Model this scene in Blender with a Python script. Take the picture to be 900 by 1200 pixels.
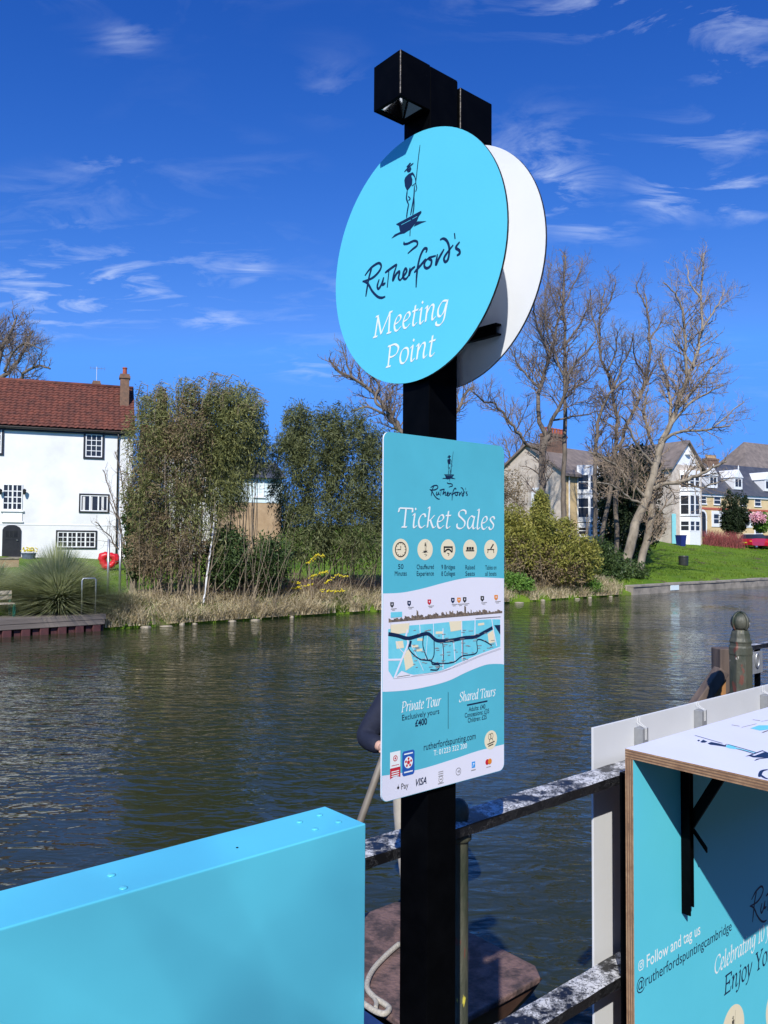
import bpy, bmesh, math, random
import numpy as np
from mathutils import Vector, Matrix
R = math.radians
for o in list(bpy.data.objects):
    bpy.data.objects.remove(o)
scene = bpy.context.scene
COL = scene.collection

# ------------------------------------------------------------------ camera
F = 935.0                       # focal length in pixels of a 900x1200 picture
EYE = Vector((0, 0, 2.65))      # water is z = 0, the quay z = 1.1
PITCH, ROLL = R(2.27), R(0.35)
CAMROT = Matrix.Rotation(math.pi/2 + PITCH, 3, 'X') @ Matrix.Rotation(ROLL, 3, 'Z')
cam = bpy.data.cameras.new('camera')
cam.sensor_fit = 'VERTICAL'; cam.sensor_height = 24; cam.sensor_width = 18
cam.lens = 24*F/1200
cam.clip_start = 0.05; cam.clip_end = 3000
camo = bpy.data.objects.new('camera', cam); COL.objects.link(camo)
camo.matrix_world = Matrix.Translation(EYE) @ CAMROT.to_4x4()
scene.camera = camo
scene.render.resolution_x, scene.render.resolution_y = 768, 1024

# ------------------------------------------------------------------ light
SUN_EL, SUN_AZ = 39.0, 8.2      # light travels 8 degrees right of +Y, downwards
world = bpy.data.worlds.new('World'); scene.world = world; world.use_nodes = True
wt = world.node_tree; wt.nodes.clear()
def wn(t, **k):
    n = wt.nodes.new(t)
    for a, b in k.items(): setattr(n, a, b)
    return n
sky = wn('ShaderNodeTexSky', sky_type='NISHITA', sun_disc=False)
sky.sun_elevation = R(SUN_EL); sky.sun_rotation = R(180+SUN_AZ)
sky.air_density = 1.0; sky.dust_density = 0.3; sky.ozone_density = 2.0; sky.altitude = 20
bg = wn('ShaderNodeBackground'); bg.inputs['Strength'].default_value = 0.12
wo = wn('ShaderNodeOutputWorld')
tint = wn('ShaderNodeMix', data_type='RGBA', blend_type='MULTIPLY'); tint.inputs[0].default_value = 1.0; tint.inputs[7].default_value = (0.37, 0.665, 1.0, 1)
svec = wn('ShaderNodeVectorMath', operation='MULTIPLY_ADD'); svec.inputs[1].default_value = (1, 1, 0.86); svec.inputs[2].default_value = (0, 0, 0.13)
stc = wn('ShaderNodeTexCoord'); wt.links.new(stc.outputs['Generated'], svec.inputs[0]); wt.links.new(svec.outputs[0], sky.inputs[0])
wt.links.new(sky.outputs[0], tint.inputs[6]); 
# a deep clean-air blue: steepen each channel towards the zenith, keep the far glow within the sky in view
sep = wn('ShaderNodeSeparateColor'); com = wn('ShaderNodeCombineColor'); wt.links.new(tint.outputs[2], sep.inputs[0])
for ch, (k_, p_, top) in enumerate(((36.0, 2.75, 0.12), (2.02, 1.8, 0.385), (1.08, 1.27, 1.0))):
    mm = wn('ShaderNodeMath', operation='MULTIPLY'); mm.inputs[1].default_value = 0.196; wt.links.new(sep.outputs[ch], mm.inputs[0])
    mi = wn('ShaderNodeMath', operation='MINIMUM'); mi.inputs[1].default_value = top; wt.links.new(mm.outputs[0], mi.inputs[0])
    pw = wn('ShaderNodeMath', operation='POWER'); pw.inputs[1].default_value = p_; wt.links.new(mi.outputs[0], pw.inputs[0])
    mu_ = wn('ShaderNodeMath', operation='MULTIPLY'); mu_.inputs[1].default_value = k_/0.12/1.087; wt.links.new(pw.outputs[0], mu_.inputs[0]); wt.links.new(mu_.outputs[0], com.inputs[ch])
# wisps of cirrus: noise on a flat layer overhead
tc = wn('ShaderNodeTexCoord'); sx = wn('ShaderNodeSeparateXYZ')
wt.links.new(tc.outputs['Generated'], sx.inputs[0])
def wm(op, a, b=None, clamp=False):
    m = wn('ShaderNodeMath', operation=op, use_clamp=clamp)
    for i, v in enumerate((a, b)):
        if v is None: continue
        if isinstance(v, (int, float)): m.inputs[i].default_value = v
        else: wt.links.new(v, m.inputs[i])
    return m.outputs[0]
zz = wm('ADD', wm('MAXIMUM', sx.outputs[2], 0.0), 0.16)
px_ = wm('DIVIDE', sx.outputs[0], zz); py_ = wm('DIVIDE', sx.outputs[1], zz)
cx = wn('ShaderNodeCombineXYZ'); wt.links.new(px_, cx.inputs[0]); wt.links.new(py_, cx.inputs[1])
mp = wn('ShaderNodeMapping'); mp.inputs['Rotation'].default_value = (0, 0, R(28)); mp.inputs['Scale'].default_value = (0.8, 1.7, 1)
mp.inputs['Location'].default_value = (3.15, 0.4, 0)
wt.links.new(cx.outputs[0], mp.inputs[0])
n1 = wn('ShaderNodeTexNoise'); n1.inputs['Scale'].default_value = 5.2; n1.inputs['Detail'].default_value = 9; n1.inputs['Roughness'].default_value = 0.62; n1.inputs['Distortion'].default_value = 0.7
n2 = wn('ShaderNodeTexNoise'); n2.inputs['Scale'].default_value = 0.9; n2.inputs['Detail'].default_value = 2
wt.links.new(mp.outputs[0], n1.inputs['Vector']); wt.links.new(mp.outputs[0], n2.inputs['Vector'])
r1 = wn('ShaderNodeMapRange'); r1.inputs['From Min'].default_value = 0.50; r1.inputs['From Max'].default_value = 0.70
r2 = wn('ShaderNodeMapRange'); r2.inputs['From Min'].default_value = 0.52; r2.inputs['From Max'].default_value = 0.72; r2.inputs['To Max'].default_value = 0.28
wt.links.new(n1.outputs[0], r1.inputs[0]); wt.links.new(n2.outputs[0], r2.inputs[0])
def _dirpx(px, py):
    d = (CAMROT @ Vector(((px-450)/F, (600-py)/F, -1))).normalized(); return d.x/(max(d.z, 0)+0.16), d.y/(max(d.z, 0)+0.16)
cover = r2.outputs[0]
for bx, by, ex, ey, amp in ((790, 8, 190, 38, .85), (860, 70, 50, 34, .6), (640, 215, 58, 48, .75), (785, 228, 42, 26, .8), (862, 225, 50, 30, .8), (840, 165, 70, 26, .5), (690, 268, 50, 18, .45), (90, 338, 170, 42, .8), (250, 373, 42, 16, .55), (296, 316, 24, 17, .55), (148, 45, 34, 18, .38), (125, 192, 46, 12, .34), (88, 262, 34, 12, .36), (390, 100, 40, 36, .16), (60, 372, 110, 24, .5), (370, 432, 40, 16, .4), (470, 385, 240, 30, .2)):
    q0 = _dirpx(bx, by); q1 = _dirpx(bx+ex, by); q2 = _dirpx(bx, by+ey)
    ax = wm('DIVIDE', wm('SUBTRACT', px_, q0[0]), abs(q1[0]-q0[0])+1e-3); ay = wm('DIVIDE', wm('SUBTRACT', py_, q0[1]), abs(q2[1]-q0[1])+1e-3)
    # follow the column's lean: the layer's x drifts with distance
    ax = wm('SUBTRACT', ax, wm('MULTIPLY', ay, (q2[0]-q0[0])/(abs(q1[0]-q0[0])+1e-3)*(1 if q2[1] > q0[1] else -1)))
    rr = wm('ADD', wm('MULTIPLY', ax, ax), wm('MULTIPLY', ay, ay))
    g = wm('MULTIPLY', wm('POWER', 2.718, wm('MULTIPLY', rr, -1.0)), amp)
    cover = wm('MAXIMUM', cover, g)
cl = wm('MULTIPLY', wm('MULTIPLY', r1.outputs[0], wm('MINIMUM', cover, 0.8)), 0.9, True)
mixc = wn('ShaderNodeMix', data_type='RGBA')
wt.links.new(cl, mixc.inputs[0]); wt.links.new(com.outputs[0], mixc.inputs[6]); mixc.inputs[7].default_value = (5.4, 6.3, 8.2, 1)
wt.links.new(mixc.outputs[2], bg.inputs['Color']); wt.links.new(bg.outputs[0], wo.inputs[0])
sl = bpy.data.lights.new('sun', 'SUN'); sl.energy = 5.0; sl.angle = R(0.5); sl.color = (1.0, 0.965, 0.90)
so = bpy.data.objects.new('sun', sl); COL.objects.link(so)
sd = Vector((math.sin(R(SUN_AZ))*math.cos(R(SUN_EL)), math.cos(R(SUN_AZ))*math.cos(R(SUN_EL)), -math.sin(R(SUN_EL))))
so.rotation_euler = sd.to_track_quat('-Z', 'Y').to_euler(); so.location = (-2, -8, 14)
vs = scene.view_settings
vs.view_transform = 'Standard'; vs.look = 'None'; vs.exposure = 0.16; vs.gamma = 1.0; vs.use_curve_mapping = False

# ------------------------------------------------------------------ site axes
AZ = R(49.4)                                    # the quay, the sign, the rails run this way
U = Vector((math.sin(AZ), math.cos(AZ), 0)); N = Vector((math.cos(AZ), -math.sin(AZ), 0)); Zv = Vector((0, 0, 1))
def w(u, n, z=0.0): return U*u + N*n + Zv*z
def ray(px, py): return CAMROT @ Vector(((px-450)/F, (600-py)/F, -1))
def on(px, py, axis, val):                      # point of a real plane axis.p = val
    d = ray(px, py); t = (val - axis.dot(EYE))/axis.dot(d); return EYE + d*t
def onz(px, py, z): return on(px, py, Zv, z)
def ony(px, py, y): return on(px, py, Vector((0, 1, 0)), y)

# ------------------------------------------------------------------ scene helpers
def tag(o, label=None, cat=None, group=None, kind=None):
    if label: o['label'] = label
    if cat: o['category'] = cat
    if group: o['group'] = group
    if kind: o['kind'] = kind
    return o
def thing(name, loc, label, cat, group=None):
    o = bpy.data.objects.new(name, None); COL.objects.link(o); o.location = loc; o.empty_display_size = 0.1
    return tag(o, label, cat, group)
def origin_of(o):
    v = Vector((0, 0, 0))
    while o: v += o.location; o = o.parent
    return v
def link(name, me, mat, parent=None, smooth=False):
    """mesh given in world coordinates -> object whose origin sits at its base (or its parent's)"""
    n = len(me.vertices); a = np.empty(n*3, np.float32); me.vertices.foreach_get('co', a); a = a.reshape(-1, 3)
    o = bpy.data.objects.new(name, me); COL.objects.link(o)
    if parent:
        o.parent = parent; off = np.array(origin_of(parent)); b = np.array([(a[:, 0].min()+a[:, 0].max())/2, (a[:, 1].min()+a[:, 1].max())/2, a[:, 2].min()])
        o.location = Vector(b - off); a = a - b
    else:
        b = np.array([(a[:, 0].min()+a[:, 0].max())/2, (a[:, 1].min()+a[:, 1].max())/2, a[:, 2].min()]); o.location = Vector(b); a = a - b
    me.vertices.foreach_set('co', a.astype(np.float32).ravel())
    for m in (mat if isinstance(mat, (list, tuple)) else [mat]): me.materials.append(m)
    if smooth: me.polygons.foreach_set('use_smooth', [True]*len(me.polygons))
    me.update()
    return o
class MB:
    def __init__(s): s.v = []; s.f = []; s.m = []
    def add(s, vs, fs, mi=0):
        k = len(s.v); s.v += [tuple(p) for p in vs]; s.f += [tuple(i+k for i in f) for f in fs]; s.m += [mi]*len(fs); return s
    def box(s, o, a, b, c, mi=0):               # corner o, edge vectors a, b, c
        o, a, b, c = Vector(o), Vector(a), Vector(b), Vector(c)
        vs = [o, o+a, o+a+b, o+b, o+c, o+a+c, o+a+b+c, o+b+c]
        fs = [(0, 3, 2, 1), (4, 5, 6, 7), (0, 1, 5, 4), (1, 2, 6, 5), (2, 3, 7, 6), (3, 0, 4, 7)]
        if a.cross(b).dot(c) < 0: fs = [f[::-1] for f in fs]
        return s.add(vs, fs, mi)
    def unz(s, u0, u1, n0, n1, z0, z1, mi=0): return s.box(w(u0, n0, z0), U*(u1-u0), N*(n1-n0), Zv*(z1-z0), mi)
    def tube(s, pts, rads, k=8, mi=0, caps=True):
        pts = [Vector(p) for p in pts]; n = len(pts)
        if not isinstance(rads, (list, tuple)): rads = [rads]*n
        vs = []; fs = []; ref = None
        for i, p in enumerate(pts):
            d = (pts[min(i+1, n-1)] - pts[max(i-1, 0)])
            if d.length < 1e-9: d = Vector((0, 0, 1))
            d.normalize()
            if ref is None: ref = d.cross(Vector((0.31, 0.2, 0.93)) if abs(d.z) < 0.9 else Vector((1, 0.1, 0)))
            ref = (ref - d*ref.dot(d)); ref.normalize(); q = d.cross(ref)
            for j in range(k):
                t = 2*math.pi*j/k; vs.append(p + (ref*math.cos(t) + q*math.sin(t))*rads[i])
        for i in range(n-1):
            for j in range(k):
                fs.append((i*k+j, i*k+(j+1) % k, (i+1)*k+(j+1) % k, (i+1)*k+j))
        if caps: fs += [tuple(range(k))[::-1], tuple(range((n-1)*k, n*k))]
        return s.add(vs, fs, mi)
    def lathe(s, c, prof, k=20, mi=0):          # prof [(r, z)] about a vertical axis at c
        c = Vector(c); vs = []; fs = []; n = len(prof)
        for r, z in prof:
            for j in range(k):
                t = 2*math.pi*j/k; vs.append(c + Vector((r*math.cos(t), r*math.sin(t), z)))
        for i in range(n-1):
            for j in range(k): fs.append((i*k+j, i*k+(j+1) % k, (i+1)*k+(j+1) % k, (i+1)*k+j))
        fs += [tuple(range(k))[::-1], tuple(range((n-1)*k, n*k))]
        return s.add(vs, fs, mi)
    def prism(s, poly, ext, mi=0):              # polygon (ccw seen from -ext side or not) swept by ext
        poly = [Vector(p) for p in poly]; n = len(poly); ext = Vector(ext)
        vs = poly + [p+ext for p in poly]
        nr = Vector((0, 0, 0))
        for i in range(n): nr += (poly[i]-poly[0]).cross(poly[(i+1) % n]-poly[0])
        fs = [tuple(range(n)), tuple(range(2*n-1, n-1, -1))] + [(i, i+n, (i+1) % n+n, (i+1) % n) for i in range(n)]
        if nr.dot(ext) > 0: fs = [f[::-1] for f in fs]
        return s.add(vs, fs, mi)
    def build(s, name, mat, parent=None, bevel=0, smooth=False, seg=2):
        me = bpy.data.meshes.new(name); me.from_pydata(s.v, [], s.f)
        if any(s.m): me.polygons.foreach_set('material_index', s.m)
        o = link(name, me, mat, parent, smooth)
        if bevel:
            m = o.modifiers.new('bevel', 'BEVEL'); m.width = bevel; m.segments = seg; m.limit_method = 'ANGLE'; m.angle_limit = R(35)
        return o
def np_mesh(name, verts, nper, faces_local, mat, parent=None, smooth=False):
    """many copies of a small face pattern: verts (K*nper, 3), faces_local on one copy (all the same size)"""
    K = len(verts)//nper; fl = np.array(faces_local, np.int32); m = fl.shape[1]
    idx = (fl[None] + (np.arange(K, dtype=np.int32)*nper)[:, None, None]).reshape(-1)
    me = bpy.data.meshes.new(name); me.vertices.add(len(verts)); me.vertices.foreach_set('co', np.asarray(verts, np.float32).ravel())
    me.loops.add(len(idx)); me.loops.foreach_set('vertex_index', idx)
    nf = len(idx)//m; me.polygons.add(nf); me.polygons.foreach_set('loop_start', np.arange(nf, dtype=np.int32)*m)
    try: me.polygons.foreach_set('loop_total', np.full(nf, m, np.int32))
    except Exception: pass
    me.update(calc_edges=True)
    return link(name, me, mat, parent, smooth)

# ------------------------------------------------------------------ materials
def lin(r, g, b): return tuple(((c/255)/12.92 if c/255 < 0.04045 else (((c/255)+0.055)/1.055)**2.4) for c in (r, g, b))
def mat(name, c1, c2=None, scale=8, rough=0.6, bump=0, bscale=None, spec=0.5, metal=0, detail=5, stretch=None, lo=0.35, hi=0.65, coat=0, trans=0, island=0, rvar=0):
    m = bpy.data.materials.new(name); m.use_nodes = True; t = m.node_tree; b = t.nodes['Principled BSDF']
    b.inputs['Roughness'].default_value = rough; b.inputs['Metallic'].default_value = metal
    b.inputs['Specular IOR Level'].default_value = spec; b.inputs['Coat Weight'].default_value = coat
    b.inputs['Base Color'].default_value = (*c1, 1)
    tc = t.nodes.new('ShaderNodeTexCoord'); src = tc.outputs['Object']
    if stretch:
        mp = t.nodes.new('ShaderNodeMapping'); mp.inputs['Scale'].default_value = stretch; t.links.new(src, mp.inputs[0]); src = mp.outputs[0]
    if c2:
        nz = t.nodes.new('ShaderNodeTexNoise'); nz.inputs['Scale'].default_value = scale; nz.inputs['Detail'].default_value = detail; nz.inputs['Roughness'].default_value = 0.6
        t.links.new(src, nz.inputs['Vector'])
        mr = t.nodes.new('ShaderNodeMapRange'); mr.inputs['From Min'].default_value = lo; mr.inputs['From Max'].default_value = hi
        t.links.new(nz.outputs[0], mr.inputs[0]); fac = mr.outputs[0]
        if island:
            g = t.nodes.new('ShaderNodeNewGeometry'); mx = t.nodes.new('ShaderNodeMix'); mx.inputs[0].default_value = island
            t.links.new(fac, mx.inputs[2]); t.links.new(g.outputs['Random Per Island'], mx.inputs[3]); fac = mx.outputs[0]
        mx = t.nodes.new('ShaderNodeMix'); mx.data_type = 'RGBA'; mx.inputs[6].default_value = (*c1, 1); mx.inputs[7].default_value = (*c2, 1)
        t.links.new(fac, mx.inputs[0]); t.links.new(mx.outputs[2], b.inputs['Base Color'])
        if rvar:
            ma = t.nodes.new('ShaderNodeMapRange'); ma.inputs['To Min'].default_value = rough-rvar; ma.inputs['To Max'].default_value = rough+rvar
            t.links.new(nz.outputs[0], ma.inputs[0]); t.links.new(ma.outputs[0], b.inputs['Roughness'])
    if bump:
        nb = t.nodes.new('ShaderNodeTexNoise'); nb.inputs['Scale'].default_value = bscale or scale*3; nb.inputs['Detail'].default_value = 4
        t.links.new(src, nb.inputs['Vector']); bp = t.nodes.new('ShaderNodeBump'); bp.inputs['Strength'].default_value = min(bump, 1); bp.inputs['Distance'].default_value = 0.01
        t.links.new(nb.outputs[0], bp.inputs['Height']); t.links.new(bp.outputs[0], b.inputs['Normal'])
    if trans:                                    # thin leaves let some light through
        tr = t.nodes.new('ShaderNodeBsdfTranslucent'); ms = t.nodes.new('ShaderNodeMixShader'); ms.inputs[0].default_value = trans
        out = t.nodes['Material Output']; src_c = b.inputs['Base Color'].links
        if src_c: t.links.new(src_c[0].from_socket, tr.inputs[0])
        else: tr.inputs[0].default_value = (*c1, 1)
        t.links.new(b.outputs[0], ms.inputs[1]); t.links.new(tr.outputs[0], ms.inputs[2]); t.links.new(ms.outputs[0], out.inputs[0])
    return m
M = {}
TQ = (0.105, 0.58, 0.73)
M['turq'] = mat('turquoise_print', TQ, (0.115, 0.61, 0.76), 2.2, rough=0.36, spec=0.35, bump=0.02, bscale=160)
M['turq_sign'] = mat('turquoise_sign', (0.088, 0.45, 0.57), (0.098, 0.50, 0.63), 7, rough=0.32, spec=0.4)
M['turq_box'] = mat('turquoise_laminate', (0.095, 0.49, 0.64), (0.11, 0.60, 0.76), 3.6, rough=0.25, spec=0.55, detail=2, lo=0.3, hi=0.7, bump=0.25, bscale=3.0, rvar=0.08)  # noise tones also carry the soft mottled light on the box
M['navy'] = mat('navy_ink', (0.008, 0.022, 0.07), rough=0.45, spec=0.3)
M['black_ink'] = mat('black_ink', (0.012, 0.013, 0.016), rough=0.5, spec=0.3)
M['white_ink'] = mat('white_ink', (0.82, 0.86, 0.86), rough=0.4, spec=0.3)
M['paleblue_white'] = mat('cool_white_print', (0.74, 0.74, 0.85), (0.77, 0.77, 0.87), 5, rough=0.36, spec=0.3)
M['cream_ink'] = mat('cream_ink', (0.80, 0.72, 0.52), rough=0.45, spec=0.3)
M['map_blue'] = mat('map_blue_ink', (0.14, 0.58, 0.72), (0.19, 0.64, 0.76), 60, rough=0.45, spec=0.3)
M['map_brown'] = mat('map_brown_ink', (0.24, 0.18, 0.13), (0.08, 0.07, 0.07), 220, rough=0.5, spec=0.3)
M['grey_ink'] = mat('grey_ink', (0.32, 0.31, 0.31), rough=0.5, spec=0.3)
M['red_ink'] = mat('red_ink', (0.55, 0.02, 0.04), rough=0.45, spec=0.3)
M['orange_ink'] = mat('orange_ink', (0.75, 0.25, 0.03), rough=0.45, spec=0.3)
M['blue_ink'] = mat('blue_ink', (0.02, 0.10, 0.42), rough=0.45, spec=0.3)
M['sky_ink'] = mat('sky_blue_ink', (0.04, 0.32, 0.78), rough=0.45, spec=0.3)
M['white_board'] = mat('white_board', (0.60, 0.61, 0.62), (0.64, 0.65, 0.66), 3, rough=0.38, spec=0.4, bump=0.02, bscale=60)
M['white_disc'] = mat('white_aluminium_composite', (0.80, 0.82, 0.84), (0.76, 0.78, 0.80), 4, rough=0.4, spec=0.4)
M['black'] = mat('black_powder_coat', (0.0012, 0.0014, 0.0018), (0.0022, 0.0024, 0.003), 30, rough=0.45, spec=0.035, bump=0.03, bscale=700)
M['bare_edge'] = mat('bare_metal_edge', (0.42, 0.37, 0.30), (0.08, 0.07, 0.06), 160, rough=0.5, lo=0.4, hi=0.6)
M['worn_edge'] = mat('worn_black_edge', (0.05, 0.047, 0.042), (0.01, 0.01, 0.011), 90, rough=0.5)
M['chrome'] = mat('polished_reflector', (0.85, 0.87, 0.88), rough=0.08, metal=1)
M['glass_lens'] = mat('lamp_lens', (0.5, 0.42, 0.3), rough=0.06, spec=0.8)
M['steel'] = mat('galvanised_steel', (0.42, 0.43, 0.44), (0.55, 0.56, 0.57), 40, rough=0.42, metal=0.85, bump=0.1, bscale=90)
M['grey_alu'] = mat('grey_aluminium', (0.26, 0.27, 0.28), (0.32, 0.33, 0.34), 30, rough=0.5, metal=0.3)
M['rope'] = mat('pale_rope', (0.50, 0.46, 0.38), (0.34, 0.31, 0.25), 90, rough=0.9, bump=0.6, bscale=240)
# ------------------------------------------------------------------ special materials
def wood(name, c1, c2, scale=6, stretch=(1, 1, 12), rough=0.8, bump=0.5):
    return mat(name, c1, c2, scale, rough=rough, bump=bump, bscale=scale*3, stretch=stretch, detail=8)
def make_ply():
    m = bpy.data.materials.new('plywood_edge'); m.use_nodes = True; t = m.node_tree; b = t.nodes['Principled BSDF']; b.inputs['Roughness'].default_value = 0.75
    tc = t.nodes.new('ShaderNodeTexCoord')
    nz = t.nodes.new('ShaderNodeTexNoise'); nz.inputs['Scale'].default_value = 26; nz.inputs['Detail'].default_value = 8; nz.inputs['Roughness'].default_value = 0.75
    t.links.new(tc.outputs['Object'], nz.inputs['Vector'])
    cr = t.nodes.new('ShaderNodeValToRGB'); e = cr.color_ramp.elements
    e[0].position = 0.3; e[0].color = (0.13, 0.075, 0.04, 1); e[1].position = 0.62; e[1].color = (0.42, 0.27, 0.15, 1)
    k = e.new(0.45); k.color = (0.30, 0.17, 0.09, 1)
    t.links.new(nz.outputs[0], cr.inputs[0]); t.links.new(cr.outputs[0], b.inputs['Base Color'])
    return m
M['ply'] = make_ply()
M['ply_dark'] = mat('plywood_glue_line', (0.13, 0.075, 0.045), (0.22, 0.13, 0.075), 30, rough=0.8)
def make_rail():
    """black bar rail: paint worn and flaked to silver on its top, where hands and weather reach it"""
    m = bpy.data.materials.new('worn_rail_paint'); m.use_nodes = True; t = m.node_tree; b = t.nodes['Principled BSDF']
    tc = t.nodes.new('ShaderNodeTexCoord'); g = t.nodes.new('ShaderNodeNewGeometry'); s = t.nodes.new('ShaderNodeSeparateXYZ')
    t.links.new(g.outputs['True Normal'], s.inputs[0])
    vo = t.nodes.new('ShaderNodeTexVoronoi'); vo.feature = 'DISTANCE_TO_EDGE'; vo.inputs['Scale'].default_value = 45
    nw = t.nodes.new('ShaderNodeTexNoise'); nw.inputs['Scale'].default_value = 70; nw.inputs['Detail'].default_value = 6
    ad = t.nodes.new('ShaderNodeMix'); ad.data_type = 'RGBA'; ad.inputs[0].default_value = 0.06
    t.links.new(tc.outputs['Object'], ad.inputs[6]); t.links.new(nw.outputs['Color'], ad.inputs[7])
    t.links.new(tc.outputs['Object'], nw.inputs['Vector']); t.links.new(ad.outputs[2], vo.inputs['Vector'])
    crk = t.nodes.new('ShaderNodeMapRange'); crk.inputs['From Min'].default_value = 0.015; crk.inputs['From Max'].default_value = 0.06
    t.links.new(vo.outputs[0], crk.inputs[0])
    nb = t.nodes.new('ShaderNodeTexNoise'); nb.inputs['Scale'].default_value = 13; nb.inputs['Detail'].default_value = 9; nb.inputs['Roughness'].default_value = 0.72
    t.links.new(tc.outputs['Object'], nb.inputs['Vector'])
    fl = t.nodes.new('ShaderNodeMapRange'); fl.inputs['From Min'].default_value = 0.42; fl.inputs['From Max'].default_value = 0.50
    t.links.new(nb.outputs[0], fl.inputs[0])
    mu = t.nodes.new('ShaderNodeMath'); mu.operation = 'MULTIPLY'; mu.use_clamp = True
    t.links.new(fl.outputs[0], mu.inputs[0]); t.links.new(crk.outputs[0], mu.inputs[1])
    up = t.nodes.new('ShaderNodeMapRange'); up.inputs['From Min'].default_value = 0.5; up.inputs['From Max'].default_value = 0.9
    t.links.new(s.outputs[2], up.inputs[0])
    mu2 = t.nodes.new('ShaderNodeMath'); mu2.operation = 'MULTIPLY'; t.links.new(mu.outputs[0], mu2.inputs[0]); t.links.new(up.outputs[0], mu2.inputs[1])
    n3 = t.nodes.new('ShaderNodeTexNoise'); n3.inputs['Scale'].default_value = 75; n3.inputs['Detail'].default_value = 3; t.links.new(tc.outputs['Object'], n3.inputs['Vector'])
    wc = t.nodes.new('ShaderNodeMix'); wc.data_type = 'RGBA'; wc.inputs[6].default_value = (0.16, 0.16, 0.165, 1); wc.inputs[7].default_value = (0.60, 0.60, 0.60, 1)
    cr3 = t.nodes.new('ShaderNodeMapRange'); cr3.inputs['From Min'].default_value = 0.28; cr3.inputs['From Max'].default_value = 0.46; t.links.new(n3.outputs[0], cr3.inputs[0]); t.links.new(cr3.outputs[0], wc.inputs[0])
    mx = t.nodes.new('ShaderNodeMix'); mx.data_type = 'RGBA'; mx.inputs[6].default_value = (0.008, 0.008, 0.009, 1)
    t.links.new(mu2.outputs[0], mx.inputs[0]); t.links.new(wc.outputs[2], mx.inputs[7]); t.links.new(mx.outputs[2], b.inputs['Base Color'])
    rr = t.nodes.new('ShaderNodeMapRange'); rr.inputs['To Min'].default_value = 0.35; rr.inputs['To Max'].default_value = 0.6; t.links.new(mu2.outputs[0], rr.inputs[0]); t.links.new(rr.outputs[0], b.inputs['Roughness'])
    bp = t.nodes.new('ShaderNodeBump'); bp.inputs['Strength'].default_value = 0.8; bp.inputs['Distance'].default_value = 0.002
    t.links.new(mu.outputs[0], bp.inputs['Height']); t.links.new(bp.outputs[0], b.inputs['Normal'])
    return m
M['rail'] = make_rail()
def make_greenpaint():
    m = mat('peeling_green_paint', (0.022, 0.032, 0.018), (0.065, 0.066, 0.044), 9, rough=0.55, bump=0.5, bscale=60, stretch=(1, 1, 0.35), lo=0.45, hi=0.55)
    t = m.node_tree; b = t.nodes['Principled BSDF']; src = b.inputs['Base Color'].links[0].from_socket
    tc = t.nodes.new('ShaderNodeTexCoord'); mp = t.nodes.new('ShaderNodeMapping'); mp.inputs['Scale'].default_value = (1, 1, 0.4); t.links.new(tc.outputs['Object'], mp.inputs[0])
    col = src
    for sc, lo, hi, c, off in ((30, 0.61, 0.64, (0.13, 0.045, 0.028), 5.3), (34, 0.68, 0.70, (0.62, 0.58, 0.50), 9.7), (22, 0.70, 0.73, (0.55, 0.48, 0.06), 17.0)):
        mo = t.nodes.new('ShaderNodeVectorMath'); mo.inputs[1].default_value = (off, off, off); t.links.new(mp.outputs[0], mo.inputs[0])
        nz = t.nodes.new('ShaderNodeTexNoise'); nz.inputs['Scale'].default_value = sc; nz.inputs['Detail'].default_value = 5; t.links.new(mo.outputs[0], nz.inputs['Vector'])
        mr = t.nodes.new('ShaderNodeMapRange'); mr.inputs['From Min'].default_value = lo; mr.inputs['From Max'].default_value = hi; t.links.new(nz.outputs[0], mr.inputs[0])
        mx = t.nodes.new('ShaderNodeMix'); mx.data_type = 'RGBA'; mx.inputs[7].default_value = (*c, 1); t.links.new(mr.outputs[0], mx.inputs[0]); t.links.new(col, mx.inputs[6]); col = mx.outputs[2]
    t.links.new(col, b.inputs['Base Color'])
    return m
M['green_iron'] = make_greenpaint()
M['timber'] = wood('weathered_timber', (0.20, 0.145, 0.11), (0.07, 0.05, 0.04), 9, (1, 1, 0.12), bump=0.8)
M['lit_raw_timber'] = wood('lit_raw_orange_timber', (0.48, 0.22, 0.06), (0.20, 0.10, 0.04), 9, (1, 1, 0.15), bump=0.5)
M['jetty_timber'] = wood('grey_jetty_timber', (0.24, 0.20, 0.17), (0.10, 0.085, 0.075), 2.5, (0.15, 0.15, 1), bump=0.5)
M['jetty_pile'] = mat('dark_red_piling', (0.12, 0.035, 0.035), (0.05, 0.022, 0.022), 3, rough=0.7, bump=0.4)
M['deck'] = mat('worn_brown_deck', (0.165, 0.10, 0.085), (0.055, 0.038, 0.034), 9, rough=0.75, bump=0.9, bscale=45, detail=12, lo=0.42, hi=0.58)
M['punt_blue'] = mat('blue_punt_paint', (0.012, 0.035, 0.13), (0.018, 0.05, 0.17), 6, rough=0.45)
M['punt_hull'] = mat('dark_hull_varnish', (0.05, 0.028, 0.02), (0.09, 0.05, 0.035), 5, rough=0.4)
M['whitewash'] = mat('whitewashed_render', (0.78, 0.78, 0.77), (0.64, 0.635, 0.61), 0.5, rough=0.85, bump=0.25, bscale=9, detail=8)
M['tile'] = mat('red_clay_pantile', (0.20, 0.068, 0.045), (0.085, 0.040, 0.032), 2.6, rough=0.8, bump=0.4, bscale=14, detail=8, lo=0.3, hi=0.68, spec=0.15)
M['brick_brown'] = mat('brown_brick', (0.22, 0.12, 0.07), (0.12, 0.075, 0.05), 5, rough=0.85, bump=0.5, bscale=18, detail=7)
M['brick_red'] = mat('red_terracotta', (0.36, 0.085, 0.04), (0.24, 0.06, 0.03), 5, rough=0.8)
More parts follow.
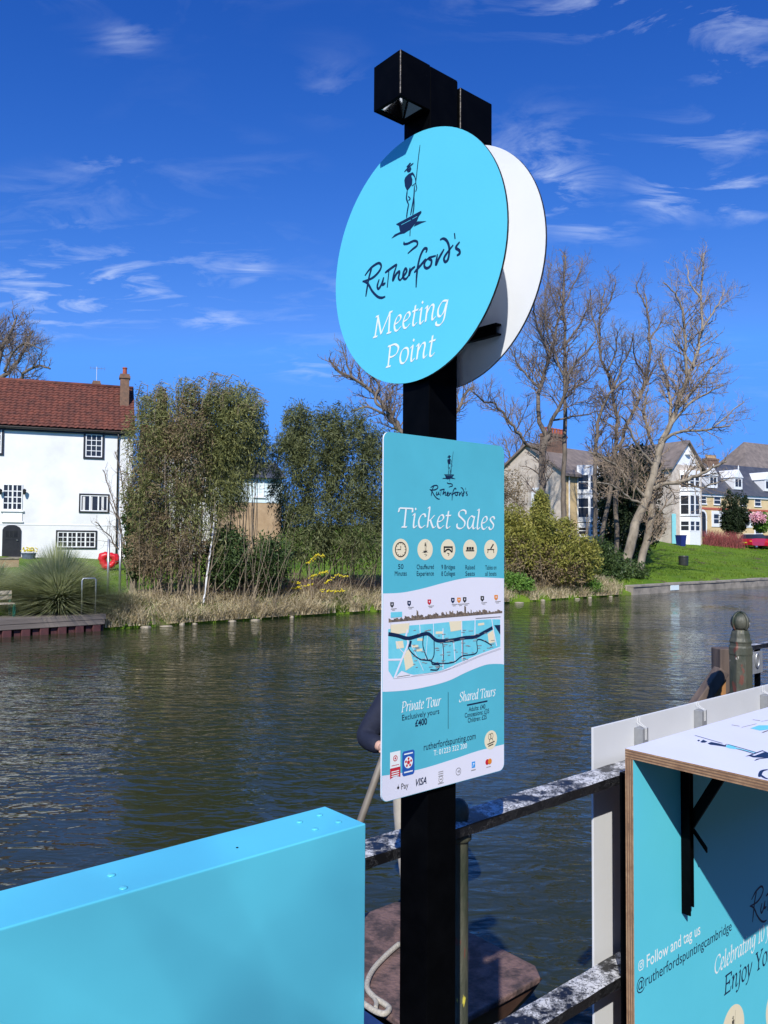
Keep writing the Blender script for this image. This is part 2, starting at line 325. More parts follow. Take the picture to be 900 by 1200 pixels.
M['brick_cream'] = mat('cream_gault_brick', (0.66, 0.50, 0.27), (0.55, 0.40, 0.20), 1.2, rough=0.85, bump=0.2, detail=8)
M['brick_tan'] = mat('tan_brick', (0.45, 0.31, 0.18), (0.34, 0.22, 0.12), 2, rough=0.85, bump=0.3, detail=8)
M['brick_grey'] = mat('grey_brick', (0.58, 0.50, 0.41), (0.44, 0.37, 0.30), 2, rough=0.85, bump=0.3, detail=8)
M['slate'] = mat('dark_slate', (0.045, 0.048, 0.06), (0.075, 0.078, 0.09), 1.5, rough=0.55, detail=7)
M['brown_roof'] = mat('weathered_brown_roof', (0.22, 0.175, 0.145), (0.13, 0.105, 0.09), 1.2, rough=0.8, detail=7)
M['white_paint'] = mat('white_joinery_paint', (0.80, 0.80, 0.78), (0.72, 0.72, 0.70), 6, rough=0.5)
M['black_paint'] = mat('black_joinery_paint', (0.012, 0.012, 0.013), (0.02, 0.02, 0.021), 6, rough=0.4)
M['pane'] = mat('window_glass', (0.018, 0.02, 0.024), (0.035, 0.037, 0.04), 1.5, rough=0.06, spec=0.5)
M['curtain'] = mat('curtain', (0.6, 0.58, 0.55), rough=0.9)
M['stringred'] = mat('red_string_course', (0.42, 0.10, 0.06), rough=0.8)
M['lime_board'] = mat('pale_aqua_boarding', (0.62, 0.76, 0.76), (0.70, 0.74, 0.73), 2, rough=0.7)
M['stone_cope'] = mat('river_wall_concrete', (0.33, 0.29, 0.235), (0.17, 0.15, 0.125), 1.6, rough=0.9, bump=0.6, bscale=7, detail=9)
M['pale_stone'] = mat('pale_bank_stone', (0.36, 0.31, 0.23), (0.17, 0.145, 0.10), 4, rough=0.9, bump=0.5)
M['bark'] = mat('grey_brown_bark', (0.20, 0.16, 0.12), (0.10, 0.08, 0.06), 4, rough=0.9, bump=0.8, bscale=12, stretch=(1, 1, 0.4))
M['bark_pale'] = mat('pale_willow_bark', (0.34, 0.285, 0.21), (0.17, 0.14, 0.10), 3, rough=0.9, bump=0.8, bscale=10, stretch=(1, 1, 0.4))
M['twig'] = mat('bare_twigs', (0.21, 0.16, 0.12), (0.125, 0.092, 0.07), 2, rough=0.9)
M['twig_warm'] = mat('warm_bare_twigs', (0.32, 0.24, 0.16), (0.19, 0.14, 0.095), 1.5, rough=0.9)
M['cane'] = mat('bamboo_canes', (0.30, 0.235, 0.15), (0.15, 0.115, 0.075), 2, rough=0.8, island=0.6)
M['leaf_bamboo'] = mat('bamboo_leaves', (0.055, 0.072, 0.018), (0.29, 0.29, 0.105), 0.5, rough=0.5, spec=0.2, island=0.75, trans=0.14)
M['leaf_brown'] = mat('brown_dry_leaves', (0.10, 0.072, 0.040), (0.30, 0.225, 0.125), 0.7, rough=0.7, spec=0.2, island=0.75, trans=0.12)
M['leaf_dark'] = mat('dark_evergreen_leaves', (0.026, 0.040, 0.012), (0.19, 0.205, 0.082), 0.6, rough=0.5, spec=0.2, island=0.75, trans=0.12)
M['leaf_yellow'] = mat('yellow_green_leaves', (0.139, 0.167, 0.030), (0.357, 0.319, 0.074), 0.9, rough=0.5, spec=0.2, island=0.7, trans=0.25)
M['leaf_ivy'] = mat('ivy_leaves', (0.031, 0.061, 0.016), (0.085, 0.123, 0.041), 1.2, rough=0.4, spec=0.2, island=0.7, trans=0.15)
M['leaf_blackgreen'] = mat('yew_leaves', (0.012, 0.024, 0.010), (0.035, 0.05, 0.02), 1.2, rough=0.55, spec=0.2, island=0.7, trans=0.1)
M['leaf_fresh'] = mat('fresh_green_leaves', (0.070, 0.174, 0.024), (0.171, 0.290, 0.054), 1.2, rough=0.5, spec=0.2, island=0.7, trans=0.25)
M['grass'] = mat('grass_blades', (0.085, 0.165, 0.012), (0.20, 0.28, 0.03), 0.5, rough=0.6, spec=0.2, island=0.6, trans=0.3)
M['dry_grass'] = mat('dry_bank_grass', (0.38, 0.31, 0.17), (0.76, 0.65, 0.43), 0.8, rough=0.8, spec=0.2, island=0.7, trans=0.3)
M['dry_grass_pink'] = mat('dry_willowherb', (0.24, 0.17, 0.115), (0.38, 0.28, 0.20), 0.8, rough=0.8, spec=0.2, island=0.7, trans=0.2)
M['pampas'] = mat('pampas_leaves', (0.26, 0.32, 0.13), (0.60, 0.60, 0.36), 2.5, rough=0.6, spec=0.2, island=0.8, trans=0.4)
M['yellow_flower'] = mat('yellow_blossom', (0.72, 0.58, 0.02), (0.82, 0.70, 0.05), 8, rough=0.6, trans=0.2)
M['red_twig'] = mat('red_stems', (0.26, 0.05, 0.045), (0.15, 0.045, 0.04), 2, rough=0.8, island=0.6)
M['pink_flower'] = mat('pink_blossom', (0.70, 0.30, 0.36), (0.8, 0.45, 0.5), 5, rough=0.6)
M['red_fabric'] = mat('red_inflatable_vinyl', (0.62, 0.012, 0.02), (0.46, 0.008, 0.015), 5, rough=0.4, bump=0.3, bscale=9)
M['red_car'] = mat('red_car_paint', (0.42, 0.012, 0.03), rough=0.25, coat=0.6)
M['tyre'] = mat('tyre_rubber', (0.02, 0.02, 0.02), rough=0.8)
M['bench_green'] = mat('green_bench_paint', (0.02, 0.20, 0.12), (0.015, 0.14, 0.085), 8, rough=0.5)
M['bench_slat'] = wood('bare_bench_slat', (0.42, 0.37, 0.29), (0.28, 0.24, 0.18), 5, (0.2, 0.2, 1))
M['coat'] = mat('navy_coat_cloth', (0.004, 0.007, 0.022), (0.008, 0.012, 0.03), 12, rough=0.85, bump=0.5, bscale=25)
M['chino'] = mat('khaki_trousers', (0.48, 0.43, 0.35), (0.40, 0.355, 0.285), 7, rough=0.9, bump=0.4, bscale=20)
M['skin'] = mat('skin', (0.55, 0.33, 0.24), (0.50, 0.29, 0.21), 10, rough=0.5)
M['hair'] = mat('dark_brown_hair', (0.035, 0.022, 0.015), (0.06, 0.04, 0.03), 40, rough=0.6)
M['pole'] = mat('spruce_pole', (0.20, 0.17, 0.13), (0.13, 0.11, 0.085), 8, rough=0.6)
M['bin'] = mat('black_bin_plastic', (0.018, 0.020, 0.018), (0.03, 0.033, 0.03), 6, rough=0.5)
M['blue_plastic'] = mat('blue_bin_plastic', (0.012, 0.02, 0.14), rough=0.45)
M['teal_door'] = mat('pale_teal_door', (0.25, 0.62, 0.62), rough=0.5)
M['pot'] = mat('blue_grey_planter', (0.10, 0.13, 0.18), (0.07, 0.09, 0.12), 6, rough=0.6)
M['plate'] = mat('lamp_amber', (0.75, 0.30, 0.04), rough=0.4)
def make_ground():
    m = mat('lawn_and_soil', (0.065, 0.135, 0.010), (0.14, 0.215, 0.022), 0.35, rough=0.95, spec=0.1, bump=0.9, bscale=6, detail=12, lo=0.3, hi=0.7)
    t = m.node_tree; b = t.nodes['Principled BSDF']; src = b.inputs['Base Color'].links[0].from_socket
    tc = t.nodes.new('ShaderNodeTexCoord'); nz = t.nodes.new('ShaderNodeTexNoise'); nz.inputs['Scale'].default_value = 0.9; nz.inputs['Detail'].default_value = 9
    t.links.new(tc.outputs['Object'], nz.inputs['Vector'])
    mr = t.nodes.new('ShaderNodeMapRange'); mr.inputs['From Min'].default_value = 0.57; mr.inputs['From Max'].default_value = 0.70; t.links.new(nz.outputs[0], mr.inputs[0])
    mx = t.nodes.new('ShaderNodeMix'); mx.data_type = 'RGBA'; mx.inputs[7].default_value = (0.10, 0.085, 0.045, 1); t.links.new(mr.outputs[0], mx.inputs[0]); t.links.new(src, mx.inputs[6])
    t.links.new(mx.outputs[2], b.inputs['Base Color'])
    return m
M['ground'] = make_ground()
def make_water():
    m = bpy.data.materials.new('river_water'); m.use_nodes = True; t = m.node_tree; b = t.nodes['Principled BSDF']
    b.inputs['Base Color'].default_value = (0.022, 0.028, 0.012, 1); b.inputs['Roughness'].default_value = 0.015; b.inputs['IOR'].default_value = 1.333
    b.inputs['Specular IOR Level'].default_value = 0.5
    tc = t.nodes.new('ShaderNodeTexCoord'); hs = []
    for sc, rot, st, amp, det, dist in ((0.7, 20, (1, 2.2, 1), 0.050, 2, 0.3), (2.6, 44, (1, 2.1, 1), 0.040, 2, 0.6), (7.0, 12, (1, 1.8, 1), 0.009, 2, 0.4)):
        mp = t.nodes.new('ShaderNodeMapping'); mp.inputs['Rotation'].default_value = (0, 0, R(rot)); mp.inputs['Scale'].default_value = st; t.links.new(tc.outputs['Object'], mp.inputs[0])
        nz = t.nodes.new('ShaderNodeTexNoise'); nz.inputs['Scale'].default_value = sc; nz.inputs['Detail'].default_value = det; nz.inputs['Distortion'].default_value = dist; nz.inputs['Roughness'].default_value = 0.45
        t.links.new(mp.outputs[0], nz.inputs['Vector'])
        mu = t.nodes.new('ShaderNodeMath'); mu.operation = 'MULTIPLY'; mu.inputs[1].default_value = amp; t.links.new(nz.outputs[0], mu.inputs[0]); hs.append(mu.outputs[0])
    a = hs[0]
    for h in hs[1:]:
        ad = t.nodes.new('ShaderNodeMath'); t.links.new(a, ad.inputs[0]); t.links.new(h, ad.inputs[1]); a = ad.outputs[0]
    # wind patches: calmer and livelier areas
    nz = t.nodes.new('ShaderNodeTexNoise'); nz.inputs['Scale'].default_value = 0.16; nz.inputs['Detail'].default_value = 2; t.links.new(tc.outputs['Object'], nz.inputs['Vector'])
    mr = t.nodes.new('ShaderNodeMapRange'); mr.inputs['From Min'].default_value = 0.35; mr.inputs['From Max'].default_value = 0.65; mr.inputs['To Min'].default_value = 0.30; mr.inputs['To Max'].default_value = 1.25; t.links.new(nz.outputs[0], mr.inputs[0])
    mu = t.nodes.new('ShaderNodeMath'); mu.operation = 'MULTIPLY'; t.links.new(a, mu.inputs[0]); t.links.new(mr.outputs[0], mu.inputs[1])
    bp = t.nodes.new('ShaderNodeBump'); bp.inputs['Strength'].default_value = 1.0; bp.inputs['Distance'].default_value = 1.0
    t.links.new(mu.outputs[0], bp.inputs['Height']); t.links.new(bp.outputs[0], b.inputs['Normal'])
    return m
M['water'] = make_water()
def make_paving():
    m = bpy.data.materials.new('quay_paving'); m.use_nodes = True; t = m.node_tree; b = t.nodes['Principled BSDF']; b.inputs['Roughness'].default_value = 0.9
    tc = t.nodes.new('ShaderNodeTexCoord'); mp = t.nodes.new('ShaderNodeMapping'); mp.inputs['Rotation'].default_value = (0, 0, AZ - math.pi/2); t.links.new(tc.outputs['Object'], mp.inputs[0])
    br = t.nodes.new('ShaderNodeTexBrick'); br.inputs['Scale'].default_value = 2.0; br.inputs['Color1'].default_value = (0.075, 0.072, 0.068, 1); br.inputs['Color2'].default_value = (0.062, 0.060, 0.057, 1); br.inputs['Mortar'].default_value = (0.03, 0.03, 0.028, 1)
    t.links.new(mp.outputs[0], br.inputs[0]); t.links.new(br.outputs[0], b.inputs['Base Color'])
    return m
M['paving'] = make_paving()

# ------------------------------------------------------------------ the setting
BANK_N = -23.8                                   # far bank line; our quay ends at QUAY_N
QUAY_N = -1.30
def gz(u, n):
    """height of the far bank"""
    s = BANK_N - n
    k = min(max((u-18)/52, 0), 1); k = k*k*(3-2*k)
    s1 = min(max(s, 0), 32)
    e = min(max(s/1.3, 0), 1); z = 0.12 + 0.36*e*e*(3-2*e) + s1*(0.060*(1-k) + 0.142*k)
    return z
def gxy(p): return gz(p.dot(U), p.dot(N))
def ground_at(px, py, lo=20.0, hi=140.0):
    """where the ray through a spot of the far bank meets the ground"""
    d = ray(px, py); t = lo
    while t < hi:
        p = EYE + d*t
        if p.z < gxy(p) and p.dot(N) < BANK_N: return p
        t += 0.05
    return EYE + d*hi
def gp(px, y):
    """ground point in the column of a picture x at distance y"""
    p = ony(px, 637, y); p.z = gxy(p); return p
def build_setting():
    tag(MB().add([w(-160, QUAY_N-0.02+0.3), w(260, QUAY_N-0.02+0.3), w(260, BANK_N-1.0), w(-160, BANK_N-1.0)], [(0, 1, 2, 3)]).build('water', M['water']), kind='structure')
    q = MB(); q.unz(-40, 60, QUAY_N, 40, -1.0, 1.1)
    tag(q.build('quay', M['paving']), kind='structure')
    us = np.concatenate([np.linspace(-160, -20, 15), np.linspace(-18, 130, 149), np.linspace(135, 420, 20)])
    ss = np.concatenate([np.linspace(0, 40, 41), np.array([45, 60, 90, 140, 220, 400, 700, 1200])])
    rng = np.random.default_rng(3); vs = []; fs = []
    nu, ns = len(us), len(ss)+1
    for u in us:
        for j in range(ns):
            s = 0 if j == 0 else ss[j-1]
            z = -0.8 if j == 0 else gz(u, BANK_N-s) + (0.05*rng.standard_normal() if 0 < s < 60 else 0)
            vs.append(w(u, BANK_N - s, z))
    for i in range(nu-1):
        for j in range(ns-1): fs.append((i*ns+j, i*ns+j+1, (i+1)*ns+j+1, (i+1)*ns+j))
    tag(MB().add(vs, [f[::-1] for f in fs]).build('ground', M['ground'], smooth=True), kind='structure')
build_setting()
# ------------------------------------------------------------------ printing on flat panels
class Plane:
    def __init__(s, axis, val, e1, e2): s.axis, s.val, s.e1, s.e2, s.cnt = axis, val, e1, e2, {}
    def loc(s, px, py):
        p = on(px, py, s.axis, s.val); return np.array((s.e1.dot(p), s.e2.dot(p)))
    def pt(s, a, b, off): return s.axis*(s.val+off) + s.e1*float(a) + s.e2*float(b)
    def next(s, lev=2):
        k = s.cnt[lev] = s.cnt.get(lev, 0)+1; return 0.00012 + 0.00016*lev + 0.0000018*(k % 50)
def smooth_pts(p, k=6):
    p = [np.array(q, float) for q in p]
    if len(p) < 3: return p
    out = []
    for i in range(len(p)-1):
        a, b, c, d = p[max(i-1, 0)], p[i], p[i+1], p[min(i+2, len(p)-1)]
        for j in range(k):
            t = j/k; out.append(0.5*((2*b) + (-a+c)*t + (2*a-5*b+4*c-d)*t*t + (-a+3*b-3*c+d)*t**3))
    out.append(p[-1]); return out
class Ink:
    """flat print: polygons and strokes in a panel's own coordinates, each stroke a hair above the last"""
    def __init__(s, pl, lev=2): s.pl = pl; s.mb = MB(); s.lev = lev
    def poly(s, pts):
        o = s.pl.next(s.lev); s.mb.add([s.pl.pt(a, b, o) for a, b in pts], [tuple(range(len(pts)))]); return s
    def fan(s, pts):
        o = s.pl.next(s.lev); c = np.mean(np.array(pts), 0); n = len(pts)
        s.mb.add([s.pl.pt(a, b, o) for a, b in pts] + [s.pl.pt(c[0], c[1], o)], [(i, (i+1) % n, n) for i in range(n)]); return s
    def disc(s, c, r, k=40, ry=None):
        return s.poly([(c[0]+r*math.cos(2*math.pi*i/k), c[1]+(ry or r)*math.sin(2*math.pi*i/k)) for i in range(k)])
    def ring(s, c, r, wd, k=40, ry=None):
        o = s.pl.next(s.lev); ry = ry or r; vs = []
        for i in range(k):
            t = 2*math.pi*i/k
            for q in (r-wd/2, r+wd/2): vs.append(s.pl.pt(c[0]+q*math.cos(t), c[1]+(q*ry/r)*math.sin(t), o))
        s.mb.add(vs, [(2*i, 2*i+1, (2*i+3) % (2*k), (2*i+2) % (2*k)) for i in range(k)]); return s
    def line(s, pts, wd, smooth=True, taper=True, nib=None):
        p = smooth_pts(pts) if smooth else [np.array(q, float) for q in pts]
        o = s.pl.next(s.lev); n = len(p); vs = []
        for i in range(n):
            d = p[min(i+1, n-1)] - p[max(i-1, 0)]; L = np.hypot(*d) or 1; d = d/L; q = np.array((-d[1], d[0]))
            if nib is not None:
                v = nib if nib.dot(q) > 0 else -nib; h = v*0.5 + q*wd*0.5
            else:
                k = 1.0
                if taper: k = 0.55 + 0.45*min(1, min(i, n-1-i)/(0.18*n+1e-6))
                h = q*wd*0.5*k
            vs += [p[i]+h, p[i]-h]
        s.mb.add([s.pl.pt(a, b, o) for a, b in vs], [(2*i, 2*i+1, 2*i+3, 2*i+2) for i in range(n-1)]); return s
    def build(s, name, m, parent): return s.mb.build(name, m, parent)

# an italic roman hand: skeleton strokes swept with a broad nib (x-height 1, capitals 1.42)
def _srf(x, y, a=.16, b=.2): return ('l', [(x-a, y), (x+b, y)])
GL = {
 'M': (1.62, [('l', [(.16, 0), (.24, 1.42)]), ('l', [(.22, 1.42), (.66, .08)]), ('l', [(.66, .08), (1.22, 1.42)]), ('l', [(1.22, 1.42), (1.3, 0)]), _srf(.16, 0), _srf(1.3, 0), ('l', [(.05, 1.42), (.3, 1.42)]), ('l', [(1.15, 1.42), (1.42, 1.42)])]),
 'P': (1.0, [('l', [(.2, 0), (.2, 1.42)]), ('s', [(.08, 1.4), (.55, 1.44), (.86, 1.15), (.75, .75), (.4, .62), (.22, .66)]), _srf(.2, 0), ('l', [(.02, 1.42), (.3, 1.42)])]),
 'T': (1.12, [('l', [(.58, 0), (.58, 1.40)]), ('l', [(.08, 1.38), (1.08, 1.38)]), _srf(.58, 0, .2, .2), ('l', [(.08, 1.40), (.04, 1.08)]), ('l', [(1.08, 1.40), (1.1, 1.10)])]),
 'S': (.92, [('s', [(.78, 1.12), (.74, 1.36), (.48, 1.45), (.2, 1.28), (.2, 1.0), (.5, .76), (.76, .5), (.72, .16), (.42, -.02), (.14, .08), (.1, .36)])]),
 'C': (1.1, [('s', [(.98, 1.1), (.92, 1.36), (.66, 1.45), (.3, 1.25), (.12, .75), (.22, .22), (.55, -.03), (.85, .08), (1.0, .3)])]),
 'E': (1.0, [('l', [(.22, 0), (.22, 1.42)]), ('l', [(.05, 1.4), (.88, 1.4), (.9, 1.12)]), ('l', [(.22, .74), (.68, .74)]), ('l', [(.68, .9), (.68, .58)]), ('l', [(.05, .02), (.88, .02), (.94, .32)])]),
 'Y': (1.06, [('l', [(.14, 1.42), (.52, .62)]), ('l', [(.96, 1.42), (.52, .62)]), ('l', [(.52, .66), (.52, 0)]), _srf(.52, 0), _srf(.14, 1.42, .14, .2), _srf(.96, 1.42, .2, .12)]),
 'a': (.84, [('s', [(.6, .9), (.36, 1.0), (.12, .66), (.12, .2), (.3, 0), (.52, .26), (.64, .8)]), ('s', [(.66, 1.0), (.6, .45), (.6, .1), (.7, 0), (.84, .12)])]),
 'b': (.84, [('s', [(.02, 1.44), (.16, 1.52), (.16, .8), (.14, .2), (.3, 0), (.58, .2), (.68, .62), (.54, .96), (.34, .92), (.17, .6)])]),
 'c': (.68, [('s', [(.6, .78), (.5, 1.0), (.26, .92), (.1, .5), (.18, .1), (.38, -.02), (.62, .18)])]),
 'd': (.88, [('s', [(.6, .88), (.36, 1.0), (.12, .66), (.12, .2), (.3, 0), (.52, .26), (.62, .8)]), ('s', [(.5, 1.46), (.66, 1.52), (.62, .6), (.62, .1), (.72, 0), (.86, .12)])]),
 'e': (.70, [('s', [(.13, .46), (.42, .56), (.56, .78), (.44, 1.0), (.22, .88), (.09, .46), (.18, .08), (.38, -.02), (.64, .2)])]),
 'g': (.84, [('s', [(.64, .96), (.36, 1.0), (.12, .66), (.12, .24), (.3, .06), (.52, .3), (.64, .8)]), ('s', [(.70, 1.0), (.64, .4), (.58, -.22), (.34, -.48), (.08, -.40), (.04, -.2)])]),
 'h': (.88, [('s', [(.04, 1.44), (.18, 1.52), (.17, .8), (.15, 0)]), ('s', [(.16, .5), (.34, .88), (.54, 1.0), (.64, .82), (.58, .3), (.64, 0), (.84, .14)])]),
 'i': (.44, [('s', [(.02, .86), (.17, 1.0), (.16, .5), (.17, .06), (.28, -.02), (.42, .14)]), ('dot', [(.2, 1.36)])]),
 'j': (.42, [('s', [(.06, .88), (.22, 1.0), (.2, .3), (.14, -.26), (-.06, -.46), (-.2, -.36)]), ('dot', [(.24, 1.36)])]),
 'k': (.84, [('s', [(.04, 1.44), (.18, 1.52), (.17, .8), (.15, 0)]), ('s', [(.64, .96), (.4, .66), (.17, .5)]), ('s', [(.32, .6), (.5, .2), (.64, 0), (.82, .12)])]),
 'l': (.42, [('s', [(.02, 1.44), (.17, 1.52), (.15, .6), (.15, .08), (.26, -.02), (.4, .14)])]),
 'n': (.90, [('s', [(.02, .86), (.16, 1.0), (.16, .5), (.15, 0)]), ('s', [(.16, .5), (.34, .88), (.54, 1.0), (.64, .82), (.60, .3), (.66, 0), (.86, .14)])]),
 'o': (.78, [('s', [(.38, 1.0), (.16, .84), (.08, .45), (.18, .08), (.38, -.02), (.58, .14), (.67, .55), (.58, .9), (.38, 1.0)])]),
 'r': (.62, [('s', [(.02, .86), (.16, 1.0), (.16, .5), (.15, 0)]), ('s', [(.16, .5), (.3, .88), (.46, 1.0), (.58, .9)])]),
 's': (.64, [('s', [(.54, .80), (.46, .99), (.26, .98), (.15, .78), (.32, .56), (.50, .34), (.42, .04), (.2, -.02), (.07, .18)])]),
 't': (.54, [('s', [(.22, 1.32), (.2, .7), (.17, .14), (.28, -.02), (.48, .14)]), ('l', [(.02, .96), (.46, .98)])]),
 'u': (.90, [('s', [(.02, .86), (.16, 1.0), (.14, .4), (.2, .02), (.42, .06), (.60, .5)]), ('s', [(.64, 1.0), (.60, .4), (.62, .06), (.72, -.02), (.86, .12)])]),
 'v': (.74, [('s', [(.02, .88), (.14, 1.0), (.2, .5), (.26, 0)]), ('s', [(.26, 0), (.5, .4), (.62, .8), (.56, 1.0)])]),
 'y': (.78, [('s', [(.02, .88), (.14, 1.0), (.22, .5), (.32, .02)]), ('s', [(.66, 1.0), (.58, .6), (.34, 0), (.12, -.42), (-.06, -.42)])]),
 '1': (.60, [('l', [(.34, 0), (.34, 1.36)]), ('l', [(.1, 1.18), (.34, 1.36)]), _srf(.34, 0)]),
 '0': (.80, [('s', [(.4, 1.38), (.16, 1.15), (.1, .68), (.2, .12), (.4, -.02), (.6, .18), (.7, .68), (.6, 1.2), (.4, 1.38)])]),
 ' ': (.40, []),
}
def roman(pl, text, p0, p1, cap, m, parent, name='lettering', shear=0.17, bold=1.0):
    """text between two baseline spots; cap = capital height in metres"""
    a0, b0 = pl.loc(*p0); a1, b1 = pl.loc(*p1); b = (b0+b1)/2
    tot = sum(GL[c][0] for c in text); sx = (a1-a0)/tot; sy = cap/1.42
    ink = Ink(pl); x = 0.0; nib = np.array((math.cos(R(32)), math.sin(R(32))))*0.105*sy*bold
    T = lambda q: (a0 + (x+q[0])*sx + shear*q[1]*sy, b + q[1]*sy)
    for c in text:
        adv, st = GL[c]
        for kind, pts in st:
            P = [T(q) for q in pts]
            if kind == 'dot':
                c0 = P[0]; r = 0.085*sy*bold; ink.poly([(c0[0]+r, c0[1]), (c0[0], c0[1]+r*1.2), (c0[0]-r, c0[1]), (c0[0], c0[1]-r*1.2)])
            else: ink.line(P, 0.045*sy*bold, smooth=(kind == 's'), nib=nib)
        x += adv
    return ink.build(name, m, parent)
def sans(pl, text, p0, p1, cap, m, parent, name='lettering', bold=0, shear=0, a_b=None):
    cu = bpy.data.curves.new('t', 'FONT'); cu.body = text; cu.size = 1; cu.resolution_u = 3; cu.offset = bold; cu.shear = shear
    ob = bpy.data.objects.new('t', cu); COL.objects.link(ob)
    me = bpy.data.meshes.new_from_object(ob.evaluated_get(bpy.context.evaluated_depsgraph_get()))
    bpy.data.objects.remove(ob); bpy.data.curves.remove(cu)
    n = len(me.vertices); v = np.empty(n*3, np.float32); me.vertices.foreach_get('co', v); v = v.reshape(-1, 3)
    a0, b0 = pl.loc(*p0); a1, b1 = pl.loc(*p1); b = (b0+b1)/2
    sx = (a1-a0)/(v[:, 0].max()-v[:, 0].min()); sy = cap/0.70; o = pl.next(); x0 = v[:, 0].min()
    out = np.array([pl.pt(a0+(q[0]-x0)*sx, b+q[1]*sy, o) for q in v], np.float32)
    me.vertices.foreach_set('co', out.ravel()); me.name = name
    return link(name, me, m, parent)

# ------------------------------------------------------------------ the emblem, drawn once in its own units
_zs = lambda ox, oy, s: (lambda q: (ox+q[0]/s, oy+q[1]/s))
DISC_U0, DISC_U1, SIGN_N = 0.955, 1.0516, -1.0
PD = Plane(-U, -DISC_U0, N, Zv)                  # printed face of the round sign
def L1(pts): f = _zs(450, 160, 8.571); return [tuple(PD.loc(*f(q))) for q in pts]
def L2(pts): f = _zs(415, 260, 6.667); return [tuple(PD.loc(*f(q))) for q in pts]
W1 = 1.40/F/8.571; W2 = 1.40/F/6.667
E_POLY = [L1([(205, 440), (215, 410), (250, 375), (290, 358), (303, 375), (305, 405), (287, 384), (275, 392), (287, 430), (283, 482), (255, 520), (235, 545), (212, 500)]),
          L1([(226, 304), (262, 262), (274, 268), (238, 312)]), L1([(228, 342), (270, 303), (277, 326), (264, 354), (242, 362)]),
          L1([(122, 880), (375, 745), (378, 765), (352, 800), (330, 855), (270, 930), (200, 975), (165, 962), (150, 895), (135, 890)]),
          L1([(75, 1025), (110, 983), (165, 958), (205, 970), (150, 985)]), L1([(318, 872), (338, 852), (400, 850), (428, 850), (380, 868), (300, 905)])]
E_LINE = [(L1([(363, 85), (340, 280), (322, 460)]), 9), (L1([(265, 920), (262, 1000)]), 17), (L1([(206, 355), (250, 308), (297, 268)]), 13),
          (L1([(300, 375), (318, 430), (322, 480), (330, 520), (318, 555)]), 10), (L1([(283, 497), (318, 468)]), 12),
          (L1([(235, 540), (230, 590), (228, 625), (248, 682)]), 15), (L1([(244, 600), (265, 625), (246, 642)]), 10), (L1([(250, 676), (236, 750), (228, 818)]), 15),
          (L1([(307, 490), (302, 600), (285, 700), (268, 790)]), 15), (L1([(302, 590), (302, 700), (290, 788)]), 14),
          (L1([(205, 1056), (202, 1078), (240, 1075), (300, 1048), (335, 1058), (332, 1095), (290, 1130), (240, 1175)]), 19)]
E_LIGHT = [(L1([(175, 888), (272, 838)]), 9), (L1([(287, 830), (335, 803)]), 9)]
SCRIPT = [[(85, 420), (130, 362), (190, 322), (213, 345), (192, 392), (140, 440), (66, 466)], [(70, 464), (108, 482), (142, 540), (182, 582), (215, 593), (245, 583)], [(142, 348), (116, 440), (92, 584)],
          [(197, 448), (182, 500), (192, 523), (216, 485), (232, 432)], [(232, 432), (222, 490), (246, 476)], [(274, 372), (260, 512)], [(242, 398), (290, 362), (336, 330)],
          [(336, 332), (314, 400), (304, 458), (330, 408), (356, 388), (348, 440), (364, 458)], [(362, 456), (392, 418), (412, 384), (402, 364), (386, 398), (384, 434), (404, 446), (428, 418)],
          [(438, 358), (430, 420), (446, 376), (478, 348)], [(562, 240), (570, 212), (548, 210), (520, 262), (500, 340), (490, 420), (485, 512)], [(470, 396), (520, 340), (562, 288)],
          [(582, 284), (556, 310), (550, 346), (570, 362), (598, 342), (606, 302), (584, 283), (640, 264)], [(652, 252), (640, 336), (665, 282), (704, 212)],
          [(672, 140), (700, 130), (730, 155), (745, 212), (736, 288), (714, 312), (703, 286), (726, 244), (776, 180)], [(785, 88), (790, 132)], [(826, 156), (796, 200), (822, 222), (826, 246), (803, 263)]]
SCRIPT = [L2(s) for s in SCRIPT]
_all = np.array([q for l, _ in E_LINE for q in l] + [q for p in E_POLY for q in p]); E_C = np.array(((_all[:, 0].min()+_all[:, 0].max())/2, _all[:, 1].min()))
def emblem(pl, T, k, parent, m='navy', light='turq', script=True, figure=True, name='emblem', fat=1.0):
    """T maps emblem units to the panel; k scales stroke width"""
    i1 = Ink(pl)
    if figure:
        for p in E_POLY: i1.poly([T(q) for q in p])
        for l, wd in E_LINE: i1.line([T(q) for q in l], wd*W1*k*fat)
        o = i1.build(name, M[m], parent)
        i2 = Ink(pl, 3)
        for l, wd in E_LIGHT: i2.line([T(q) for q in l], wd*W1*k)
        i2.build('boat_highlight', M[light], parent)
    if script:
        i3 = Ink(pl)
        for s in SCRIPT: i3.line([T(q) for q in s], 17*W2*k*fat)
        i3.build('script_name', M[m], parent)

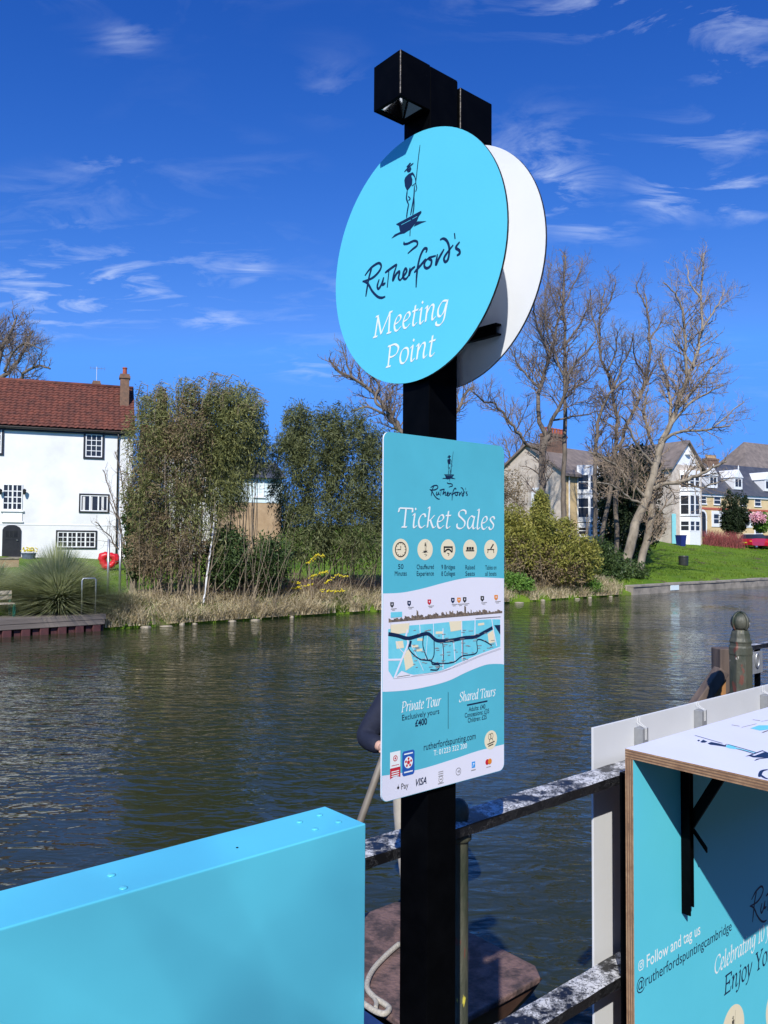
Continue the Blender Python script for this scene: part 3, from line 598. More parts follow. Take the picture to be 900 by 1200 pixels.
# ------------------------------------------------------------------ signpost
POST_U0, POST_U1, POST_N0, POST_N1 = 0.967, 1.037, -1.078, -1.008
def zof(px, py, axis, val): return on(px, py, axis, val).z
def build_signpost():
    root = thing('signpost', w(1.002, -1.043, 1.1), 'tall black square post carrying a round turquoise sign and a turquoise ticket board', 'signpost')
    ztop = zof(469.4, 57.1, N, POST_N1+0.001)-0.0025
    MB().unz(POST_U0, POST_U1, POST_N0, POST_N1, 1.112, ztop).build('post', M['black'], root, bevel=0.0012)
    b = MB(); b.unz(POST_U0-0.05, POST_U1+0.05, POST_N0-0.05, POST_N1+0.05, 1.1, 1.112)
    for su in (POST_U0-0.03, POST_U1+0.03):
        for sn in (POST_N0-0.03, POST_N1+0.03): b.lathe(w(su, sn, 1.112), [(0.009, 0), (0.009, 0.008), (0.006, 0.010)], 6)
    b.build('base_plate', M['black'], root)
    zc0 = zof(468.5, 111.3, N, POST_N1+0.001)    # underside of the lamp heads
    def lamp(u0, u1, zt, zb, near):
        m = MB(); n0, n1 = POST_N0-0.001, POST_N1+0.001; t = 0.0035
        m.unz(u0, u1, n0, n0+t, zb, zt); m.unz(u0, u1, n1-t, n1, zb, zt)
        m.unz(u0, u0+t, n0+t, n1-t, zb, zt); m.unz(u1-t, u1, n0+t, n1-t, zb, zt); m.unz(u0+t, u1-t, n0+t, n1-t, zt-t, zt)
        h = m.build('lamp_housing', M['black'], root, bevel=0.0012)
        ed = MB(); ed.unz(u0-.0006, u0+.0006, n1-.0006, n1+.0006, zb+.004, zt-.002); ed.build('worn_edge', M['bare_edge'], h)
        # four-sided mirror reflector rising to the lens inside the open underside
        c = w((u0+u1)/2, (n0+n1)/2, 0); hu, hn = (u1-u0)/2-t-0.004, (n1-n0)/2-t-0.004
        z0, z1 = zb+0.005, zb+0.03
        lo = [c+U*a*hu+N*b_*hn+Zv*z0 for a, b_ in ((-1, -1), (1, -1), (1, 1), (-1, 1))]; hi = [c+U*a*hu*0.32+N*b_*hn*0.32+Zv*z1 for a, b_ in ((-1, -1), (1, -1), (1, 1), (-1, 1))]
        MB().add(lo+hi, [(i, (i+1) % 4, 4+(i+1) % 4, 4+i) for i in range(4)]).build('reflector', M['chrome'], h)
        MB().lathe(c+Zv*(z1-0.001), [(0.009, 0), (0.007, 0.004), (0.002, 0.006)], 12).build('lens', M['glass_lens'], h)
        fr = MB(); e = 0.0046
        fr.unz(u0+t, u1-t, n0+t, n0+t+e, zb+0.002, zb+0.006); fr.unz(u0+t, u1-t, n1-t-e, n1-t, zb+0.002, zb+0.006)
        fr.unz(u0+t, u0+t+e, n0+t+e, n1-t-e, zb+0.002, zb+0.006); fr.unz(u1-t-e, u1-t, n0+t+e, n1-t-e, zb+0.002, zb+0.006)
        fr.build('bezel', M['black'], h)
    p = on(469.4, 57.1, N, POST_N1+0.001); u_near = p.dot(U)
    lamp(u_near, POST_U0-0.0015, p.z, zc0, True)
    q0 = on(543.5, 102.5, N, POST_N1+0.001); q1 = on(576.5, 122, N, POST_N1+0.001)
    lamp(POST_U1+0.006, q1.dot(U), q1.z, q1.z-(p.z-zc0), False)
    MB().unz(POST_U1, POST_U1+0.006, POST_N0+0.012, POST_N1-0.012, q1.z-0.05, q1.z-0.012).build('lamp_spacer', M['black'], root)
    MB().unz(POST_U0+0.001, POST_U1-0.001, POST_N0+0.001, POST_N1-0.001, ztop, ztop+0.002).build('post_cap', M['black'], root)
    # round boards
    cz = (zof(493, 150, -U, -DISC_U0)+zof(487, 450, -U, -DISC_U0))/2; rad = 0.2243; cn = -1.043; K = 96
    for u0, u1, nm, ms in ((DISC_U0, DISC_U0+0.004, 'round_sign_board', (M['turq'], M['white_disc'])), (DISC_U1, DISC_U1+0.004, 'round_sign_board', (M['white_disc'], M['turq']))):
        m = MB(); vs = [w(u, cn+rad*math.cos(2*math.pi*i/K), cz+rad*math.sin(2*math.pi*i/K)) for u in (u0, u1) for i in range(K)]
        m.add(vs, [tuple(range(K))], 0); m.add(vs, [tuple(range(2*K-1, K-1, -1))], 1); m.add(vs, [(i, i+K, (i+1) % K+K, (i+1) % K) for i in range(K)], 2)
        d = m.build(nm, [*ms, M['worn_edge']], root)
        if u0 == DISC_U0: front = d
    for dz in (0.105, -0.138):                  # slotted channels that clamp the boards to the post
        for us, ue in ((DISC_U0+0.0045, POST_U0-0.0005), (POST_U1+0.0005, DISC_U1-0.0005)):
            m = MB(); z = cz+dz; hn = 0.128 if dz < 0 else 0.10
            m.unz(us, ue, cn-hn, cn+hn, z-0.010, z-0.007); m.unz(us, ue, cn-hn, cn+hn, z+0.007, z+0.010)
            back = (ue-0.002, ue) if us < 1 else (us, us+0.002)
            m.unz(back[0], back[1], cn-hn, cn+hn, z-0.007, z+0.007)
            m.build('mounting_channel', M['black'], root)
    # round sign print
    emblem(PD, lambda q: q, 1.0, front, fat=1.25)
    cap = 0.0378
    roman(PD, 'Meeting', (437.5, 394.5), (525, 370.5), cap, M['white_ink'], front, shear=0.16, bold=1.2)
    roman(PD, 'Point', (452, 430.5), (510, 416), cap, M['white_ink'], front, shear=0.16, bold=1.2)
    # ticket board on the n face
    PS = Plane(N, SIGN_N, U, Zv)
    a0, b0 = PS.loc(448.6, 507); a1, b1 = PS.loc(590.2, 521.5); a0b, b0b = PS.loc(448.2, 942.5); a1b, b1b = PS.loc(591.3, 900.5)
    A0, A1, B1, B0 = (a0+a0b)/2, (a1+a1b)/2, (b0+b1)/2, (b0b+b1b)/2; rr = 0.0125
    corner = []
    for cxx, czz, t0 in ((A1-rr, B1-rr, 0), (A0+rr, B1-rr, 90), (A0+rr, B0+rr, 180), (A1-rr, B0+rr, 270)):
        for k in range(7): t = R(t0+90*k/6); corner.append((cxx+rr*math.cos(t), czz+rr*math.sin(t)))
    m = MB(); n = len(corner); vs = [PS.pt(a, b, 0) for a, b in corner] + [PS.pt(a, b, -0.003) for a, b in corner]
    m.add(vs, [tuple(range(n))], 0); m.add(vs, [tuple(range(2*n-1, n-1, -1))], 1); m.add(vs, [(i, i+n, (i+1) % n+n, (i+1) % n) for i in range(n)], 1)
    board = m.build('ticket_board', [M['turq_sign'], M['white_disc']], root)
    print('BOARD', A0, A1, B0, B1, 'disc', cz, 'top', ztop, 'lamp', u_near, p.z, zc0)
    MB().unz(POST_U0+0.008, POST_U1-0.008, POST_N1, SIGN_N-0.0032, B0+0.06, B1-0.05).build('board_batten', M['black'], root)
    Wd, Ht = A1-A0, B1-B0
    H = lambda px: px*1.385/F                   # picture pixels to metres at the board
    f4 = _zs(430, 660, 5.0); f5 = _zs(430, 780, 5.0); fA = _zs(448, 690, 6.25)
    LS = lambda f, pts: [tuple(PS.loc(*f(q))) for q in pts]
    # white bands: stay inside the board outline
    inset = 0.0006
    def clampA(pts): return [(min(max(a, A0+inset), A1-inset), b) for a, b in pts]
    top = clampA(smooth_pts(LS(f4, [(80, 178), (200, 173), (320, 150), (450, 115), (560, 90), (650, 83), (815, 89)]), 5))
    bot = clampA(smooth_pts(LS(f4, [(80, 755), (230, 745), (360, 722), (480, 688), (580, 640), (680, 600), (740, 590), (815, 592)]), 5))
    def strip(top, bot, m, name):
        aa = np.linspace(A0+inset, A1-inset, 40); k = 40; o = PS.next(0)
        rs = lambda c: [(a, np.interp(a, [q[0] for q in c], [q[1] for q in c])) for a in aa]
        top, bot = rs(top), rs(bot)
        MB().add([PS.pt(a, b, o) for a, b in top[:k]] + [PS.pt(a, b, o) for a, b in bot[:k]], [(i, i+1, k+i+1, k+i) for i in range(k-1)]).build(name, m, board)
    strip(top, bot, M['paleblue_white'], 'white_wave')
    low = clampA(smooth_pts(LS(f5, [(80, 648), (300, 610), (500, 550), (650, 500), (815, 458)]), 5))
    ink = Ink(PS, 0); rim = [(a, b) for a, b in corner[14:]]; rim = [((a-(A0+A1)/2)*0.997+(A0+A1)/2, b+0.0006) for a, b in rim]
    ink.poly([low[-1]] + low[-2:0:-1] + [low[0]] + rim); ink.build('white_footer', M['paleblue_white'], board)
    # heading
    s = 0.345
    cA = (A0+A1)/2 + 0.0022
    ez = PS.loc(526, 570.8)[1]
    emblem(PS, lambda q: ((q[0]-E_C[0])*s*1.06 + cA, (q[1]-E_C[1])*s + ez), s, board, light='turq_sign', fat=1.45)
    roman(PS, 'Ticket Sales', (464.5, 617), (579.5, 620.5), H(22), M['white_ink'], board, shear=0.13, bold=1.15)
    for i, (cx_, l1, l2, hw) in enumerate(((469.4, '50', 'Minutes', 7), (498.1, 'Chauffeured', 'Experience', 10), (525, '9 Bridges', '8 Colleges', 8), (550.7, 'Raised', 'Seats', 5.5), (575, 'Tables on', 'all boats', 6.5))):
        c = PS.loc(cx_, 644); r = 0.0182
        Ink(PS, 1).disc(c, r).build('icon_disc', M['cream_ink'], board)
        ik = Ink(PS)
        if i == 0:
            ik.ring(c, r*0.66, r*0.10)
            for k in range(12):
                t = R(30*k); ik.line([(c[0]+r*.5*math.cos(t), c[1]+r*.5*math.sin(t)), (c[0]+r*.58*math.cos(t), c[1]+r*.58*math.sin(t))], r*0.06, smooth=False, taper=False)
            ik.line([(c[0], c[1]+r*.34), tuple(c), (c[0]-r*.42, c[1])], r*0.08, smooth=False, taper=False)
        elif i == 1: pass
        elif i == 2:
            ik.poly([(c[0]+a*r, c[1]+b*r) for a, b in ((-.62, .32), (.62, .32), (.62, .16), (-.62, .16))])
            ik.poly([(c[0]+a*r, c[1]+b*r) for a, b in ((-.62, .16), (-.46, .16), (-.46, -.02), (-.56, -.28), (-.62, -.28))]); ik.poly([(c[0]+a*r, c[1]+b*r) for a, b in ((.62, .16), (.46, .16), (.46, -.02), (.56, -.28), (.62, -.28))])
            ik.line([(c[0]-.5*r, c[1]-.26*r), (c[0]-.2*r, c[1]-.02*r), (c[0]+.2*r, c[1]-.02*r), (c[0]+.5*r, c[1]-.26*r)], .16*r, taper=False)
            ik.line([(c[0]-.15*r, c[1]-.35*r), (c[0]+.12*r, c[1]-.4*r), (c[0]+.02*r, c[1]-.6*r)], .08*r)
        elif i == 3:
            for q in (-.36, 0, .36): ik.poly([(c[0]+(q+a)*r, c[1]+b*r) for a, b in ((-.15, .26), (.15, .26), (.15, -.02), (-.15, -.02))])
            ik.poly([(c[0]+a*r, c[1]+b*r) for a, b in ((-.62, -.06), (.62, -.06), (.62, -.18), (-.62, -.18))])
        else:
            ik.line([(c[0]-.55*r, c[1]-.0*r), (c[0]+.5*r, c[1]-.0*r)], .1*r, taper=False); ik.line([(c[0]-.4*r, c[1]), (c[0]-.48*r, c[1]-.36*r)], .09*r, taper=False); ik.line([(c[0]+.4*r, c[1]), (c[0]+.46*r, c[1]-.36*r)], .09*r, taper=False)
            ik.line([(c[0]-.05*r, c[1]+.05*r), (c[0]+.15*r, c[1]+.28*r), (c[0]+.3*r, c[1]+.45*r)], .16*r); ik.disc((c[0]+.34*r, c[1]+.5*r), .1*r, 10)
        if i != 1: ik.build('icon', M['black_ink'], board)
        else:
            e = 0.155; emblem(PS, lambda q: ((q[0]-E_C[0])*e + c[0], (q[1]-E_C[1])*e*0.92 + c[1]-r*0.62), e, board, m='black_ink', light='cream_ink', script=False, name='icon', fat=1.2)
        sans(PS, l1, (cx_-hw*(.45 if i == 0 else 1), 666.5+0.2*i), (cx_+hw*(.45 if i == 0 else 1), 666.5+0.2*i), H(5.4), M['navy'], board)
        sans(PS, l2, (cx_-hw, 674.5+0.0*i), (cx_+hw, 674.5+0.0*i), H(5.4), M['navy'], board)
    # the map of the river
    LA = lambda pts: LS(fA, pts)
    px1 = 1.385/F/6.25
    Ink(PS, 1).poly(LA([(42, 296), (205, 268), (380, 254), (520, 240), (800, 222), (862, 224), (864, 425), (705, 482), (560, 545), (430, 600), (240, 632), (196, 622), (140, 600), (84, 660), (44, 600)])).build('map_ground', M['map_blue'], board)
    ik = Ink(PS)
    for q in ([(60, 262), (198, 250), (190, 322), (110, 330), (60, 318)], [(488, 240), (582, 234), (580, 300), (500, 314)], [(770, 330), (812, 300), (824, 390), (780, 400)], [(96, 385), (150, 380), (158, 432), (104, 440)], [(150, 470), (200, 440), (230, 560), (170, 600)]):
        ik.poly(LA(q))
    for q in ([(215, 420), (262, 420)], [(255, 372), (300, 372)], [(250, 450), (292, 446)], [(390, 322), (440, 320)], [(700, 262), (745, 256)]): ik.line(LA(q), 18*px1, taper=False)
    tag(ik.build('map_buildings', M['cream_ink'], board), kind='stuff')
    ik = Ink(PS, 3)
    for q, wd in (([(185, 300), (172, 350), (186, 402), (140, 520), (86, 655)], 16), ([(40, 520), (138, 518)], 14), ([(443, 290), (443, 588)], 9), ([(580, 240), (584, 525)], 9), ([(678, 228), (676, 350)], 9), ([(372, 255), (376, 360)], 7), ([(272, 262), (276, 330)], 7), ([(330, 330), (316, 520)], 4), ([(520, 380), (532, 545)], 8),
                  ([(86, 652), (240, 634), (430, 604), (560, 548), (705, 486), (864, 428)], 11), ([(800, 222), (812, 300), (836, 420)], 9), ([(205, 400), (250, 490), (300, 600)], 4), ([(100, 382), (128, 440), (158, 470)], 5)):
        ik.line(LA(q), wd*px1, taper=False)
    ik.build('map_roads', M['paleblue_white'], board)
    ik = Ink(PS, 4)
    ik.line(LA([(42, 330), (110, 342), (180, 362), (240, 350), (300, 331), (340, 332), (390, 374), (440, 381), (520, 374), (600, 358), (680, 350), (740, 320), (806, 284)]), 26*px1, taper=False)
    for q in ([(377, 378), (377, 480), (362, 536), (450, 546), (526, 534), (584, 492), (688, 468), (692, 376), (742, 380), (800, 415)], [(207, 384), (193, 440), (268, 512), (350, 526), (366, 552), (414, 556), (402, 592), (350, 592)], [(588, 360), (588, 485)], [(442, 545), (446, 470), (440, 388)], [(300, 336), (296, 420), (330, 520)]): ik.line(LA(q), 9*px1, taper=False)
    ik.line(LA([(207, 380), (198, 425)]), 20*px1, taper=False)
    ik.poly(LA([(818, 266), (862, 264), (862, 336), (846, 310)]))
    ik.build('map_river', M['navy'], board)
    rng = random.Random(5); ik = Ink(PS, 5)
    for k in range(90):                          # place names far too small to read
        x, y = rng.uniform(220, 800), rng.uniform(290, 590)
        if y > 640-0.26*x+40: continue
        ik.line(LA([(x, y), (x+rng.uniform(14, 34), y-rng.uniform(0, 3))]), 4*px1, taper=False, smooth=False)
    ik.line(LA([(210, 640), (300, 622), (440, 600), (570, 556), (700, 498), (864, 440)]), 1.6*px1, taper=False)
    ik.line(LA([(105, 645), (200, 630)]), 5*px1, taper=False); ik.line(LA([(680, 216), (864, 203)]), 4*px1, taper=False)
    ik.line(LA([(60, 240), (58, 312)]), 2*px1, taper=False)
    ik.build('map_place_names', M['grey_ink'], board)
    Ink(PS).poly(LA([(60, 172), (144, 167), (144, 205), (60, 212)])).build('map_legend', M['map_blue'], board)
    # panorama of rooftops above the map
    topl = []; x = 45
    while x < 866:
        base = 244-(x-45)*0.083; h = rng.uniform(18, 46) if 150 < x < 860 else rng.uniform(12, 30)
        if x > 760: h *= 0.6
        if abs(x-252) < 6 or abs(x-604) < 7: h = 74
        wd_ = rng.uniform(6, 15)
        topl += [(x, base-h), (x+wd_, base-h*rng.uniform(.75, 1.1))]; x += wd_
    botl = [(x_, 246-(x_-45)*0.083) for x_, _ in topl]
    k = len(topl); o = PS.next(); tl, bl = LA(topl), LA(botl)
    MB().add([PS.pt(a, b, o) for a, b in tl]+[PS.pt(a, b, o) for a, b in bl], [(i, i+1, k+i+1, k+i) for i in range(k-1)]).build('map_skyline', M['map_brown'], board)
    for x, y, mm in ((70, 118, 'bin'), (195, 108, 'navy'), (343, 98, 'red_ink'), (515, 86, 'navy'), (560, 84, 'orange_ink'), (602, 81, 'bin'), (731, 73, 'bin'), (832, 65, 'orange_ink')):
        Ink(PS).poly(LA([(x-13, y-20), (x+13, y-20), (x+13, y+5), (x, y+21), (x-13, y+5)])).build('college_shield', M[mm], board)
        i2 = Ink(PS, 3); i2.poly(LA([(x-4, y-10), (x+4, y-10), (x+3, y+2), (x-3, y+2)])); i2.build('shield_charge', M['paleblue_white'], board)
        i3 = Ink(PS); i3.line(LA([(x-8, y+30), (x+34, y+26)]), 5*px1, taper=False, smooth=False); i3.line(LA([(x+0, y+39), (x+22, y+37)]), 4*px1, taper=False, smooth=False); i3.build('shield_caption', M['grey_ink'], board)
    # prices and address
    roman(PS, 'Private Tour', (470, 834), (516, 827), H(11), M['white_ink'], board, shear=0.15, bold=1.15)
    sans(PS, 'Exclusively yours', (471, 844), (514.5, 836.5), H(6.4), M['navy'], board)
    sans(PS, '£400', (486.3, 851.5), (500.2, 848.3), H(7.2), M['navy'], board, bold=0.025)
    i = Ink(PS); i.line([tuple(PS.loc(525, 811)), tuple(PS.loc(525, 854))], 0.0011, taper=False, smooth=False); i.build('divider', M['navy'], board)
    roman(PS, 'Shared Tours', (537.5, 822.5), (580, 815.5), H(11), M['white_ink'], board, shear=0.15, bold=1.15)
    i = Ink(PS); i.line([tuple(PS.loc(547, 826.3)), tuple(PS.loc(571, 821.3))], 0.0026, taper=False, smooth=False); i.build('small_print', M['navy'], board)
    sans(PS, 'Adults: £40', (549, 834), (568.5, 830), H(5.6), M['navy'], board, bold=0.006)
    sans(PS, 'Concessions: £35', (544.4, 841), (573, 835.4), H(5.6), M['navy'], board, bold=0.006)
    sans(PS, 'Children: £25', (548, 847), (570, 842.2), H(5.6), M['navy'], board, bold=0.006)
    sans(PS, 'rutherfordspunting.com', (496.4, 880), (557.2, 865.2), H(8.0), M['navy'], board)
    sans(PS, 'T: 01223 322 200', (508, 885.6), (547, 876.6), H(6.3), M['white_ink'], board)
    c = PS.loc(575, 867); r = 0.0172; Ink(PS, 1).disc(c, r).build('icon_disc', M['cream_ink'], board)
    i = Ink(PS); i.ring((c[0]-r*.16, c[1]+r*.36), r*.22, r*.05, 16, r*.3); i.ring((c[0]+r*.14, c[1]+r*.40), r*.22, r*.05, 16, r*.3)
    i.line([(c[0]-r*.2, c[1]+r*.08), (c[0]-r*.24, c[1]-r*.22)], r*.06, taper=False); i.line([(c[0]+r*.2, c[1]+r*.1), (c[0]+r*.36, c[1]-r*.14)], r*.06, taper=False)
    i.line([(c[0]-r*.55, c[1]-r*.42), (c[0]+r*.6, c[1]-r*.24)], r*.12, taper=False); i.line([(c[0]-r*.4, c[1]-r*.62), (c[0]+r*.4, c[1]-r*.5)], r*.12, taper=False); i.build('icon', M['black_ink'], board)
    # award ribbons
    q = [PS.loc(457, 882), PS.loc(469, 880), PS.loc(469, 898), PS.loc(457, 901)]
    x0, x1 = q[0][0], q[1][0]; yt, ym = q[0][1], q[2][1]; yb = PS.loc(463, 911.5)[1]
    Ink(PS).poly([(x0, yt), (x1, yt), (x1, ym), (x0, ym)]).build('award_ribbon', M['white_ink'], board)
    i = Ink(PS, 3); i.poly([(x0, ym), (x1, ym), (x1, yb), ((x0+x1)/2, yb+0.004), (x0, yb)]); rc = ((x0+x1)/2, yt-(yt-ym)*0.42); i.ring(rc, 0.0042, 0.0014, 18); i.disc(rc, 0.0018, 10); i.line([(x0+.003, ym+.004), (x1-.003, ym+.004)], 0.001, taper=False); i.build('award_rosette', M['red_ink'], board)
    i = Ink(PS, 4)
    for k, hh in ((0, 0.006), (1, 0.0095), (2, 0.013)): i.line([(x0+.003, ym-hh), (x1-.003, ym-hh)], 0.0016, taper=False)
    i.build('small_print', M['white_ink'], board)
    q0, q1 = PS.loc(471.3, 882), PS.loc(485.4, 906); x0, x1, yt, yb = q0[0], q1[0], PS.loc(478, 879.5)[1], PS.loc(478, 908.5)[1]; ch = 0.003
    Ink(PS).poly([(x0+ch, yt), (x1-ch, yt), (x1, yt-ch), (x1, yb+ch), (x1-ch, yb), (x0+ch, yb), (x0, yb+ch), (x0, yt-ch)]).build('award_badge', M['blue_ink'], board)
    rc = ((x0+x1)/2, (yt+yb)/2+0.001); i = Ink(PS, 3); i.disc(rc, 0.0098, 28); i.line([(x0+.004, yb+.006), (x1-.004, yb+.006)], .0022, taper=False); i.line([(x0+.004, yt-.005), (x1-.004, yt-.005)], .0022, taper=False); i.build('badge_disc', M['white_ink'], board)
    i = Ink(PS, 4); i.disc(rc, 0.0034, 12)
    for k in range(5):
        t = R(90+72*k); i.disc((rc[0]+.0062*math.cos(t), rc[1]+.0062*math.sin(t)), 0.0022, 10)
    i.build('badge_rosette', M['red_ink'], board)
    # payment marks
    a = PS.loc(466.4, 923); i = Ink(PS); i.disc(a, 0.0024, 14); i.line([(a[0], a[1]+.003), (a[0]+.0015, a[1]+.005)], .0012); i.build('payment_mark', M['black_ink'], board)
    sans(PS, 'Pay', (470.0, 925.3), (478.3, 922.8), H(6.6), M['black_ink'], board)
    sans(PS, 'VISA', (487, 921.5), (499.6, 917.6), H(7.8), M['navy'], board, bold=0.02, shear=0.3)
    c = PS.loc(516.4, 911); i = Ink(PS)
    for k in range(3): i.line([(c[0]-.006, c[1]+.010-k*.0035), (c[0]+.006, c[1]+.010-k*.0035)], .0014, taper=False, smooth=False)
    i.ring((c[0], c[1]-.003), .0052, .0012, 20); i.line([(c[0]-.007, c[1]-.010), (c[0]+.007, c[1]-.010)], .0016, taper=False); i.line([(c[0]-.003, c[1]-.003), (c[0]+.003, c[1]-.003)], .002, taper=False); i.build('payment_mark', M['grey_ink'], board)
    c = PS.loc(537, 904); i = Ink(PS); i.ring(c, .0062, .0008, 24)
    for k in (0, 1, 2): i.line([(c[0]-.002+k*.002, c[1]+.001+k*.0008), (c[0]-.001+k*.002, c[1]), (c[0]-.002+k*.002, c[1]-.001-k*.0008)], .0008, taper=False)
    i.build('payment_mark', M['black_ink'], board)
    c = PS.loc(554.6, 896); i = Ink(PS); i.poly([(c[0]-.0045, c[1]-.0055), (c[0]+.0045, c[1]-.0055), (c[0]+.0045, c[1]+.0055), (c[0]-.0045, c[1]+.0055)]); i.build('payment_mark', M['sky_ink'], board)
    i = Ink(PS, 3); i.line([(c[0]-.002, c[1]+.002), (c[0]+.003, c[1]+.001)], .001, taper=False); i.line([(c[0]+.001, c[1]+.003), (c[0]-.002, c[1]-.003)], .001, taper=False); i.build('payment_mark_detail', M['white_ink'], board)
    i = Ink(PS); i.line([(c[0]-.006, c[1]-.0095), (c[0]+.006, c[1]-.0095)], .0018, taper=False); i.build('small_print', M['grey_ink'], board)
    c = PS.loc(572.3, 892.5); Ink(PS).disc((c[0]-.0034, c[1]), .0052, 24).build('payment_mark', M['red_ink'], board); Ink(PS, 3).disc((c[0]+.0034, c[1]), .0052, 24).build('payment_mark', M['orange_ink'], board)
    i = Ink(PS); i.line([(c[0]-.006, c[1]-.0095), (c[0]+.006, c[1]-.0095)], .0014, taper=False); i.build('small_print', M['grey_ink'], board)
build_signpost()

# ------------------------------------------------------------------ turquoise screen box on the left
def build_screen():
    nf, zt = -0.928, zof(429, 965, N, -0.928)
    uR = on(429, 965, N, nf).dot(U); thick = 0.102; uL = uR-1.9
    root = thing('barrier_screen', w((uL+uR)/2, nf-thick/2, 1.1), 'plain turquoise laminate screen box with screw caps along its flat top', 'barrier')
    o = MB().unz(uL, uR, nf-thick, nf, 1.1, zt).build('body', M['turq_box'], root, bevel=0.0022, seg=3)
    for x, y in ((351, 963.5), (374.5, 955.5), (396.5, 963.5), (369, 972), (130.5, 1026), (144.5, 1041)):
        p = onz(x, y, zt); MB().lathe(p, [(0.0052, 0.0002), (0.0052, 0.0009), (0.0036, 0.0017), (0.0008, 0.0019)], 14).build('screw_cap', M['turq_box'], root, smooth=True)
    p = onz(278, 993.5, zt); MB().lathe(p, [(0.0019, 0.0002), (0.0016, 0.0007)], 8).build('screw_head', M['black'], root)
build_screen()

# ------------------------------------------------------------------ quayside railing
RN = -1.149
def build_railing():
    root = thing('quay_railing', w(1.2, RN, 1.1), 'flat black bar railing with flaking silver top edges and a peeling round green post', 'railing')
    zt = zof(695, 902, N, RN-0.035); zl = zof(720, 1118.7, N, RN-0.035)
    rng = random.Random(2)
    for z, th in ((zt, 0.021), (zl, 0.023)):
        # a hand-forged bar: cross sections that wander a little
        us = np.linspace(-1.2, 2.62, 90); vs = []; fs = []
        for i, u in enumerate(us):
            j = [rng.gauss(0, 0.0006) for _ in range(6)]
            for k, (dn, dz) in enumerate(((-.035, 0), (-.02, .0016), (.02, .0016), (.035, 0), (.035, -th), (-.035, -th))): vs.append(w(u, RN+dn, z+dz+j[k]))
        for i in range(len(us)-1):
            for k in range(6): fs.append((i*6+k, i*6+(k+1) % 6, (i+1)*6+(k+1) % 6, (i+1)*6+k))
        fs += [(5, 4, 3, 2, 1, 0), tuple(range(len(vs)-6, len(vs)))]
        MB().add(vs, [f[::-1] for f in fs]).build('rail', M['rail'], root)
    for u in (1.189, -0.55, 2.56):
        m = MB(); c = w(u, RN+0.0, 1.1); r = 0.0205; zz_ = zt-1.1
        m.lathe(c, [(0.045, 0), (0.045, 0.012), (0.03, 0.02), (r, 0.03), (r, zl-1.1-0.035), (r+.004, zl-1.1-0.03), (r+.004, zl-1.1+0.012), (r, zl-1.1+0.016), (r, zz_-0.04), (r*1.02, zz_+0.006), (r*1.08, zz_+0.014), (r*.95, zz_+0.028), (r*.6, zz_+0.038), (0.003, zz_+0.042)], 24)
        p = m.build('post', M['green_iron'], root, smooth=True)
        c2 = MB(); c2.lathe(w(u, RN, zt-0.03), [(r+.002, -0.012), (r+.0065, -0.008), (r+.0065, 0.006), (r+.002, 0.008)], 24); c2.build('collar', M['green_iron'], root, smooth=True)
build_railing()

# ------------------------------------------------------------------ white board tied behind the rail
def build_board():
    nb = -1.202; p = on(695, 853, N, nb); u0, zt = p.dot(U), p.z
    root = thing('white_board', w(u0+0.8, nb, 1.1), 'long plain white board tied upright behind the railing with grey clips', 'board')
    MB().unz(u0, u0+1.55, nb-0.006, nb, 1.1, zt).build('panel', M['white_board'], root, bevel=0.001)
    for x in (751, 820.5, 897.5):
        q = on(x, 857, N, nb+0.012); uu = q.dot(U); z1 = zof(x, 855 if x < 800 else (834 if x < 880 else 816), N, nb+0.026)
        c = MB(); c.unz(uu-0.0145, uu+0.0145, nb+0.0005, nb+0.026, zt-0.16, z1); c.build('clip', M['grey_alu'], root, bevel=0.0012)
        t = MB()
        for k in (-.006, .006): t.tube([w(uu+k*.5, nb+0.0275, z1-0.03), w(uu+k*.5, nb+0.027, z1+0.001), w(uu+k, nb+0.004, z1+0.012), w(uu+k+0.006, nb+0.0022, zt-0.001), w(uu+k+0.006, nb-0.003, zt+0.0015), w(uu+k+0.006, nb-0.0085, zt-0.03)], 0.0007, 6)
        t.build('cable_tie', M['white_paint'], root)
build_board()

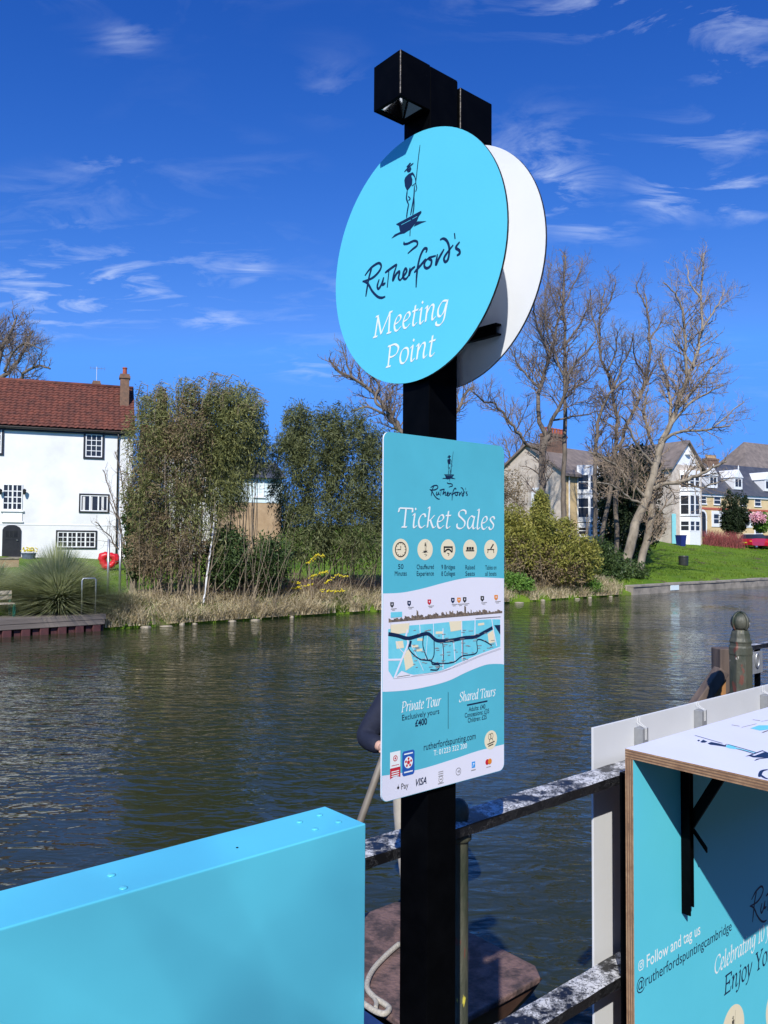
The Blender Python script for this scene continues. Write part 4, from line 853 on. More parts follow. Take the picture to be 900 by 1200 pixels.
# ------------------------------------------------------------------ ticket counter
def build_counter():
    nb, nf = -1.070, -1.049
    p = on(732.5, 877, N, nb); u0, zt = p.dot(U), p.z; D = 0.477; ths = 0.0215; u1 = u0+1.15
    root = thing('ticket_counter', w(u0+0.55, nf+0.1, 1.1), 'turquoise plywood ticket counter with a white printed flap shelf on black brackets', 'counter')
    # plywood front: veneers show along its edges
    def ply_sheet(name, o, a, b, n, t, face, under):
        """sheet with corner o, edges a, b, thickness direction n: printed face on the +n side"""
        m = MB(); L = 7; hs = [0] + [t*(k+1)/L for k in range(L)]
        cor = [o, o+a, o+a+b, o+b]; vs = [c+n*h for h in hs for c in cor]
        for k in range(L): m.add(vs[k*4:k*4+8], [(i, (i+1) % 4, 4+(i+1) % 4, 4+i) for i in range(4)], 2 if k % 2 == 0 else 3)
        m.add(vs[-4:], [(0, 1, 2, 3)], 0); m.add(vs[:4], [(3, 2, 1, 0)], 1)
        me = m.build(name, [face, under, M['ply'], M['ply_dark']], root); return me
    zs = zt-ths
    front = ply_sheet('front_panel', w(u0, nb, 1.12), U*(u1-u0), Zv*(zs-0.0008-1.12), N, nf-nb, M['turq'], M['ply'])
    shelf = ply_sheet('shelf', w(u0, nb, zs), U*(u1-u0), N*(D+nf-nb), Zv, ths, M['paleblue_white'], M['ply_dark'])
    for u in (u0+0.06, u1-0.06):                 # frame that stands the counter on the quay
        f = MB(); f.unz(u-0.02, u+0.02, nb-0.0415, nb-0.0015, 1.1, zs-0.05); f.unz(u-0.02, u+0.02, nf+0.002, nf+0.30, 1.1, 1.118); f.build('leg', M['black'], root, bevel=0.001)
    # folding brackets
    for pu in (on(801.5, 990, N, nf).dot(U), u1-0.2):
        zb = zof(801.5, 1070, N, nf+0.004); zmid = zof(801.5, 968, N, nf+0.004)
        b = MB(); b.unz(pu-0.0155, pu-0.0115, nf+0.0006, nf+0.024, zb, zs-0.002); b.unz(pu-0.0115, pu+0.0155, nf+0.0006, nf+0.0035, zb, zs-0.002)
        b.unz(pu+0.0115, pu+0.0155, nf+0.0035, nf+0.018, zb+0.012, zs-0.002)
        br = b.build('bracket', M['black'], root, bevel=0.0008)
        a = MB(); a.unz(pu-0.010, pu-0.007, nf+0.026, nf+0.38, zs-0.026, zs-0.002); a.unz(pu-0.007, pu+0.012, nf+0.026, nf+0.38, zs-0.005, zs-0.002); a.build('arm', M['black'], br)
        s = MB(); d0 = w(pu+0.004, nf+0.012, zmid); d1 = w(pu+0.004, nf+0.125, zs-0.008); ax = (d1-d0).normalized(); side = ax.cross(U).normalized()
        s.box(d0-U*0.005-side*0.012, d1-d0, U*0.010, side*0.024); s.build('strut', M['black'], br)
        lv = MB(); e0 = w(pu+0.010, nf+0.010, zmid-0.004); e1 = w(pu+0.010, nf+0.055, zmid-0.055); lv.box(e0-U*0.003, e1-e0, U*0.006, Vector((0, 0, 0.012))); lv.build('release_lever', M['black'], br)
        for dz in (0.0, -0.018, -0.052):
            MB().tube([w(pu-0.001, nf+0.0036, zmid+dz), w(pu-0.001, nf+0.0056, zmid+dz)], 0.0026, 10).build('bolt', M['steel'], br)
    PF = Plane(N, nf, U, Zv); H = lambda px, t=2.05: px*t/F
    # print on the front
    c = PF.loc(751.2, 1131); r = 0.0115; i = Ink(PF)
    q = [(c[0]+r*a, c[1]+r*b) for a, b in ((-.55, -.9), (.55, -.9), (.9, -.55), (.9, .55), (.55, .9), (-.55, .9), (-.9, .55), (-.9, -.55), (-.55, -.9))]
    i.line(q, r*.2, smooth=False, taper=False); i.ring(c, r*.42, r*.2, 20); i.disc((c[0]+r*.5, c[1]+r*.5), r*.13, 10); i.build('camera_icon', M['white_ink'], front)
    sans(PF, 'Follow and tag us', (757.8, 1131.5), (820.5, 1096.5), H(13.2), M['white_ink'], front, bold=0.004)
    sans(PF, '@rutherfordspuntingcambridge', (746, 1159.5), (857.3, 1092.5), H(12.2), M['navy'], front)
    xe = 897.5
    roman(PF, 'Celebrating 10 years', (836.5, 1140.5), tuple(_far(PF, (836.5, 1140.5), (xe, 1103.5), 14.35/10.6)), H(17.5, 2.2), M['white_ink'], front, shear=0.15, bold=1.2)
    roman(PF, 'Enjoy Your', (848, 1165), tuple(_far(PF, (848, 1165), (901, 1131), 7.9/6.6)), H(20, 2.2), M['navy'], front, shear=0.15, bold=1.35)
    k = 1.5; r0 = PD.loc(*_zs(415, 260, 6.667)((66, 466))); t0 = PF.loc(878.5, 1062)
    emblem(PF, lambda q: (t0[0]+(q[0]-r0[0])*k, t0[1]+(q[1]-r0[1])*k), k, front, figure=False)
    for cx_, cy in ((859, 1207), (909, 1181)):
        c = PF.loc(cx_, cy); r = 0.064; Ink(PF, 1).disc(c, r, 48).build('icon_disc', M['cream_ink'], front)
        if cx_ < 880:
            e = 0.5; emblem(PF, lambda q: ((q[0]-E_C[0])*e + c[0], (q[1]-E_C[1])*e + c[1]-r*.72), e, front, m='black_ink', light='cream_ink', script=False, name='icon')
        else:
            i = Ink(PF)
            for q in (-.45, 0, .45): i.poly([(c[0]+(q+a)*r, c[1]+b*r) for a, b in ((-.18, .32), (.18, .32), (.18, -.02), (-.18, -.02))])
            i.build('icon', M['black_ink'], front)
    # print on the shelf top
    PT = Plane(Zv, zt, U, N)
    fS = _zs(780, 820, 7.5); LT = lambda pts: [tuple(PT.loc(*fS(q))) for q in pts]
    i = Ink(PT)
    for q in ([(278, 360), (290, 352), (304, 356), (292, 368)], [(304, 372), (330, 352), (368, 370), (345, 378), (320, 378)], [(370, 384), (400, 372), (470, 386), (520, 400), (538, 388), (528, 415), (440, 402), (390, 396)],
              [(700, 500), (752, 480), (850, 445), (905, 468), (905, 512), (770, 508), (735, 496)], [(778, 540), (800, 520), (860, 512), (905, 500), (905, 514), (830, 522)]): i.poly(LT(q))
    i.line(LT([(258, 314), (380, 350), (500, 384)]), 0.0035, taper=False); i.line(LT([(580, 402), (700, 436), (800, 466)]), 0.004); i.line(LT([(620, 432), (700, 452), (780, 478)]), 0.004); i.line(LT([(540, 392), (580, 402), (640, 420)]), 0.004)
    i.build('emblem', M['navy'], shelf)
    i = Ink(PT, 1); i.poly(LT([(524, 414), (545, 396), (590, 402), (640, 432), (600, 434), (560, 428)])); i.line(LT([(620, 424), (700, 445), (790, 468)]), 0.006); i.build('emblem_tint', M['map_blue'], shelf)
    i = Ink(PT, 3); i.line(LT([(770, 492), (860, 458)]), 0.006, taper=False); i.build('boat_highlight', M['paleblue_white'], shelf)
    i = Ink(PT); i.poly(LT([(745, 252), (820, 226), (905, 226), (905, 262), (830, 272)])); i.build('map_ground', M['map_blue'], shelf)
    i = Ink(PT); i.line(LT([(580, 222), (650, 234)]), 0.008); i.line(LT([(765, 176), (832, 186)]), 0.008); i.line(LT([(668, 244), (800, 212)]), 0.002, taper=False); i.line(LT([(840, 192), (905, 180)]), 0.002, taper=False); i.line(LT([(850, 290), (905, 270)]), 0.008); tag(i.build('map_shields', M['map_brown'], shelf), kind='stuff')
    a0 = PT.loc(*_zs(660, 700, 3.75)((880, 780))); i = Ink(PT)
    q = [(862, 790), (872, 765), (900, 757)]; i.line([tuple(PT.loc(*_zs(660, 700, 3.75)(v))) for v in q], 0.007); q = [(866, 780), (882, 792), (900, 800)]; i.line([tuple(PT.loc(*_zs(660, 700, 3.75)(v))) for v in q], 0.007)
    i.build('script_name', M['navy'], shelf)
def _far(pl, p0, p1, k):
    """the spot k times as far along a baseline (for words that run out of the picture)"""
    a0, b0 = pl.loc(*p0); a1, b1 = pl.loc(*p1); b = (b0+b1)/2
    p = pl.pt(a0+(a1-a0)*k, b, 0) - EYE; c = CAMROT.transposed() @ p
    return (450 + F*c.x/-c.z, 600 - F*c.y/-c.z)
build_counter()

# ------------------------------------------------------------------ gate post with ball finial, timber mooring post
def build_gate():
    nn = -1.285; c0 = on(868, 770, N, nn); u = c0.dot(U); zt = zof(868, 717.5, N, nn)
    root = thing('gate_post', w(u, nn, 1.1), 'dark green cast iron gate post with a ribbed ball finial and latch plate', 'gate post')
    h = zt-1.1; r = 0.0385
    m = MB(); m.lathe(w(u, nn, 1.1), [(0.06, 0), (0.06, 0.03), (r*1.06, 0.05), (r, 0.07), (r, h-0.145), (r*1.04, h-0.140), (r*1.04, h-0.118), (r*.94, h-0.112), (r*.94, h-0.104), (r*1.0, h-0.098), (r*.86, h-0.086), (r*.80, h-0.070), (r*.66, h-0.058)], 8)
    m.build('shaft', M['green_iron'], root, bevel=0.002)
    br = 0.0315; cz = h-0.0335
    prof = [(br*math.sin(R(t)), cz-br*math.cos(R(t))*1.06) for t in (40, 60, 80, 100, 120, 140, 155, 168)] + [(0.002, h)]
    MB().lathe(w(u, nn, 1.1), prof, 24).build('finial', M['green_iron'], root, smooth=True)
    rb = MB()
    for a in (20, 110, 200, 290):
        rb.tube([w(u, nn, 1.1+cz)+Vector((math.cos(R(a))*math.sin(R(t)), math.sin(R(a))*math.sin(R(t)), -math.cos(R(t))*1.06))*(br+0.001) for t in range(45, 176, 10)], 0.004, 6)
    rb.build('finial_rib', M['green_iron'], root, smooth=True)
    zl = zof(888, 775, N, nn+0.01)
    pl = MB(); pl.unz(u+r*0.7, u+0.135, nn+0.008, nn+0.014, zl-0.04, zl+0.035); pl.build('latch_plate', M['grey_alu'], root, bevel=0.001)
    lp = MB(); cc = w(u+0.088, nn+0.017, zl+0.006); lp.tube([cc+U*(0.012*math.cos(R(t)))+Zv*(0.024*math.sin(R(t))) for t in range(0, 361, 20)], 0.0035, 6, caps=False); lp.build('latch_ring', M['steel'], root, smooth=True)
    g = thing('gate', w(u+0.7, nn, 1.1), 'black flat bar gate beside the ball-topped post', 'gate')
    zr = zof(890, 756, N, nn)
    MB().unz(u+r*0.9, u+1.3, nn-0.018, nn+0.006, zr-0.012, zr+0.004).build('top_rail', M['rail'], g)
    MB().unz(u+r*0.9, u+1.3, nn-0.018, nn+0.006, 1.25, 1.27).build('bottom_rail', M['rail'], g)
    for k in range(10): MB().unz(u+0.128+k*0.125, u+0.143+k*0.125, nn-0.013, nn+0.002, 1.10 if k in (0, 9) else 1.27, zr-0.012).build('bar', M['black'], g)
    # mooring post in the water
    yy = 3.12; p = ony(848, 759, yy); base = Vector((p.x, p.y, -0.9)); hw = 0.034
    t = thing('mooring_post', (p.x, p.y, -0.9), 'weathered square timber mooring post with a diagonal brace', 'mooring post')
    a = Vector((1, 0.12, 0)).normalized(); b = Vector((-0.12, 1, 0)).normalized()
    MB().box(base-a*hw-b*hw, a*2*hw, b*2*hw, Zv*(p.z+0.9)).build('post', M['timber'], t, bevel=0.004)
    q0 = ony(845, 785, yy-0.045); q1 = ony(792, 860, yy-0.045); d = (q1-q0)
    e = d.cross(b).normalized(); MB().box(q0-e*0.022-b*0.03, d*1.9, e*0.044, b*0.05).build('brace', M['timber'], t, bevel=0.004)
    q = ony(843, 815, yy-0.03); MB().box(q-a*0.028-b*0.008-Zv*0.4, a*0.05, b*0.012, Zv*0.47).build('lit_wood_board', M['lit_raw_timber'], t)  # added board: its orange stands in for the brace's lit raw wood
build_gate()
# ------------------------------------------------------------------ houses over the river
class Facade:
    """a vertical wall plane: e along it, facing f"""
    def __init__(s, az, p): s.e = Vector((math.sin(R(az)), math.cos(R(az)), 0)); s.f = Vector((math.cos(R(az)), -math.sin(R(az)), 0)); s.val = s.f.dot(p)
    def loc(s, px, py): p = on(px, py, s.f, s.val); return s.e.dot(p), p.z
    def pt(s, a, z, out=0.0): return s.e*a + s.f*(s.val+out) + Zv*z
    def box(s, mb, a0, a1, z0, z1, o0, o1, mi=0): return mb.box(s.pt(a0, z0, o0), s.e*(a1-a0), s.f*(o1-o0), Zv*(z1-z0), mi)
def window(fc, root, a0, a1, z0, z1, cols, rows, frame='white_paint', surround=None, sur=0.09, bar=0.035, out=0.02, mull=None, sill=True, name='window'):
    """joinery proud of the wall, glass set back inside it; mull = number of separate lights side by side"""
    m = MB(); fr = 0.055
    fc.box(m, a0, a1, z0, z0+fr, -0.02, out+0.03); fc.box(m, a0, a1, z1-fr, z1, -0.02, out+0.03); fc.box(m, a0, a0+fr, z0+fr, z1-fr, -0.02, out+0.03); fc.box(m, a1-fr, a1, z0+fr, z1-fr, -0.02, out+0.03)
    n = mull or 1; wd = (a1-a0-2*fr)/n
    for k in range(n):
        l = a0+fr+k*wd; r_ = l+wd
        if k: fc.box(m, l-fr*.7, l+fr*.7, z0+fr, z1-fr, -0.02, out+0.028)
        for c in range(1, cols): x = l+(r_-l)*c/cols; fc.box(m, x-bar/2, x+bar/2, z0+fr, z1-fr, 0.0, out+0.012)
        for q in range(1, rows): z = z0+fr+(z1-z0-2*fr)*q/rows; fc.box(m, l, r_, z-bar/2, z+bar/2, 0.0, out+0.010)
    wobj = m.build(name, M[frame], root)
    g = MB(); fc.box(g, a0+fr*.5, a1-fr*.5, z0+fr*.5, z1-fr*.5, 0.004, 0.012); g.build('pane', M['pane'], wobj)
    if surround:
        q = MB(); s_ = sur; fc.box(q, a0-s_, a1+s_, z1+0.002, z1+s_, -0.02, out+0.05); fc.box(q, a0-s_, a1+s_, z0-s_, z0-0.002, -0.02, out+0.05); fc.box(q, a0-s_, a0-0.002, z0, z1, -0.02, out+0.045); fc.box(q, a1+0.002, a1+s_, z0, z1, -0.02, out+0.045)
        q.build('surround', M[surround], wobj)
    elif sill:
        q = MB(); fc.box(q, a0-0.08, a1+0.08, z0-0.09, z0-0.002, -0.02, 0.12); q.build('sill', M['white_paint'], wobj)
    return wobj
def pxrect(fc, x0, y0, x1, y1):
    p = fc.loc(x0, y0); q = fc.loc(x1, y1); return p[0], q[0], q[1], p[1]
def chimney(root, c, e, f, wa, wb, z0, z1, m, pots=(), potm='brick_red', flash=None):
    k = MB(); o = Vector((c.x, c.y, z0)); k.box(o-e*wa/2-f*wb/2, e*wa, f*wb, Zv*(z1-z0))
    k.box(Vector((c.x, c.y, z1))-e*(wa/2+.06)-f*(wb/2+.06), e*(wa+.12), f*(wb+.12), Zv*0.14); k.box(Vector((c.x, c.y, z1+.14))-e*(wa/2+.02)-f*(wb/2+.02), e*(wa+.04), f*(wb+.04), Zv*0.12)
    ch = k.build('chimney', M[m], root)
    for t, hgt in pots:
        MB().lathe(Vector((c.x, c.y, z1+.26))+e*t, [(.15, 0), (.13, .06), (.115, hgt*.8), (.145, hgt*.84), (.14, hgt)], 12).build('chimney_pot', M[potm], ch)
    if flash:
        q = MB(); q.box(o-e*(wa/2+.02)-f*(wb/2+.02)+Zv*flash, e*(wa+.04), f*(wb+.04), Zv*0.28); q.build('flashing', M['white_paint'], ch)
    return ch
def pantile_roof(root, fc, aL, aR, z_e, o_e, z_r, o_r, pitch_w=0.30, courses=17, m='tile', over=0.0):
    """rolled tiles in overlapping courses: one continuous sheet, too fine to pick apart singly"""
    ncol = int((aR-aL)/pitch_w)*6; vs = []; fs = []
    for r in range(courses):
        for half in (0, 1):
            t = (r+half)/courses
            for i in range(ncol+1):
                a = aL + (aR-aL)*i/ncol; ph = (i % 6)/6*2*math.pi
                lift = 0.045*(0.5+0.5*math.cos(ph)) + (0.045 if half == 0 else 0.0) + 0.01*math.sin(i*1.7+r*2.3)
                vs.append(fc.pt(a, z_e+(z_r-z_e)*t+lift*0.8, o_e+(o_r-o_e)*t+lift*0.5))
    W_ = ncol+1
    for r in range(courses*2-1):
        for i in range(ncol): fs.append((r*W_+i, r*W_+i+1, (r+1)*W_+i+1, (r+1)*W_+i))
    return tag(MB().add(vs, fs).build('roof_tiles', M[m], root), kind='stuff')

def build_white_house():
    fc = Facade(70, ony(75, 640, 44.0))
    base = 1.55; aR = fc.loc(154, 600)[0]; aL = fc.loc(-75, 600)[0]
    ze = fc.loc(75, 502)[1]; dep = 6.4
    root = thing('white_house', fc.pt((aL+aR)/2, base, -dep/2), 'whitewashed three-storey riverside house with a red pantile roof and black window frames', 'house')
    m = MB(); fc.box(m, aL, aR, base-0.6, ze, -dep, 0); m.build('wall', M['whitewash'], root)
    # gable ends and roof
    zr = ze + 3.05; rf = MB()
    for a in (aL, aR-0.25): rf.prism([fc.pt(a, ze, -0.02), fc.pt(a, ze, -dep+.02), fc.pt(a, zr-0.12, -dep/2)], fc.e*0.25)
    rf.build('gable', M['whitewash'], root)
    roof = MB(); roof.add([fc.pt(aL-.1, ze-.06, .32), fc.pt(aR+.12, ze-.06, .32), fc.pt(aR+.12, zr-.03, -dep/2), fc.pt(aL-.1, zr-.03, -dep/2), fc.pt(aL-.1, ze-.06, -dep-.32), fc.pt(aR+.12, ze-.06, -dep-.32)], [(0, 1, 2, 3), (3, 2, 5, 4)])
    ro = roof.build('roof', M['tile'], root)
    pantile_roof(ro, fc, aL-.1, aR+.12, ze-0.02, 0.36, zr, -dep/2)
    rt = MB(); a = aL-.1
    rt.tube([fc.pt(aL-.1, zr+.02, -dep/2), fc.pt(aR+.12, zr+.02, -dep/2)], 0.13, 8); rt.build('ridge', M['tile'], ro, smooth=True)
    gt = MB(); fc.box(gt, aL, aR+.1, ze-.26, ze-.05, 0.0, 0.10); gt.tube([fc.pt(aL, ze-.10, .26), fc.pt(aR+.1, ze-.10, .26)], 0.075, 8); gt.build('gutter', M['black_paint'], root)
    st = MB(); z = fc.loc(60, 615)[1]; fc.box(st, aL, aR, z-.03, z+.03, 0.0, 0.02); st.build('string_line', M['whitewash'], root)
    window(fc, root, *pxrect(fc, 100.5, 508.5, 119.5, 536), 3, 4, surround='black_paint', sur=.11)
    window(fc, root, *pxrect(fc, -18, 500, 1.6, 531), 3, 4, surround='black_paint', sur=.11)
    window(fc, root, *pxrect(fc, 3.5, 567, 26, 598), 2, 4, mull=2, bar=.05)
    a0, a1, z0, z1 = pxrect(fc, 3.5, 598.5, 26, 611)
    p = MB(); fc.box(p, a0, a1, z0, z1, -.02, .05); fc.box(p, a0-.05, a1+.05, z0-.06, z0, 0, .1); p.build('hatch', M['white_paint'], root)
    window(fc, root, *pxrect(fc, 94.5, 580, 126, 599.5), 1, 1, mull=3, surround='black_paint', sur=.08, name='window')
    window(fc, root, *pxrect(fc, 67.5, 623, 111.5, 641.5), 2, 3, mull=4, surround='black_paint', sur=.08)
    window(fc, root, *pxrect(fc, -60, 575, -28, 600), 2, 3, mull=2, surround='black_paint', sur=.08)
    window(fc, root, *pxrect(fc, -66, 622, -30, 644), 2, 3, mull=2, surround='black_paint', sur=.08)
    for x0, x1 in ((97, 99.5), (105, 108), (119, 121.5)):
        a0, a1, z0, z1 = pxrect(fc, x0, 582, x1, 598); c = MB(); fc.box(c, a0, a1, z0, z1, .013, .02); c.build('curtain', M['curtain'], root)
    # door with arched head
    a0, a1, z0, z1 = pxrect(fc, 3, 621, 24, 652.5); ac = (a0+a1)/2; hw = (a1-a0)/2
    arch = [(a0, z0), (a1, z0), (a1, z1)] + [(ac+hw*math.cos(R(t)), z1+.28*math.sin(R(t))) for t in (30, 60, 90, 120, 150)] + [(a0, z1)]
    d = MB(); d.prism([fc.pt(a, z, 0.004) for a, z in arch], fc.f*0.07); door = d.build('door', M['black_paint'], root)
    g = MB(); fc.box(g, a0+.17, a1-.17, z0+1.05, z1-.05, .075, .083); g.build('door_pane', M['pane'], door)
    b = MB()
    for t in (.33, .66): x = a0+.17+(a1-a0-.34)*t; fc.box(b, x-.02, x+.02, z0+1.05, z1-.05, .084, .095)
    fc.box(b, a0+.1, a1-.1, z0+.92, z0+.98, .075, .09); b.build('door_rail', M['black_paint'], door)
    h = MB(); h.tube([fc.pt(a1-.14, z0+.9, .08), fc.pt(a1-.14, z0+.9, .14), fc.pt(a1-.22, z0+.9, .14)], .018, 6); h.build('door_handle', M['steel'], door)
    st = MB(); fc.box(st, a0-.15, a1+.15, base-.5, z0, .0, .45); st.build('door_step', M['stone_cope'], root)
    dp = MB(); xa = fc.loc(137, 600)[0]; dp.tube([fc.pt(xa, ze-.15, .22), fc.pt(xa, ze-.5, .09), fc.pt(xa, base-.2, .09)], .05, 8); dp.build('downpipe', M['black_paint'], root, smooth=True)
    # lamps by the loft window
    for x in (1, 29):
        p = fc.loc(x, 576); l = MB(); l.tube([fc.pt(p[0], p[1], 0), fc.pt(p[0], p[1]+.1, .2)], .02, 6); l.lathe(fc.pt(p[0], p[1]-.18, .22), [(.05, 0), (.09, .12), (.1, .26), (.03, .32)], 8); l.build('wall_lamp', M['black_paint'], root)
    # chimneys
    ca = fc.loc(147, 470)[0]; c = fc.pt(ca, 0, -1.9)
    kz = on(147, 440, fc.f, fc.val-1.9).z
    chimney(root, c, fc.e, fc.f, .50, .55, ze+.95, kz-.22, 'brick_brown', [(0, .42)], flash=.12)
    ca = fc.loc(113, 455)[0]; c = fc.pt(ca, 0, -dep/2-.5); kz = on(114, 449, fc.f, fc.val-dep/2-.5).z
    ch = chimney(root, c, fc.e, fc.f, .40, .35, ze+2.0, kz-.15, 'brick_brown')
    an = MB(); t0 = Vector((c.x, c.y, kz)); an.tube([t0, t0+Zv*1.0], .018, 5); an.tube([t0+Zv*.9-fc.e*.4, t0+Zv*.9+fc.e*.5], .012, 5)
    for k in range(5): an.tube([t0+Zv*.9+fc.e*(-.35+k*.2)-Zv*.12, t0+Zv*.9+fc.e*(-.35+k*.2)+Zv*.12], .008, 4)
    an.build('aerial', M['steel'], root)
    # planter and low wall in front
    a, z = fc.loc(35, 650); p = fc.pt(a, base-.05, 0.75)
    t = thing('flower_planter', p, 'blue grey planter of yellow flowers beside the black door', 'planter')
    MB().lathe(p, [(.20, 0), (.30, .1), (.34, .42), (.38, .52), (.34, .55)], 14).build('pot', M['pot'], t)
    rng = random.Random(4)
    f = MB()
    for k in range(70):
        q = p + Vector((rng.gauss(0, .18), rng.gauss(0, .18), .62+rng.random()*.22)); f.lathe(q, [(.015, -.03), (.045, 0), (.01, .03)], 6)
    f.build('flowers', M['yellow_flower'], t)['kind'] = 'stuff'
    w0, w1 = ground_at(-30, 668), ground_at(22, 667)
    lw = thing('garden_wall', (w0+w1)/2, 'low tan brick garden wall below the black door', 'wall')
    d = (w1-w0); d.z = 0; nn = d.cross(Zv).normalized(); zt = on(10, 653, fc.f, fc.f.dot(w0)).z
    MB().box(Vector((w0.x, w0.y, w0.z-.3)), d, nn*-.25, Zv*(zt-w0.z+.2)).build('wall', M['brick_tan'], lw)
    MB().box(Vector((w0.x, w0.y, zt-.1))-nn*-.03, d, nn*-.31, Zv*.07).build('coping', M['pale_stone'], lw)
build_white_house()

def build_hidden_houses():
    # brick chimney and roof standing above the bamboo
    fc = Facade(70, ony(215, 640, 50.0)); aL, aR = fc.loc(168, 600)[0], fc.loc(262, 600)[0]
    ze = fc.loc(210, 530)[1]; zr = fc.loc(210, 492)[1]
    root = thing('brick_house', fc.pt((aL+aR)/2, 1.6, -3), 'brown brick house with a tall chimney half hidden behind the bamboo', 'house')
    m = MB(); fc.box(m, aL, aR, 1.0, ze, -6, 0); m.build('wall', M['whitewash'], root)
    MB().prism([fc.pt(aL-.1, ze, .3), fc.pt(aL-.1, zr, -3), fc.pt(aL-.1, ze, -6.3)], fc.e*(aR-aL+.2)).build('roof', M['tile'], root)
    a = fc.loc(194, 470)[0]; c = fc.pt(a, 0, -3); kz = on(194, 465, fc.f, fc.val-3).z
    chimney(root, c, fc.e, fc.f, .62, .6, zr-.4, kz-.1, 'brick_brown', [(-.12, .40), (.14, .36)], potm='black_paint')
    a = fc.loc(276, 470)[0]; c = fc.pt(a, 0, -3)
    window(fc, root, *pxrect(fc, 205, 560, 222, 590), 2, 3); window(fc, root, *pxrect(fc, 232, 560, 249, 590), 2, 3)
    # pale boarded building over a tan brick wall
    fc = Facade(66, ony(298, 620, 46.0)); aL, aR = fc.loc(272, 600)[0], fc.loc(330, 600)[0]
    z0 = fc.loc(298, 640)[1]; zm = fc.loc(298, 589)[1]; ze = fc.loc(298, 560)[1]; zr = fc.loc(298, 545)[1]
    root = thing('boathouse', fc.pt((aL+aR)/2, 1.0, -2), 'small pale aqua boarded building above a tan brick wall behind the shrubs', 'building')
    m = MB(); fc.box(m, aL, aR, 0.8, zm, -4, 0); m.build('wall', M['brick_tan'], root)
    nb = 7
    for k in range(nb):
        b = MB(); za = zm+(ze-zm)*k/nb; fc.box(b, aL, aR, za+.004, zm+(ze-zm)*(k+1)/nb-.006, -4, .03+.006*(k % 2)); b.build('board', M['lime_board'], root)
    MB().prism([fc.pt(aL-.2, ze, .35), fc.pt(aL-.2, zr+.4, -2), fc.pt(aL-.2, ze, -4.3)], fc.e*(aR-aL+.4)).build('roof', M['slate'], root)
    window(fc, root, *pxrect(fc, 298, 563, 309, 582), 2, 2, out=.05)
build_hidden_houses()

def bay(fc, root, a0, a1, floors, depth, roof=None):
    """canted bay: floors = [(z0, z1, glazed from, to)]"""
    for z0, z1, g0, g1 in floors:
        c = depth; pl = [(a0, 0), (a0+c*.7, c), (a1-c*.7, c), (a1, 0)]
        MB().prism([fc.pt(a, z0, o) for a, o in pl], Zv*(g0-z0)).build('bay_wall', M['white_paint'], root); MB().prism([fc.pt(a, g1, o) for a, o in pl], Zv*(z1-g1)).build('bay_cornice', M['white_paint'], root)
        for i in range(3):
            p, q = Vector(pl[i]), Vector(pl[i+1]); P, Q = fc.pt(p.x, g0, p.y), fc.pt(q.x, g0, q.y); d = (Q-P); L = d.length; e = d.normalized(); f = Vector((e.y, -e.x, 0))
            if f.dot(fc.f) < 0 and abs(f.dot(fc.f)) > .1: f = -f
            h = g1-g0; nl = 2 if i == 1 else 1; m = MB(); t = .11
            m.box(P-f*.06, e*t, f*.08, Zv*h); m.box(Q-e*t-f*.06, e*t, f*.08, Zv*h); m.box(P+e*t-f*.06, e*(L-2*t), f*.075, Zv*t); m.box(P+e*t-f*.06+Zv*(h-t), e*(L-2*t), f*.075, Zv*t); m.box(P+e*t-f*.06+Zv*(h*.5), e*(L-2*t), f*.07, Zv*.06)
            if nl == 2: m.box(P+e*(L/2-.09)-f*.06, e*.18, f*.077, Zv*h)
            wo = m.build('window', M['white_paint'], root)
            MB().box(P+e*t*.5-f*.045, e*(L-t), f*.01, Zv*h).build('pane', M['pane'], wo)
